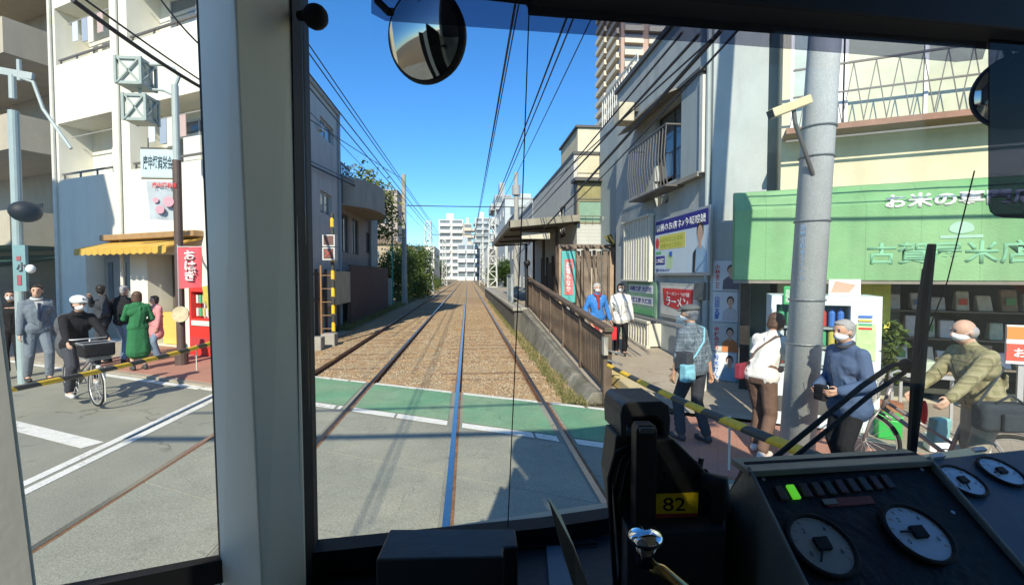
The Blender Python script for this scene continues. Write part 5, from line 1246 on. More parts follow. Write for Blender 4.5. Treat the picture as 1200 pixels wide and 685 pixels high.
# ============ haze-free; small street items at the shop
cr = thing('crate', (4.9, 5.6, .04), 'green plastic crate on the ground beside the vending machine', 'crate')
q0 = atZ(1040, 512, .04)
MB().obox(q0+ZZ*.12, U, N, ZZ, .12, .10, .12).build('body', M('crate_green', (.04, .42, .08), .45, .08), cr, bevel=.015)
MB().obox(q0+ZZ*.265, U, N, ZZ, .128, .108, .022).build('rim', M('crate_green2', (.05, .48, .1), .45, .08), cr, bevel=.01)
bxm = [w_p, flat((.5, .5, .42))]
for i, (px_, py_) in enumerate(((1098, 528), (1143, 532))):
    q = atZ(px_, py_, .04); MB().obox(q+ZZ*.095, U, N, ZZ, .10, .10, .09).build('styrofoam_box', bxm[i], bevel=.02, label=['white foam box on the ground at the rear wheel of the bicycle', 'cream box on the ground right of the white foam box'][i], cat='box')
po = thing('potted_plant', atZ(1040, 470, .04), 'leafy green plant in a pot standing between the vending machine and the shop', 'plant')
q = atN(1042, 440, 7.3); MB().tube([(q.x, q.y, .04), (q.x, q.y, .42)], [.12, .16], 12).build('pot', M('terracotta', (.35, .15, .08), .8, .15), po)
foliage('leaves', [((q.x, q.y, 1.0), (.15, .15, .38)), ((q.x, q.y, 1.3), (.16, .14, .18))], 520, .045, lf3, po, 31); MB().tube([(q.x, q.y, .4), (q.x, q.y, 1.3)], .012).build('stem', bark, po)
tb_ = thing('display_table', atN(1060, 470, 7.5), 'low table with packed goods beside the vending machine', 'table')
q = FN(7.35); s = q.hit(1052, 430)[0]
MB().fb(q, s, s+.7, .74, .78, -.4, .0).build('table_top', alum, tb_)
for aa in (.03, .64):
    for bb_ in (-.37, -.05): MB().fb(q, s+aa, s+aa+.03, .04, .74, bb_, bb_+.03).build('leg', alum, tb_)
for i in range(3): MB().fb(q, s+.05+i*.21, s+.22+i*.21, .782, .90+.03*i, -.35, -.1).build('goods_pack', pkm[i], bevel=.01, label=['cream pack at the left end of the low table', 'green pack in the middle of the low table', 'brown pack at the right end of the low table'][i], cat='pack', group='packs on the low table')
# ============ the tram whose cab we look out of
cabg = M('cab_paint', (.68, .66, .56), .45, .05, 6, .03); cabd = M('cab_paint_dark', (.24, .25, .24), .5, .06, 6, .03)
gask = M('gasket', (.010, .010, .011), .7, .1); dash = M('dash_black', (.022, .030, .040), .55, .15, 8, .1, fine=.15)
dash2 = M('console_black', (.010, .010, .011), .6, .15, 30, .25, fine=.2); headm = M('header_black', (.012, .012, .015), .7, .1)
WY = V((-WD.y, WD.x, 0))
tram = thing('tram', W0+WD*.9-WY*2, 'the tram cab around the viewpoint, with grey pillar, black header, wipers and dark gauge console', 'tram')
def loft(bot, top):
    m = MB(); n = len(bot); m.add(list(bot)+list(top), [tuple(reversed(range(n))), tuple(range(n, 2*n))]+[(i, (i+1) % n, n+(i+1) % n, n+i) for i in range(n)]); return m
def sec(px, Y, py): return atY(px, py, Y)
def sect(pts, py): return [sec(p, y, py) for p, y in pts]
# the corner pillar: lit side and darker side
bot = sect([(262, .90), (309, .80), (358, .93), (368, 1.02), (285, 1.00)], 740); top = sect([(230, .85), (272, .75), (342, .88), (352, .96), (250, .94)], -60)
loft(bot, top).build('corner_pillar', cabg, tram, bevel=.004)
loft(sect([(354, .92), (371, 1.0), (375, 1.05), (357, 1.03)], 740), sect([(341, .87), (354, .93), (360, 1.0), (345, .99)], -60)).build('gasket', gask, tram)
loft(sect([(260, .915), (273, .895), (278, 1.0), (262, 1.02)], 740), sect([(227, .865), (237, .845), (243, .94), (229, .97)], -60)).build('gasket', gask, tram)
loft(sect([(-120, .55), (50, .66), (40, .72), (-130, .62)], 740), sect([(-260, .5), (-50, .60), (-60, .66), (-270, .56)], -60)).build('side_post', cabg, tram, bevel=.004)
loft(sect([(236, .93), (268, .92), (270, .96), (236, .99)], 700), sect([(232, .93), (268, .92), (270, .96), (232, .99)], 678)).build('foot_plate', cabg, tram)
# corner sill
MB().bar(atY(30, 716, .66), atY(275, 662, .93), .03, .04).build('corner_sill', gask, tram)
MB().extr([atY(30, 720, .66), atY(275, 700, .93), atY(275, 1100, .93), atY(30, 1300, .66)], (-.02, .02, 0)).build('side_panel', cabd, tram)
# corner pane and windscreen
gl = glass_mat('tram_glass', (.985, .995, .985), .8)
MB().extr([atY(44, 715, .69), atY(264, 668, .96), atY(229, -60, .90), atY(-56, -60, .64)], (-.003, .002, 0)).build('corner_pane', gl, tram)
MB().extr([atW(366, 645), atW(1330, 560), atW(1330, -20), atW(352, -40)], WN.normalized()*.004).build('windscreen', gl, tram)
# sill
def wline(a, b, w, h, off=0.0): return MB().bar(atW(*a, off), atW(*b, off), w, h)
m = MB(); P_ = [atW(366, 652, .0), atW(640, 622, .0), atW(1000, 566, .0), atW(1330, 545, .0)]
for a, b in zip(P_, P_[1:]): m.bar(a, b, .05, .045)
m.build('windscreen_sill', gask, tram)
# dash top and front below
q0 = W0+WD*(-.05)-ZZ*.05; q1 = W0+WD*2.0-ZZ*.05
MB().prism([tuple(v[:2]) for v in (q0+WY*.03, q1+WY*.03, q1-WY*.40, q0-WY*.40)], 1.20, 1.372).build('dash_top', dash, tram, bevel=.01)
fr = MB().prism([tuple(v[:2]) for v in (W0-WD*.12+WY*.03, W0+WD*2.1+WY*.03, W0+WD*2.1+WY*.08, W0-WD*.12+WY*.08)], .45, 1.40); fr.build('front_panel', M('tram_cream', (.55, .50, .36), .4, .05), tram)
# shell: roof, floor, walls behind the viewpoint
A = W0-WD*.30; A.z = 0
def TP(a, b): v = A+WD*a+WY*b; return (v.x, v.y)
roofz = 3.62
MB().prism([TP(.05, -.02), TP(.25, .12), TP(2.2, .16), TP(2.42, -.06), TP(2.42, -9), TP(0, -9), TP(0, -.25)], 3.28, roofz).build('roof', M('tram_roof', (.35, .36, .34), .6, .1), tram, bevel=.06)
MB().prism([TP(.05, -.2), TP(2.37, -.2), TP(2.37, -9), TP(.0, -9)], 3.24, 3.277).build('ceiling', M('ceiling_cream', (.60, .58, .50), .6, .05), tram)
MB().prism([TP(.02, .0), TP(2.4, .0), TP(2.4, -9), TP(.02, -9)], .55, .82).build('floor', dash, tram)
MB().prism([TP(-.02, -.42), TP(.03, -.42), TP(.03, -2.7), TP(-.02, -2.7)], .83, 3.25).prism([TP(-.02, -2.7), TP(.03, -2.7), TP(.03, -9), TP(-.02, -9)], .83, 1.7).prism([TP(-.02, -2.7), TP(.03, -2.7), TP(.03, -9), TP(-.02, -9)], 2.9, 3.25).build('side_wall', cabd, tram)
MB().prism([TP(2.37, .05), TP(2.42, .05), TP(2.42, -9), TP(2.37, -9)], .83, 1.36).prism([TP(2.37, -1.6), TP(2.42, -1.6), TP(2.42, -9), TP(2.37, -9)], 1.361, 3.25).build('side_wall', cabd, tram)
bkm = M('bulkhead_cream', (.66, .62, .50), .5, .05)
MB().prism([TP(.05, -2.35), TP(2.36, -2.35), TP(2.36, -2.4), TP(.05, -2.4)], .83, 1.75).prism([TP(.05, -2.35), TP(.6, -2.35), TP(.6, -2.4), TP(.05, -2.4)], 1.75, 3.23).prism([TP(1.9, -2.35), TP(2.36, -2.35), TP(2.36, -2.4), TP(1.9, -2.4)], 1.75, 3.23).build('bulkhead', bkm, tram)
MB().prism([TP(-.02, -9), TP(2.42, -9), TP(2.42, -9.05), TP(-.02, -9.05)], .55, 3.4).build('rear_wall', cabd, tram)
# header above the windscreen
h = [atW(540, -1, -.02), atW(617, 8, -.02), atW(617.5, 20, -.02), atW(1000, 48, -.02), atW(1330, 72, -.02)]
hp_ = h+[V((p.x, p.y, 3.27)) for p in (h[-1], h[0])]
MB().extr(hp_, -WY*.10).build('header', headm, tram, bevel=.006)
h2 = [atW(340, -45, .0), atW(560, -6, .0)]
MB().extr([h2[0], h2[1], V((h2[1].x, h2[1].y, 3.27)), V((h2[0].x, h2[0].y, 3.27))], -WY*.06).build('header', headm, tram)
# tinted sun visor strips
MB().extr([atW(435, -40, -.055), atW(435, 16, -.055), atW(452, 25, -.055), atW(640, 38, -.055), atW(850, 52, -.055), atW(1120, 73, -.055), atW(1150, 70, -.055), atW(1165, 20, -.055)], -WY*.003).build('tinted_visor', glass_mat('visor_tint', (.52, .53, .60), .5), tram)
pts = [(1158, 30), (1158, 240), (1160, 248), (1166, 253), (1175, 255), (1330, 262), (1330, 30)]
MB().extr([atW(x, y, -.07) for x, y in pts], -WY*.003).build('tinted_panel', glass_mat('panel_tint', (.22, .24, .34), .6), tram)
# mirrors
mirr = M('mirror_silver', (.42, .43, .42), .04, .01, metal=1)
def mirror(px, py, Y, R, nrm, arm):
    c = atY(px, py, Y); n_ = V(nrm).normalized()
    a = n_.cross(ZZ).normalized(); b = n_.cross(a)
    t = MB().ring(c, n_, R*.96, R*.075, 48, 10).disc(c-n_*.02, n_, R*.97, .018, 40).build('round_mirror', gask, tram, smooth=False)
    m = MB(); vs = [c+n_*(.012+R*.16)]; fs = []; K = 36; L_ = 7
    for i in range(1, L_+1):
        r_ = R*.93*i/L_; z = R*.16*(1-(i/L_)**2)
        for k in range(K): w_ = 2*math.pi*k/K; vs.append(c+n_*(.012+z)+a*r_*math.cos(w_)+b*r_*math.sin(w_))
    for k in range(K): fs.append((0, 1+k, 1+(k+1) % K))
    for i in range(L_-1):
        for k in range(K): q = (k+1) % K; fs.append((1+i*K+k, 1+(i+1)*K+k, 1+(i+1)*K+q, 1+i*K+q))
    m.add(vs, fs).build('mirror_glass', mirr, t, smooth=True)
    MB().tube([atY(*p, Y+.02) for p in arm], .010).build('mirror_arm', gask, tram)
mirror(499, 43, 1.22, .107, (-.55, -1, -.30), [(437, -30), (443, 2), (455, 14), (475, 16), (497, 20)])
mirror(1196, 106, 1.55, .13, (-.95, -1, -.1), [(1170, 20), (1180, 60), (1196, 100)])
q = atY(370, 20, .86); MB().ell(q, (.021, .021, .021)).build('round_knob', gask, tram, smooth=True); MB().tube([atY(350, 19, .88), atY(372, 19, .87)], [.008, .012]).build('knob_stem', gask, tram)
# thin hanging wires on the glass
MB().tube([atW(620, 12, -.02), atW(612, 240, -.02), atW(603, 440, -.02), atW(595, 617, -.02)], .0012, 6).build('thin_wire', gask, tram)
MB().tube([atW(1142, 200, .03), atW(1110, 330, .03), atW(1072, 430, .03)], .0018, 6).build('thin_wire', gask, tram)
# wipers outside
wb_ = MB(); wb_.tube([atW(1092, 286, .05), atW(1083, 350, .05), atW(1075, 450, .05), atW(1068, 533, .05)], [.011, .017, .019, .013], 8); wp_ = wb_.build('wiper_blade', gask, tram)
MB().tube([atW(1083, 315, .07), atW(1071, 420, .08), atW(1070, 470, .07)], .006, 6).build('blade_spring', gask, wp_)
m = MB(); m.tube([atW(1073, 422, .085), atW(1045, 428, .085), atW(1010, 452, .08), atW(893, 548, .06)], .008, 8).tube([atW(1060, 436, .085), atW(1020, 462, .08), atW(918, 546, .06)], .007, 8); m.build('wiper_arm', gask, tram)
MB().ell(atW(1062, 428, .085), .022).build('wiper_joint', gask, tram, smooth=True)
# left lower box on the dash
bx = thing('black_box', atY(525, 640, .9), 'low black box with a notched corner on the dash below the windscreen', 'box')
zt_ = 1.492
def hz(px, py, z=zt_): return atZ(px, py, z)
P_ = [hz(440, 655), hz(590, 652), hz(591, 641), hz(607, 640), hz(604, 619), hz(457, 619)]
MB().extr(P_, (0, 0, -.12)).build('case', M('box_black', (.028, .036, .045), .5, .1, 8, .1), bx, bevel=.004)
# console with two gauges
th = rad(31); eX = V((1, .04, 0)).normalized(); eD = V((-.06, -math.cos(th), -math.sin(th))).normalized(); eN = eX.cross(eD)*-1
if eN.z < 0: eN = -eN
TL = atY(887, 556, .845); CWd, CLn = .355, .30
def cp(u, v, w_=0.0): return TL+eX*u+eD*v+eN*w_
con = MB(); prof_ = [cp(0, 0, .012), cp(0, CLn, .012), cp(0, CLn, -.2)-ZZ*.2, V((cp(0, -.05, 0).x, cp(0, -.06, 0).y+.02, 1.2)), cp(0, -.055, .012)+ZZ*.0-V((0, 0, .02))]
# body below the recessed face
con.hexa([cp(-.012, -.03, -.30), cp(CWd+.012, -.03, -.30), cp(CWd+.012, CLn, -.30), cp(-.012, CLn, -.30), cp(-.012, -.03, -.0), cp(CWd+.012, -.03, -.0), cp(CWd+.012, CLn, -.0), cp(-.012, CLn, -.0)])
co = con.build('gauge_console', dash2, tram)
m = MB()
m.hexa([cp(-.02, -.045, -.29), cp(-.013, -.045, -.29), cp(-.013, CLn+.02, -.29), cp(-.02, CLn+.02, -.29), cp(-.02, -.01, .014), cp(-.013, -.01, .014), cp(-.013, CLn+.02, .005), cp(-.02, CLn+.02, .005)])
m.hexa([cp(CWd+.013, -.045, -.29), cp(CWd+.02, -.045, -.29), cp(CWd+.02, CLn+.02, -.29), cp(CWd+.013, CLn+.02, -.29), cp(CWd+.013, -.01, .014), cp(CWd+.02, -.01, .014), cp(CWd+.02, CLn+.02, .005), cp(CWd+.013, CLn+.02, .005)])
m.hexa([*[V((TL.x, TL.y, TL.z))+eX*a+V((0, b, c)) for c in (.0, .012) for a, b in ((-.021, .055), (CWd+.021, .055), (CWd+.021, -.010), (-.021, -.010))]])
m.build('hood', M('hood_grey', (.22, .23, .20), .5, .1, 20, .1), co, bevel=.002)
def plane_uv(px, py):
    r_ = ray(px, py); t_ = (TL-EYE).dot(eN)/r_.dot(eN); w_ = EYE+r_*t_-TL
    return w_.dot(eX), w_.dot(eD)
dialm = [M('dial_grey', (.36, .38, .34), .35, .1, 20), M('dial_sky_sheen', (.58, .66, .72), .12, .1, 20, spec=.8)]  # pale blue dial: the sky's reflection is painted into its colour
def gauge(C0, R, nrm, eu, ev, dm, parent, needle):
    o = MB().ring(C0+nrm*.004, nrm, R*1.03, R*.085, 44, 8).build('gauge', gask, parent, smooth=True)
    MB().disc(C0-nrm*.001, nrm, R, .004, 40).build('dial', dm, parent)
    m = MB()
    for k in range(11):
        a = math.pi*(.8+1.4*k/10); d = eu*math.cos(a)+ev*math.sin(a); m.bar(C0+d*R*.78+nrm*.004, C0+d*R*.9+nrm*.004, .0016, .001, nrm)
    m.build('scale_marks', flat((.5, .5, .45)), parent)
    for k_, tx in enumerate('0246'):
        a = math.pi*(.85+.43*k_); d = eu*math.cos(a)+ev*math.sin(a); text(tx, None, 0, 0, R*.16, 0, gask, parent, 'dial_number', w=R*.10, d=eu, up=-ev, o=C0+d*R*.62-eu*R*.05+ev*R*.08+nrm*.005, ext=.0003)
    MB().obox(C0+nrm*.006, eu, ev, nrm, R*.24, R*.2, .004).bar(C0+nrm*.008, C0+(eu*math.cos(needle)+ev*math.sin(needle))*R*.7+nrm*.008, .003, .002, nrm).build('needle', gask, parent)
for i, (px_, py_) in enumerate(((972, 643), (1094, 641))):
    u, v = plane_uv(px_, py_); gauge(cp(u, v, .003), .050, eN, eX, eD, dialm[i], co, 2.2+i)
u0, v0 = plane_uv(918, 580); u1, v1 = plane_uv(1052, 578)
lampm = [flat((.10, .07, .055), .3), flat((.07, .08, .06), .3), flat((.12, .06, .05), .3)]
glow = M('green_lamp', (.12, .62, .03), .4, .02, em=.5)
for k in range(10):
    u = u0+(u1-u0)*k/9; v = v0+(v1-v0)*k/9
    MB().obox(cp(u, v, .003), eX, eD, eN, .0075, .014, .003).build('indicator_lamp', glow if k == 1 else lampm[k % 3], co, bevel=.0015)
u, v = plane_uv(1005, 596); MB().obox(cp(u, v, .0015), eX, eD, eN, .048, .008, .0012).build('red_label', flat((.22, .05, .035), .5), co)
u, v = plane_uv(980, 595); MB().obox(cp(u, v, .0035), eX, eD, eN, .013, .005, .001).build('label_mark', flat((.25, .26, .22), .5), co)
for (u, v) in ((.008, .01), (CWd-.008, .01), (.02, .10), (CWd-.02, .10), (CWd/2, .07)):
    MB().disc(cp(u, v, .0), eN, .0035, .0015, 12).build('screw', alum, co)
# second console, further right
co2 = M('console_blue', (.055, .08, .11), .45, .1, 12, .05)
th2 = rad(24); gD = V((-.05, -math.cos(th2), -math.sin(th2))).normalized(); gX = V((1, .12, 0)).normalized(); gN = gX.cross(gD); gN = -gN if gN.z < 0 else gN
G0 = atY(1060, 540, 1.10)
def c2(u, v, w_=0): return G0+gX*u+gD*v+gN*w_
MB().hexa([c2(-.1, 0, -.25), c2(.7, 0, -.25), c2(.7, .34, -.25), c2(-.1, .34, -.25), c2(-.1, 0, 0), c2(.7, 0, 0), c2(.7, .34, 0), c2(-.1, .34, 0)]).build('side_console', co2, tram, bevel=.004)
sc2 = tram.children[-1] if False else None
def uv2(px, py):
    r_ = ray(px, py); t_ = (G0-EYE).dot(gN)/r_.dot(gN); w_ = EYE+r_*t_-G0; return w_.dot(gX), w_.dot(gD)
par2 = [o for o in tram.children if o.name.startswith('side_console')][0]
for i, (px_, py_) in enumerate(((1140, 571), (1196, 568))):
    u, v = uv2(px_, py_); gauge(c2(u, v, .003), .045, gN, gX, gD, dialm[1-i % 1], par2, 2+i)
for px_ in (1105, 1165):
    u, v = uv2(px_, 541); MB().obox(c2(u, v, .004), gX, gD, gN, .02, .006, .004).build('hinge', alum, par2)
# control device with the yellow 82 label
dv_ = thing('control_device', atY(770, 600, .82), 'black tram control device with a yellow number label standing on the dash', 'device')
dblk = M('device_black', (.016, .016, .018), .45, .15, 15, .1)
Y_ = .83
def dpt(px, py, y=Y_): return atY(px, py, y)
MB().extr([dpt(748, 516), dpt(790, 514), dpt(822, 545), dpt(838, 570), dpt(832, 622), dpt(752, 628)], (.0, .12, 0)).build('case', dblk, dv_, bevel=.004)
MB().extr([dpt(716, 560, .86), dpt(722, 510, .86), dpt(752, 510, .86), dpt(756, 640, .86), dpt(728, 640, .86)], (0, .07, 0)).build('side_case', M('device_olive', (.06, .06, .045), .5, .1), dv_, bevel=.003)
arch = [dpt(728, 512, .86), dpt(727, 486, .86), dpt(729, 476, .86), dpt(735, 471, .86), dpt(776, 470, .86), dpt(784, 475, .86), dpt(786, 490, .86), dpt(785, 514, .86), dpt(779, 514, .86), dpt(777, 494, .86), dpt(770, 487, .86), dpt(742, 488, .86), dpt(735, 496, .86), dpt(734, 512, .86)]
MB().extr(arch, (0, .11, 0)).build('hood', M('device_grey', (.06, .065, .065), .5, .1, 15, .1), dv_, bevel=.002)
MB().extr([dpt(740, 510, .90), dpt(740, 490, .90), dpt(776, 490, .90), dpt(776, 515, .90)], (0, .03, 0)).build('screen_block', gask, dv_)
MB().extr([dpt(744, 630, .80), dpt(746, 505, .80), dpt(749, 498, .80), dpt(768, 498, .80), dpt(771, 505, .80), dpt(769, 630, .80)], (0, .03, 0)).build('upright_plate', dblk, dv_, bevel=.003)
MB().extr([dpt(750, 508, .795), dpt(750, 501, .795), dpt(767, 501, .795), dpt(767, 508, .795)], (0, .006, 0)).build('plate_cap', M('cap_grey', (.16, .17, .17), .4, .1), dv_, bevel=.0015)
lb_ = MB().extr([dpt(768, 601, .826), dpt(768, 578, .826), dpt(818, 576, .826), dpt(817, 600, .826)], (0, -.002, 0)).build('number_label', M('label_yellow', (.85, .66, .02), .5, .03), dv_)
o_ = dpt(777, 598.0, .8235)
text('82', None, 0, 0, .0245, 0, gask, lb_, w=.042, d=(dpt(817, 600, .82)-dpt(768, 600, .82)), up=(0, 0, 1), o=o_, ext=.0006)
MB().extr([dpt(768, 607, .826), dpt(768, 601.5, .826), dpt(817, 600.5, .826), dpt(817, 606.5, .826)], (0, -.002, 0)).build('red_label', flat((.42, .05, .05), .5), dv_)
MB().ring(dpt(777, 554, .825), (0, -1, 0), .009, .002, 4, 6).build('small_display', flat((.10, .03, .03), .4), dv_)
m = MB()
for i, (a, b, c, d_, e) in enumerate([((742, 520), (722, 530), (714, 560), (716, 610), (722, 700)), ((740, 526), (728, 540), (720, 575), (724, 620), (730, 700)), ((752, 520), (735, 545), (726, 590), (730, 640), (724, 700)), ((790, 520), (800, 530), (803, 545), (798, 560), (790, 566))]):
    m = MB(); m.tube([dpt(*p, .845) for p in (a, b, c, d_, e)], .0035+.001*(i == 0), 8); m.build('cable', gask, dv_, smooth=True)
MB().tube([dpt(822, 560, .82), dpt(842, 566, .80), dpt(846, 590, .80), dpt(826, 640, .82), dpt(815, 700, .84)], [.012, .02, .016, .006, .005], 10).build('microphone_cord', gask, dv_, smooth=True)
MB().tube([dpt(820, 548, .84), dpt(822, 536, .84)], .005).tube([dpt(826, 552, .85), dpt(850, 585, .9)], .006).build('lever', M('lev', (.08, .085, .08), .4, .1), dv_)
MB().prism([tuple(dpt(720, 640, .92)[:2]), tuple(dpt(850, 640, .92)[:2]), tuple(dpt(850, 640, .78)[:2]), tuple(dpt(735, 640, .78)[:2])], 1.373, 1.56).build('base_box', dash, dv_, bevel=.004)
# chrome knob and brass handle
hd_ = thing('brake_controller', dpt(760, 660, .68), 'chrome knob on a curved brass controller arm in front of the yellow number label', 'controller')
chrome = M('chrome', (.75, .77, .80), .06, .01, metal=1)
kc = dpt(757, 629, .68); MB().ell(kc, (.026, .026, .014), nu=28, nv=16).build('knob', chrome, hd_, smooth=True)
MB().tube([kc-ZZ*.01, kc-ZZ*.025, kc-ZZ*.04], [.017, .013, .015], 16).build('knob_neck', M('chrome_dark', (.2, .2, .21), .15, .05, metal=1), hd_, smooth=True)
MB().tube([kc-ZZ*.04, dpt(775, 668, .67), dpt(800, 690, .66), dpt(830, 720, .66)], [.009, .010, .012, .013], 12).build('handle_arm', M('brass', (.55, .38, .16), .25, .1, metal=1), hd_, smooth=True)
# thin standing plate
sp_ = MB().extr([dpt(642, 583, .93), dpt(655, 601, .93), dpt(672, 640, .91), dpt(694, 700, .88), dpt(676, 700, .90), dpt(660, 650, .92)], (.002, .003, 0)).build('metal_plate', M('plate', (.40, .36, .30), .3, .15, 10, metal=.6), label='thin pointed metal plate sticking up from the dash beside the control device', cat='plate')
MB().prism([tuple(atZ(640, 640, 1.376)[:2]), tuple(atZ(668, 640, 1.376)[:2]), tuple(atZ(690, 700, 1.376)[:2]), tuple(atZ(645, 700, 1.376)[:2])], 1.373, 1.379).build('blue_card', M('bluecard', (.10, .17, .24), .4, .1), label='dark blue card lying flat on the dash left of the pointed plate', cat='card')
MB().tube([atZ(375, 662, 1.378), atZ(450, 655, 1.378), atZ(620, 640, 1.378), atZ(700, 636, 1.378)], .003, 6).build('cable', gask, label='thin black cable lying along the foot of the windscreen', cat='cable')
# ============ people: every body is one continuous skin, clothes and hair are its children
def capsule(m, p, q, r0, r1=None, n=10):
    p, q = V(p), V(q); r1 = r0 if r1 is None else r1; d = q-p; L_ = d.length
    if L_ < 1e-5: return m.ell(p, r0)
    d.normalize(); a = d.cross(V((.3, .9, .2)))
    if a.length < 1e-3: a = d.cross(V((1, 0, 0)))
    a.normalize(); pts = []; rs = []
    for k in range(4): t = math.pi/2*(1-k/3.5); pts.append(p-d*r0*math.sin(t)); rs.append(max(r0*math.cos(t), r0*.05))
    pts.append(p); rs.append(r0); pts.append(q); rs.append(r1)
    for k in range(3, -1, -1): t = math.pi/2*(1-k/3.5); pts.append(q+d*r1*math.sin(t)); rs.append(max(r1*math.cos(t), r1*.05))
    return m.tube(pts, rs, n)
def vox(m, name, size, mat, parent, smooth=4, **k):
    me = bpy.data.meshes.new('v'); me.from_pydata(m.v, [], m.f)
    bm = bmesh.new(); bm.from_mesh(me); bmesh.ops.recalc_face_normals(bm, faces=bm.faces); bm.to_mesh(me); bm.free()
    o = bpy.data.objects.new('v', me); C.objects.link(o)
    r = o.modifiers.new('r', 'REMESH'); r.mode = 'VOXEL'; r.voxel_size = size
    if smooth: s = o.modifiers.new('s', 'SMOOTH'); s.factor = .5; s.iterations = smooth
    dg = bpy.context.evaluated_depsgraph_get(); dg.update()
    me2 = bpy.data.meshes.new_from_object(o.evaluated_get(dg)); bpy.data.objects.remove(o); bpy.data.meshes.remove(me); me2.name = name
    if not me2.vertices: return None
    c = sum((v.co for v in me2.vertices), V())/len(me2.vertices)
    for v in me2.vertices: v.co -= c
    return link(me2, name, mat, c, parent, smooth=True, **k)
def ik(a, b, l1, l2, hint):
    a, b = V(a), V(b); d = b-a; L_ = min(d.length, (l1+l2)*.999); d.normalize()
    x = (l1*l1-l2*l2+L_*L_)/(2*L_); h = math.sqrt(max(0, l1*l1-x*x)); hint = V(hint); n_ = hint-d*hint.dot(d); n_.normalize()
    return a+d*x+n_*h, a+d*L_
skinm = M('skin', (.55, .34, .24), .55, .06, 20, spec=.35); skin2 = M('skin_tan', (.50, .29, .19), .5, .06, 20, spec=.35)
maskm = M('mask_white', (.78, .80, .80), .8, .03); eyem = flat((.02, .015, .012), .3)
def cloth(name, col, var=.08, sc_=9, **k): return M(name, col, .88, var, sc_, .6, fine=.05, spec=.15, bscale=5.5, bdist=.05, **k)
def plaid(name, c1, c2, c3, per=.045, ax=('x', 'z')):
    m = cloth(name, c1); nt = m.node_tree; n = nt.nodes; L = nt.links; b = n['Principled BSDF']; src = b.inputs['Base Color'].links[0].from_socket
    tc = n.new('ShaderNodeTexCoord'); sx = n.new('ShaderNodeSeparateXYZ'); L.new(tc.outputs['Object'], sx.inputs[0])
    ad = n.new('ShaderNodeMath'); ad.operation = 'ADD'; L.new(sx.outputs[0], ad.inputs[0]); L.new(sx.outputs[1], ad.inputs[1])
    last = src
    for out, col, wd, p_ in ((ad.outputs[0], c2, .45, per), (sx.outputs[2], c2, .45, per), (ad.outputs[0], c3, .12, per*2), (sx.outputs[2], c3, .12, per*2)):
        q = n.new('ShaderNodeMath'); q.operation = 'DIVIDE'; L.new(out, q.inputs[0]); q.inputs[1].default_value = p_
        f = n.new('ShaderNodeMath'); f.operation = 'FRACT'; L.new(q.outputs[0], f.inputs[0])
        c = n.new('ShaderNodeMath'); c.operation = 'LESS_THAN'; L.new(f.outputs[0], c.inputs[0]); c.inputs[1].default_value = wd
        h = n.new('ShaderNodeMath'); h.operation = 'MULTIPLY'; h.inputs[1].default_value = .5; L.new(c.outputs[0], h.inputs[0])
        x = n.new('ShaderNodeMix'); x.data_type = 'RGBA'; L.new(h.outputs[0], x.inputs[0]); L.new(last, x.inputs[6]); x.inputs[7].default_value = (*col, 1); last = x.outputs[2]
    L.new(last, b.inputs['Base Color']); return m
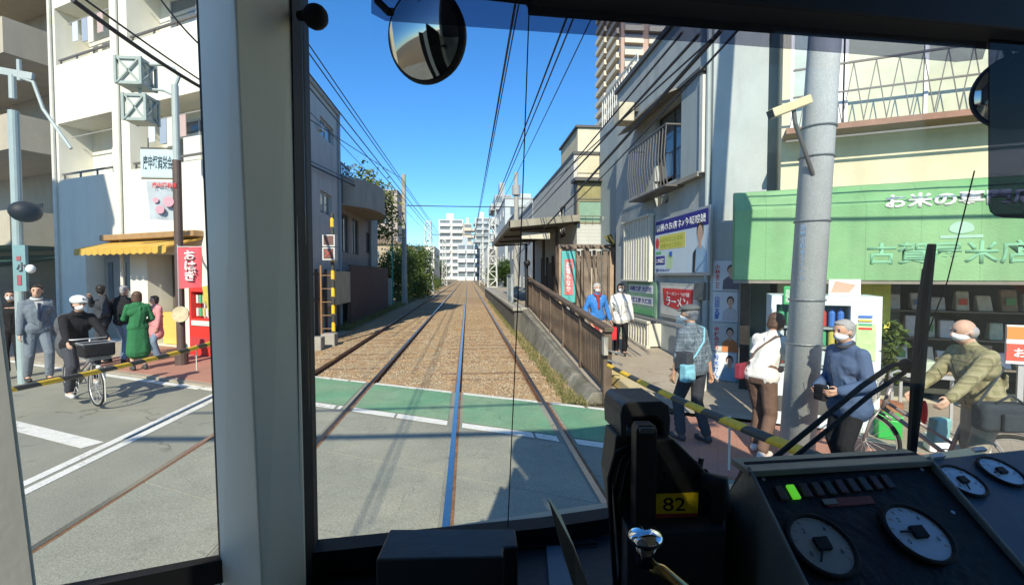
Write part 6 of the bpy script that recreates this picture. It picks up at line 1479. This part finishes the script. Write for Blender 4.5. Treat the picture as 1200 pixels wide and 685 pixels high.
def person(pos, face, H, label, top, bottom, shoes=None, hair=None, lean=0.0, head=(0, 0), hands=None, feet=None, hip=None, cut='trousers', long_top=0.0, hairlen=0.0, mask=True, sleeve=1.0, hat=None, bulk=1.0, bald=False, fine=.009, collar=None, scarf=None, skin=None, hood=None, group=None, hemw=1.0, side=0.0):
    """local frame: x to the person's left side of travel (right hand = -x), y forward, z up. face = (dx, dy) on the ground"""
    skin = skin or skinm; k = H/1.68; fy = V((face[0], face[1], 0)).normalized(); fx = V((fy.y, -fy.x, 0)); pos = V(pos)   # fx = the person's right
    def W(x, y, z): return pos+fx*(x*k)+fy*(y*k)+ZZ*(z*k)
    hz_ = .90 if hip is None else hip[2]; hx, hy = (0, 0) if hip is None else hip[:2]
    cl, sl = math.cos(lean), math.sin(lean)
    def T(x, y, z):    # point of the trunk (z measured from the hip), leaned
        return W(hx+x+side*z, hy+y*cl+z*sl, hz_-y*sl+z*cl)
    ft = feet or [(-.10, .02), (.10, -.02)]
    ft = [f if len(f) > 2 else (f[0], f[1], 0) for f in ft]
    hips = [T(-.085, 0, 0), T(.085, 0, 0)]; knees = []; ank = []
    for i, f in enumerate(ft):
        a_ = W(f[0], f[1]-.03, f[2]+.085); kn, an = ik(hips[i], a_, .43*k, .42*k, fy+fx*(f[0]*.8)); knees.append(kn); ank.append(an)
    sh = [T(-.165, -.01, .455), T(.165, -.01, .455)]
    hd_ = hands or [(-.23, .05, .82), (.23, .05, .82)]; elb = []; wr = []
    for i, h in enumerate(hd_):
        sx = -1 if i == 0 else 1
        e_, w_ = ik(sh[i], W(*h), .275*k, .245*k, -fy*.8+fx*sx*.5-ZZ*.5); elb.append(e_); wr.append(w_)
    yaw, pitch = head; c_, s_ = math.cos(yaw), math.sin(yaw)
    hf = (fy*c_+fx*s_); hf = (hf*math.cos(pitch)-ZZ*math.sin(pitch)).normalized(); hxv = hf.cross(ZZ).normalized(); hu = hxv.cross(hf)
    neck = T(0, .0, .545); hc = neck+ZZ*.125*k*math.cos(lean*.4)+fy*(.03+.06*math.sin(max(lean, 0)))*k
    b = MB()
    # trunk
    capsule(b, T(-.06, 0, .0), T(.06, 0, .0), .105*k); capsule(b, T(0, 0, .08), T(0, .005, .30), .115*k, .125*k)
    capsule(b, T(-.06, .0, .38), T(.06, .0, .38), .105*k); capsule(b, T(-.12, -.01, .45), T(.12, -.01, .45), .058*k)
    capsule(b, T(0, -.01, .46), neck+ZZ*.03*k, .06*k, .052*k); capsule(b, neck, hc-hu*.05*k, .052*k, .05*k)
    # head
    ax = (hxv, hf, hu)
    b.ell(hc+hu*.02*k, (.074*k, .092*k, .088*k), ax, 18, 12); b.ell(hc-hu*.035*k+hf*.015*k, (.058*k, .072*k, .078*k), ax, 16, 10)
    capsule(b, hc+hf*.088*k+hu*.012*k, hc+hf*.105*k-hu*.022*k, .009*k, .014*k)
    for s in (-1, 1): b.ell(hc+hxv*s*.076*k-hu*.005*k-hf*.005*k, (.010*k, .018*k, .028*k), ax, 8, 6)
    capsule(b, hc+hf*.083*k-hu*.055*k-hxv*.018*k, hc+hf*.083*k-hu*.055*k+hxv*.018*k, .008*k)
    for i in range(2):
        capsule(b, sh[i], elb[i], .050*k, .040*k); capsule(b, elb[i], wr[i], .040*k, .027*k)
        capsule(b, hips[i], knees[i], .082*k, .055*k); capsule(b, knees[i], ank[i], .055*k, .038*k)
        f = ft[i]; capsule(b, ank[i]-ZZ*.02*k, ank[i]+fy*.14*k-ZZ*.052*k, .038*k, .028*k)
        # hand: palm, four fingers, thumb
        fd = (wr[i]-elb[i]).normalized(); s = -1 if i == 0 else 1; sdv = fx*s-fd*(fx*s).dot(fd)
        if sdv.length < .1: sdv = fy-fd*fy.dot(fd)
        sdv.normalize(); pn = fd.cross(sdv)    # across the palm
        pc = wr[i]+fd*.045*k; capsule(b, wr[i], pc+fd*.03*k-pn*.018*k, .022*k, .017*k); capsule(b, wr[i], pc+fd*.03*k+pn*.018*k, .022*k, .017*k)
        curl = -sdv
        for j, ln in enumerate((.062, .072, .067, .052)):
            r0 = pc+fd*.035*k+pn*(.030-.020*j)*k; d1 = (fd+curl*.35).normalized(); d2 = (fd*.5+curl*.9).normalized()
            p1 = r0+d1*ln*.5*k; capsule(b, r0, p1, .0088*k, .008*k, 6); capsule(b, p1, p1+d2*ln*.5*k, .008*k, .007*k, 6)
        t0 = wr[i]+fd*.02*k+pn*.028*k; t1 = t0+(fd*.6+pn*.8).normalized()*.035*k; capsule(b, t0, t1, .011*k, .009*k, 6); capsule(b, t1, t1+(fd+curl*.3).normalized()*.028*k, .009*k, .008*k, 6)
    root = thing('person', pos, label, 'person', group)
    vox(b, 'body', fine*k, skin, root, 2)
    # eyes and brows
    for s in (-1, 1):
        MB().ell(hc+hxv*s*.030*k+hf*.0875*k+hu*.018*k, (.011*k, .006*k, .006*k), ax, 10, 6).build('eye', eyem, root, smooth=True)
        if not hat or True: capsule(MB(), hc, hc, .01) if False else MB().ell(hc+hxv*s*.031*k+hf*.088*k+hu*.036*k, (.017*k, .006*k, .004*k), ax, 8, 5).build('eyebrow', hair or eyem, root, smooth=True)
    if mask:
        m = MB(); m.ell(hc-hu*.038*k+hf*.025*k, (.062*k, .076*k, .050*k), ax, 18, 12); m.ell(hc-hu*.022*k+hf*.085*k, (.022*k, .028*k, .03*k), ax, 10, 8)
        mk = vox(m, 'face_mask', .007*k, maskm, root, 3)
        for s in (-1, 1): MB().tube([hc-hu*.02*k+hf*.05*k+hxv*s*.063*k, hc+hxv*s*.083*k-hf*.005*k+hu*.01*k], .002*k, 5).build('ear_loop', maskm, mk)
    # hair
    if hair:
        m = MB()
        if bald:
            m.ell(hc-hu*.005*k-hf*.030*k, (.083*k, .078*k, .066*k), ax, 18, 12); m.ell(hc+hu*.09*k-hf*.0*k, (.02, .02, .01), ax, 6, 4) if False else None
        else:
            m.ell(hc+hu*.042*k-hf*.022*k, (.086*k, .094*k, .082*k), ax, 20, 12); m.ell(hc-hu*.0*k-hf*.045*k, (.080*k, .066*k, .085*k), ax, 18, 12)
            m.ell(hc+hu*.085*k+hf*.035*k, (.058*k, .048*k, .026*k), ax, 12, 8)
            if hairlen:
                m.ell(hc-hu*(.03+hairlen*.4)*k-hf*.035*k, (.090*k, .068*k, (.06+hairlen*.6)*k), ax, 18, 12)
                for s in (-1, 1): capsule(m, hc+hxv*s*.068*k+hu*.03*k, hc+hxv*s*.075*k-hu*(.02+hairlen)*k, .03*k, .022*k)
        rr__ = random.Random(int(pos.x*100)); 
        for _ in range(26):
            v = V((rr__.gauss(0, 1), rr__.gauss(-.4, 1), rr__.gauss(.5, .7))).normalized()
            if v.y > .35 or bald: continue
            p_ = hc+hu*.035*k-hf*.02*k+hxv*v.x*.080*k+hf*v.y*.085*k+hu*v.z*.078*k; m.ell(p_, (.018*k, .018*k, .014*k), ax, 6, 5)
        vox(m, 'hair', .0085*k, hair, root, 1)
    # top garment
    g = 1.0*bulk; m = MB()
    capsule(m, T(-.07, 0, .02), T(.07, 0, .02), .118*k*g); capsule(m, T(-.02, 0, .08), T(.02, .0, .30), .132*k*g, .140*k*g)
    capsule(m, T(-.07, .0, .35), T(.07, .0, .35), .116*k*g); capsule(m, T(-.115, -.01, .435), T(.115, -.01, .435), .075*k*g)
    for s_ in (-1, 1): capsule(m, T(s_*.135, -.01, .45), T(s_*.02, -.01, .52), .058*k*g, .056*k)
    capsule(m, T(0, -.01, .49), T(0, .0, .545), .075*k, .067*k)
    if long_top:
        z = -long_top; n_ = 16
        for q in range(n_+1):
            zz = z*q/n_; ww = (.118+.03*q/n_*hemw)*k*g; capsule(m, T(-.06, 0, 0)+ZZ*zz*k, T(.06, 0, 0)+ZZ*zz*k, ww*.92)
    se = 1.0 if sleeve >= 1 else sleeve
    for i in range(2):
        capsule(m, sh[i], elb[i], .062*k*g, .052*k*g)
        if sleeve > .55: capsule(m, elb[i], elb[i]+(wr[i]-elb[i])*((sleeve-.5)*2*.96), .055*k*g, .041*k*g)
        # folds round the elbow
        rr__ = random.Random(i+int(pos.y*10))
        for _ in range(4):
            t_ = rr__.uniform(.5, 1.0); p_ = sh[i]+(elb[i]-sh[i])*t_; d_ = (elb[i]-sh[i]).normalized(); o_ = d_.cross(V((rr__.uniform(-1, 1), rr__.uniform(-1, 1), .3))).normalized()
            capsule(m, p_-o_*.045*k*g+d_*.01, p_+o_*.045*k*g, .018*k, .016*k)
    rr__ = random.Random(int(abs(pos.x)*77))
    for _ in range(9):     # creases of the cloth over the trunk
        z0 = rr__.uniform(0, .40); x0 = rr__.uniform(-.13, .13); y0 = rr__.choice((-1, 1))*.105*g
        capsule(m, T(x0, y0, z0), T(x0+rr__.uniform(-.09, .09), y0*.98, z0+rr__.uniform(.04, .12)), .020*k, .014*k)
    tp_ = vox(m, {'dress': 'dress'}.get(cut, 'jacket' if bulk > 1.0 else 'shirt'), .011*k, top, root, 2)
    if bulk > 1.09 and cut == 'trousers' and not mask is None:
        yy = (.128*g+.012)*k/k
        zz_ = MB(); zz_.tube([T(0, yy+.028, .46), T(.004, yy+.020, .34), T(-.002, yy+.010, .18), T(0, yy-.002, .02)], .0035*k, 5)
        for s_ in (-1, 1): zz_.bar(T(s_*.05, yy-.004, .10), T(s_*.10, yy-.030, .15), .006*k)
        zz_.build('fastening', gask, root)
    if collar: 
        mc_ = MB(); mc_.ring(T(0, .005, .545), (T(0, 0, .6)-T(0, 0, .4)).normalized()+fy*.3, .068*k, .017*k, 20, 8); mc_.build('collar', collar, root, smooth=True)
    if hood: vox(MB().ell(T(0, -.10, .50), (.11*k, .07*k, .07*k), (fx, fy, ZZ)), 'hood', .012, top, root, 2)
    if scarf:
        mc_ = MB(); mc_.ring(T(0, .02, .53), ZZ+fy*.4, .070*k, .028*k, 20, 8); capsule(mc_, T(.01, .10, .48), T(.0, .145, .22), .045*k, .03*k); vox(mc_, 'scarf', .01, scarf, root, 2)
    # legs
    m = MB()
    if cut == 'trousers':
        capsule(m, T(-.06, 0, -.0), T(.06, 0, .0), .115*k); capsule(m, T(-.05, 0, .08), T(.05, 0, .08), .112*k)
        for i in range(2):
            capsule(m, hips[i]-ZZ*.02, knees[i], .100*k, .074*k); capsule(m, knees[i], ank[i]+(knees[i]-ank[i])*.08, .073*k, .062*k)
            rr__ = random.Random(i+5)
            for _ in range(5):
                t_ = rr__.uniform(.0, .95); p_ = knees[i]+(ank[i]-knees[i])*t_; capsule(m, p_+fy*.045*k-fx*.04*k, p_+fy*.05*k+fx*.04*k+ZZ*.03*k, .016*k)
        vox(m, 'trousers', .0115*k, bottom, root, 2)
    elif cut == 'skirt':
        n_ = 8; bot_ = min(a.z for a in ank)+.18*k
        for q in range(n_+1):
            t_ = q/n_; c0 = T(0, 0, 0).lerp((ank[0]+ank[1])/2+ZZ*.18*k, t_); r_ = (.105+.035*t_)*k; capsule(m, c0-fx*.055*k, c0+fx*.055*k, r_)
        vox(m, 'skirt', .012*k, bottom, root, 2)
    # shoes
    for i in range(2):
        m = MB(); a_ = ank[i]; capsule(m, a_-ZZ*.045*k-fy*.03*k, a_+fy*.16*k-ZZ*.055*k, .042*k, .036*k); capsule(m, a_-ZZ*.02*k-fy*.01*k, a_+ZZ*.01*k, .044*k, .044*k)
        capsule(m, a_-ZZ*.062*k-fy*.04*k, a_+fy*.17*k-ZZ*.062*k, .026*k, .026*k); vox(m, 'shoe', .009*k, shoes or flat((.03, .03, .03)), root, 1)
    return dict(root=root, T=T, W=W, hc=hc, hf=hf, hu=hu, hx=hxv, wr=wr, elb=elb, sh=sh, fx=fx, fy=fy, k=k, ank=ank, knees=knees)
def strap(P, pts, w_, mat, name='strap', parent=None):
    m = MB(); m.tube(pts, w_, 6); return m.build(name, mat, parent, smooth=True)
jet = cloth('black_cloth', (.018, .018, .02)); char = cloth('charcoal_cloth', (.05, .055, .065)); navyc = cloth('navy_cloth', (.035, .055, .11)); greyc = cloth('grey_suit', (.16, .19, .22)); 
olive = cloth('green_wool', (.035, .16, .065)); pinkc = cloth('pink_cloth', (.60, .26, .27)); whitec = cloth('white_cloth', (.68, .67, .62)); bluec = cloth('blue_cloth', (.05, .20, .52)); jean = cloth('jeans', (.17, .24, .33)); brownc = cloth('brown_cloth', (.16, .10, .075)); khaki = cloth('khaki_cloth', (.30, .27, .21)); maroon = cloth('maroon_cloth', (.28, .045, .045)); bluej = cloth('slate_blue_cloth', (.075, .115, .20))
hb = M('hair_black', (.018, .014, .012), .5, .2, 60, .5); hg = M('hair_grey', (.33, .32, .31), .6, .25, 60, .5); hbr = M('hair_brown', (.10, .055, .035), .5, .2, 60, .5); hw = M('hair_white', (.50, .49, .46), .6, .2, 60, .5)
shw = flat((.6, .6, .58)); GZ = .046
def G(px, py, z=GZ): return atZ(px, py, z)
# --- left group
bp = V((-5.52, 7.62, .0)); bd = V((.80, -.60, 0)).normalized()     # bicycle: front wheel contact point and heading
rp_ = bp-bd*1.08
P = person(rp_+bd*.38+V((0, 0, .0)), bd[:2], 1.68, 'cyclist in a white helmet and dark jacket sitting on a silver bicycle', jet, char, flat((.5, .5, .48)), hb, lean=.30, head=(-.15, .05),
    hands=[(-.24, .44, 1.0), (.24, .44, 1.0)], feet=[(-.13, .20, .30), (.13, .06, .12)], hip=(0, -.10, .90), bulk=1.10, collar=jet)
hh = P['hc']; m = MB(); m.ell(hh+P['hu']*.075-P['hf']*.01, (.104, .128, .078), (P['hx'], P['hf'], P['hu']), 24, 14); capsule(m, hh+P['hu']*.052+P['hf']*.11-P['hx']*.05, hh+P['hu']*.052+P['hf']*.11+P['hx']*.05, .014)
hl = vox(m, 'helmet', .01, M('helmet_white', (.78, .78, .74), .3, .03, coat=.3), P['root'], 2)
for s in (-1, 1): MB().tube([hh+P['hx']*s*.09+P['hu']*.02, hh+P['hx']*s*.07-P['hu']*.06, hh-P['hu']*.125+P['hf']*.02], .004).build('chin_strap', gask, P['root'])
MB().extr([hh+P['hu']*.09+P['hf']*.118-P['hx']*.015+P['hu']*.0, hh+P['hu']*.09+P['hf']*.118+P['hx']*.015, hh+P['hu']*.115+P['hf']*.10], P['hf']*.004).build('emblem', gask, hl)
def bicycle(front, hd, label, frame_m, basket_m, cover=None, R_=.30, rear_basket=False, seat=True):
    hd = V(hd).normalized(); sd_ = V((hd.y, -hd.x, 0)); rear = front-hd*1.06; t = thing('bicycle', (front+rear)/2, label, 'bicycle')
    fc = V((front.x, front.y, GZ+R_)) if front.z == 0 else front+ZZ*R_; rc = fc-hd*1.06
    tyre = flat((.02, .02, .02), .8)
    for c in (fc, rc):
        wl = MB().ring(c, sd_, R_-.015, .017, 40, 8).build('wheel', tyre, t, smooth=True)
        MB().ring(c, sd_, R_-.038, .008, 40, 6).build('rim', alum, wl)
        m = MB()
        for k in range(18): a = 2*math.pi*k/18; m.tube([c+sd_*.02*(-1)**k, c+(hd*math.cos(a)+ZZ*math.sin(a))*(R_-.04)], .0018, 4, False)
        m.tube([c-sd_*.045, c+sd_*.045], .018, 10); m.build('spokes', alum, wl)
    up = V((0, 0, 1)); head0 = fc-hd*.14+up*.36; head1 = fc-hd*.20+up*.56; bb = rc+hd*.44-up*.03; st = rc+hd*.30+up*.50
    m = MB(); m.tube([head0, bb+up*.04, ], .021).tube([head0+up*.07, bb+hd*-.03+up*.16], .016).tube([bb, st], .018).tube([head0-up*.02, head1], .02)
    for s in (-1, 1):
        m.tube([head0, fc-hd*.05+up*.2+sd_*s*.045, fc+sd_*s*.045], .012).tube([bb, rc+sd_*s*.05], .011).tube([st-up*.08, rc+sd_*s*.05], .009)
    m.build('frame', frame_m, t, smooth=True)
    MB().tube([head1, head1+up*.14], .014).tube([head1+up*.14-hd*.16+sd_*.27, head1+up*.14-hd*.02+sd_*.20, head1+up*.14, head1+up*.14-hd*.02-sd_*.20, head1+up*.14-hd*.16-sd_*.27], .011).build('handlebar', alum, t, smooth=True)
    for s in (-1, 1): MB().tube([head1+up*.14-hd*.18+sd_*s*.275, head1+up*.14-hd*.07+sd_*s*.235], .016).build('grip', tyre, t, smooth=True)
    if seat: MB().ell(st+up*.09, (.09, .14, .05), (sd_, hd, up)).tube([st, st+up*.08], .013).build('saddle', tyre, t, smooth=True)
    # basket of wires
    bc = fc+hd*.02+up*.42; m = MB(); w0, w1, l0, l1, h_ = .15, .19, .11, .15, .24
    n_ = 9
    def bpnt(a, b, z): t_ = z/h_; return bc+sd_*a*(w0+(w1-w0)*t_)+hd*b*(l0+(l1-l0)*t_)+up*z
    for z in [h_*i/6 for i in range(7)]:
        r_ = .006 if z in (0, h_) else .0028
        m.tube([bpnt(-1, -1, z), bpnt(1, -1, z), bpnt(1, 1, z), bpnt(-1, 1, z), bpnt(-1, -1, z)], r_+.001, 4)
    for i in range(n_+1):
        u = -1+2*i/n_
        for q in (-1, 1): m.tube([bpnt(u, q, 0), bpnt(u, q, h_)], .0026, 4).tube([bpnt(q, u, 0), bpnt(q, u, h_)], .0026, 4)
        m.tube([bpnt(u, -1, 0), bpnt(u, 1, 0)], .0026, 4)
    m.build('basket', basket_m, t)
    MB().obox(rc+up*(R_+.10)-hd*.04, hd, sd_, up, .19, .06, .008).build('rear_rack', alum, t)
    for c, a0, a1 in ((fc, .3, 2.3), (rc, .5, 3.4)):
        m = MB(); pts = [c+(hd*math.cos(a)+up*math.sin(a))*(R_+.025) for a in [a0+(a1-a0)*i/12 for i in range(13)]]
        m.tube(pts, .014, 6); m.build('mudguard', frame_m, t, smooth=True)
    MB().tube([bb-sd_*.07, bb+sd_*.07], .012).tube([bb+sd_*.07, bb+sd_*.07+hd*.12-up*.10, bb+sd_*.15+hd*.12-up*.10], .009).tube([bb-sd_*.07, bb-sd_*.07-hd*.12+up*.10, bb-sd_*.15-hd*.12+up*.10], .009).ring(bb+sd_*.05, sd_, .08, .006, 24, 6).build('pedals', alum, t)
    MB().ell(fc+hd*.1+up*.30, (.035, .04, .03), (sd_, hd, up)).build('headlamp', flat((.6, .6, .55), .2), t, smooth=True)
    return t, fc, rc, hd, sd_
bt, fc, rc, hd1, sd1 = bicycle(bp, bd, 'silver bicycle with a wire front basket ridden by the cyclist in the white helmet', M('frame_silver', (.35, .34, .32), .35, .1, metal=.5), alum)
cv = MB(); cv.obox(fc+ZZ*.56+hd1*.03, hd1, sd1, ZZ, .15, .19, .10); cv.build('basket_bag', jet, label='dark bag stuffed into the front basket of the silver bicycle', cat='bag', bevel=.03)
# grey rain cover over the rear child seat
m = MB(); m.ell(rc+ZZ*.55-hd1*.05, (.17, .16, .26), (hd1, sd1, ZZ)); m.ell(rc+ZZ*.85-hd1*.12, (.10, .15, .20), (hd1, sd1, ZZ)); vox(m, 'child_seat', .014, cloth('grey_seat', (.09, .095, .10)), bt, 2)
PS = person(G(46, 446), (.75, -.6), 1.78, 'man in a grey suit and blue tie standing behind the cyclist', greyc, greyc, None, hb, head=(.3, .05), hands=[(-.25, .02, .78), (.24, .08, .80)], mask=False, bulk=1.12, collar=whitec, feet=[(-.12, .1), (.12, -.12)])
MB().extr([PS['T'](-.02, .150, .47), PS['T'](.02, .150, .47), PS['T'](.028, .158, .20), PS['T'](0, .158, .16), PS['T'](-.028, .158, .20)], PS['fy']*.008).build('tie', navyc, PS['root'])
MB().extr([PS['T'](-.06, .138, .50), PS['T'](.06, .138, .50), PS['T'](.0, .150, .26)], PS['fy']*.006).build('shirt_front', whitec, PS['root'])
person(G(16, 440), (.5, -.8), 1.66, 'person in dark clothes half hidden behind the turquoise pole at the far left', jet, jet, None, hb, bulk=1.1)
person(G(123, 425), (-.6, -.35), 1.74, 'person in a dark jacket lifting a hand to a white mask', char, char, None, hb, head=(1.6, 0), hands=[(-.22, .12, .95), (.10, .22, 1.42)], bulk=1.12)
person(G(146, 424), (.15, .9), 1.72, 'grey haired person in a black jacket and jeans seen from behind', jet, jean, None, hg, hands=[(-.22, .12, .86), (.22, .12, .86)], bulk=1.14, mask=False, feet=[(-.13, .15), (.13, -.12)])
P = person(G(163, 433), (-.55, .55), 1.62, 'woman with brown bobbed hair in a long green dress seen from behind', olive, olive, flat((.05, .05, .05)), hbr, hands=[(-.10, .25, 1.25), (.18, .2, 1.0)], cut='dress', long_top=.50, hemw=1.5, bulk=1.08, hairlen=.07, mask=False)
P = person(G(184, 421), (-.5, -.75), 1.48, 'short woman in a pink coat standing beside the woman in green', pinkc, jean, shw, hb, hands=[(-.2, .08, .80), (.2, .08, .80)], bulk=1.12, long_top=.22, mask=False, hairlen=.02)
strap(P, [P['T'](-.13, .10, .50), P['T'](.0, .165, .28), P['T'](.15, .12, .0)], .008, brownc, 'bag_strap', P['root'])
# --- the ramp
def onramp(px, py):
    z = .1
    for _ in range(12): q = atZ(px, py, z); z = rampz(q.y)+.014
    q.z = z; return q
q = onramp(699, 418)
P = person(q, (.05, -1), 1.60, 'grey haired woman in a bright blue jacket and red skirt on the ramp', bluec, maroon, None, hw, cut='skirt', hands=[(-.30, .04, .86), (.24, .1, .90)], bulk=1.1, scarf=maroon, feet=[(-.09, .08), (.09, -.08)])
wq = P['wr'][0]
rb = thing('red_bag', P['wr'][0]-ZZ*.35, 'red shopping bag held low between the two women on the ramp', 'bag')
b0_ = P['wr'][0] if P['wr'][0].x > P['wr'][1].x else P['wr'][1]
m = MB(); m.obox(b0_-ZZ*.30+V((.03, -.05, 0)), P['fx'], P['fy'], ZZ, .10, .05, .14); vox(m, 'bag_body', .012, cloth('red_bag_cloth', (.60, .04, .05)), rb, 2); MB().tube([b0_-ZZ*.06+V((.0, -.05, 0)), b0_-ZZ*.18+V((.06, -.05, 0))], .006).build('bag_handle', maroon, rb)
q = onramp(727, 415)
P = person(q, (-.25, -1), 1.58, 'woman with dark hair in a loose white top and black trousers on the ramp', whitec, jet, None, hb, lean=.05, hands=[(-.26, .10, .84), (.34, .06, .80)], bulk=1.18, long_top=.06, hairlen=.03, feet=[(-.09, .06), (.09, -.06)])
# --- man with the flat cap
shirt1 = plaid('checked_shirt', (.11, .14, .17), (.22, .27, .30), (.03, .04, .06))
q = G(812, 516, .035)
P = person(q, (-.35, .9), 1.60, 'man in a grey flat cap and checked shirt beside the gate', shirt1, char, flat((.05, .05, .055)), hg, lean=.10, head=(-.5, .05), hands=[(-.22, .12, .82), (.26, -.04, .80)], bulk=1.12, sleeve=.66, fine=.0075, feet=[(-.11, .12), (.12, -.08)], skin=skin2)
m = MB(); hc, hf, hu, hx = P['hc'], P['hf'], P['hu'], P['hx']
m.ell(hc+hu*.080-hf*.012, (.104, .120, .050), (hx, hf, hu), 22, 12); m.ell(hc+hu*.058+hf*.085, (.075, .060, .016), (hx, hf, hu), 16, 8); cp_ = vox(m, 'flat_cap', .008, cloth('cap_grey', (.12, .13, .13)), P['root'], 3)
T = P['T']; lbc = cloth('light_blue', (.22, .48, .56))
strap(P, [T(.13, .04, .545), T(.14, -.08, .50), T(.03, -.155, .34), T(-.12, -.15, .18), T(-.22, -.08, .05)], .012, lbc, 'bag_strap', P['root'])
bg = thing('shoulder_bag', T(-.24, 0, 0), 'light blue shoulder bag hanging at the hip of the man in the flat cap', 'bag')
m = MB(); m.obox(T(-.23, -.11, -.02), P['fx'], P['fy'], ZZ, .075, .05, .10); m.obox(T(-.23, -.17, -.05), P['fx'], P['fy'], ZZ, .055, .02, .05); vox(m, 'bag_body', .010, lbc, bg, 4); m = MB(); m.obox(T(-.20, -.04, .12), P['fx'], P['fy'], ZZ, .05, .10, .11); vox(m, 'dark_pouch', .011, char, bg, 2)
# --- bent woman in white in front of the vending machine
q = G(890, 532, .04)
P = person(q, (.80, .42), 1.60, 'woman in a white top and brown trousers bending towards the vending machine', whitec, brownc, flat((.65, .6, .58)), hbr, lean=.50, head=(.1, .35), hands=[(-.10, .42, .95), (.16, .40, .92)], bulk=1.08, fine=.0075, hairlen=.02, feet=[(-.10, .12), (.10, -.10)])
T = P['T']
strap(P, [T(.14, .03, .54), T(.10, -.13, .46), T(-.05, -.165, .25), T(-.19, -.07, .0)], .009, brownc, 'bag_strap', P['root'])
bg = thing('hand_bag', T(-.24, 0, -.1), 'dark red hand bag at the hip of the woman in the white top', 'bag')
m = MB(); m.obox(T(-.19, -.05, .02), P['fx'], P['fy'], ZZ, .035, .12, .085); vox(m, 'bag_body', .010, cloth('dk_red', (.25, .04, .06)), bg, 2)
pch = MB().obox(P['wr'][1]+V((.05, .03, -.03)), P['fx'], P['fy'], ZZ, .05, .05, .03); vox(pch, 'purse', .008, cloth('purse_red', (.36, .03, .06)), None, 2, label='small red purse held in front by the woman in the white top', cat='purse')
# --- man in blue jacket, nearest
q = atY(992, 600, 4.02); q.z = .04
P = person(q, (-.86, -.05), 1.555, 'grey haired man in a slate blue jacket standing at the utility pole', bluej, jet, flat((.04, .04, .04)), hg, lean=.10, head=(-.15, .05), hands=[(-.14, .24, 1.02), (.14, .24, 1.0)], bulk=1.17, fine=.0065, long_top=.06, collar=char, feet=[(-.10, .06), (.11, -.06)], skin=skin2)
m = MB(); pt = (P['wr'][0]+P['wr'][1])/2+P['fy']*.07; m.obox(pt-ZZ*.03, P['fx'], P['fy'], ZZ, .055, .03, .07); vox(m, 'pouch', .008, jet, None, 2, label='small black pouch held in both hands by the man in the slate blue jacket', cat='pouch')
# --- bald man with bicycle at the shop
shirt2 = plaid('olive_plaid', (.24, .23, .12), (.36, .32, .20), (.10, .09, .04), .07)
q = atY(1150, 560, 3.72); q.z = .04
P = person(q, (-.93, .12), 1.60, 'bald man in an olive plaid shirt leaning over a bicycle before the shop', shirt2, khaki, flat((.3, .28, .25)), hg, lean=.28, head=(.1, .12), hands=[(-.22, .50, .98), (.20, .46, .96)], bulk=1.14, fine=.008, bald=True, feet=[(-.12, .10), (.13, -.12)], skin=skinm)
bq = V((3.98, 4.42, 0)); bh = V((-.62, .78, 0)).normalized()
bt2, fc2, rc2, hd2, sd2 = bicycle(bq, bh, 'grey bicycle with a pale wire basket parked in front of the rice shop', M('frame_red', (.30, .27, .27), .35, .1, metal=.3), M('basket_pale', (.48, .47, .42), .5, .1), None)
bgm = cloth('bag_black', (.035, .045, .055))
bb_ = thing('travel_bag', q+V((.25, -.35, .75)), 'big dark travel bag with pockets hanging behind the bald man', 'bag')
bc_ = atY(1176, 488, 3.42); bu = V((.98, -.18, 0)).normalized(); bv = V((.18, .98, 0)).normalized()
m = MB(); m.obox(bc_, bu, bv, ZZ, .20, .08, .115); o = m.build('bag_body', bgm, bb_, bevel=.045, seg=4)
MB().obox(bc_-bv*.10+ZZ*-.02, bu, bv, ZZ, .09, .02, .07).build('pocket', bgm, bb_, bevel=.015); MB().tube([bc_+bu*-.1+ZZ*.12-bv*.05, bc_+ZZ*.19-bv*.06, bc_+bu*.1+ZZ*.12-bv*.05], .010).build('bag_handle', bgm, bb_, smooth=True)
MB().tube([bc_-bu*.2+ZZ*.09, P['T'](-.1, -.16, .3), P['T'](.1, -.05, .54)], .010).build('bag_strap', bgm, bb_, smooth=True)
m = MB(); m.obox(atY(1100, 503, 4.3), V((1, 0, 0)), V((0, 1, 0)), (ZZ+V((.15, 0, 0))).normalized(), .085, .05, .12); vox(m, 'plastic_bag', .014, M('bag_teal', (.20, .42, .40), .5, .2, 8), None, 2, label='teal and white plastic bag hanging from the handlebar of the grey bicycle', cat='bag')
m = MB(); m.ell(atY(1083, 483, 4.3), (.03, .03, .13)); vox(m, 'umbrella', .012, cloth('red_umb', (.62, .06, .05)), None, 1, label='folded red umbrella strapped under the basket of the grey bicycle', cat='umbrella')
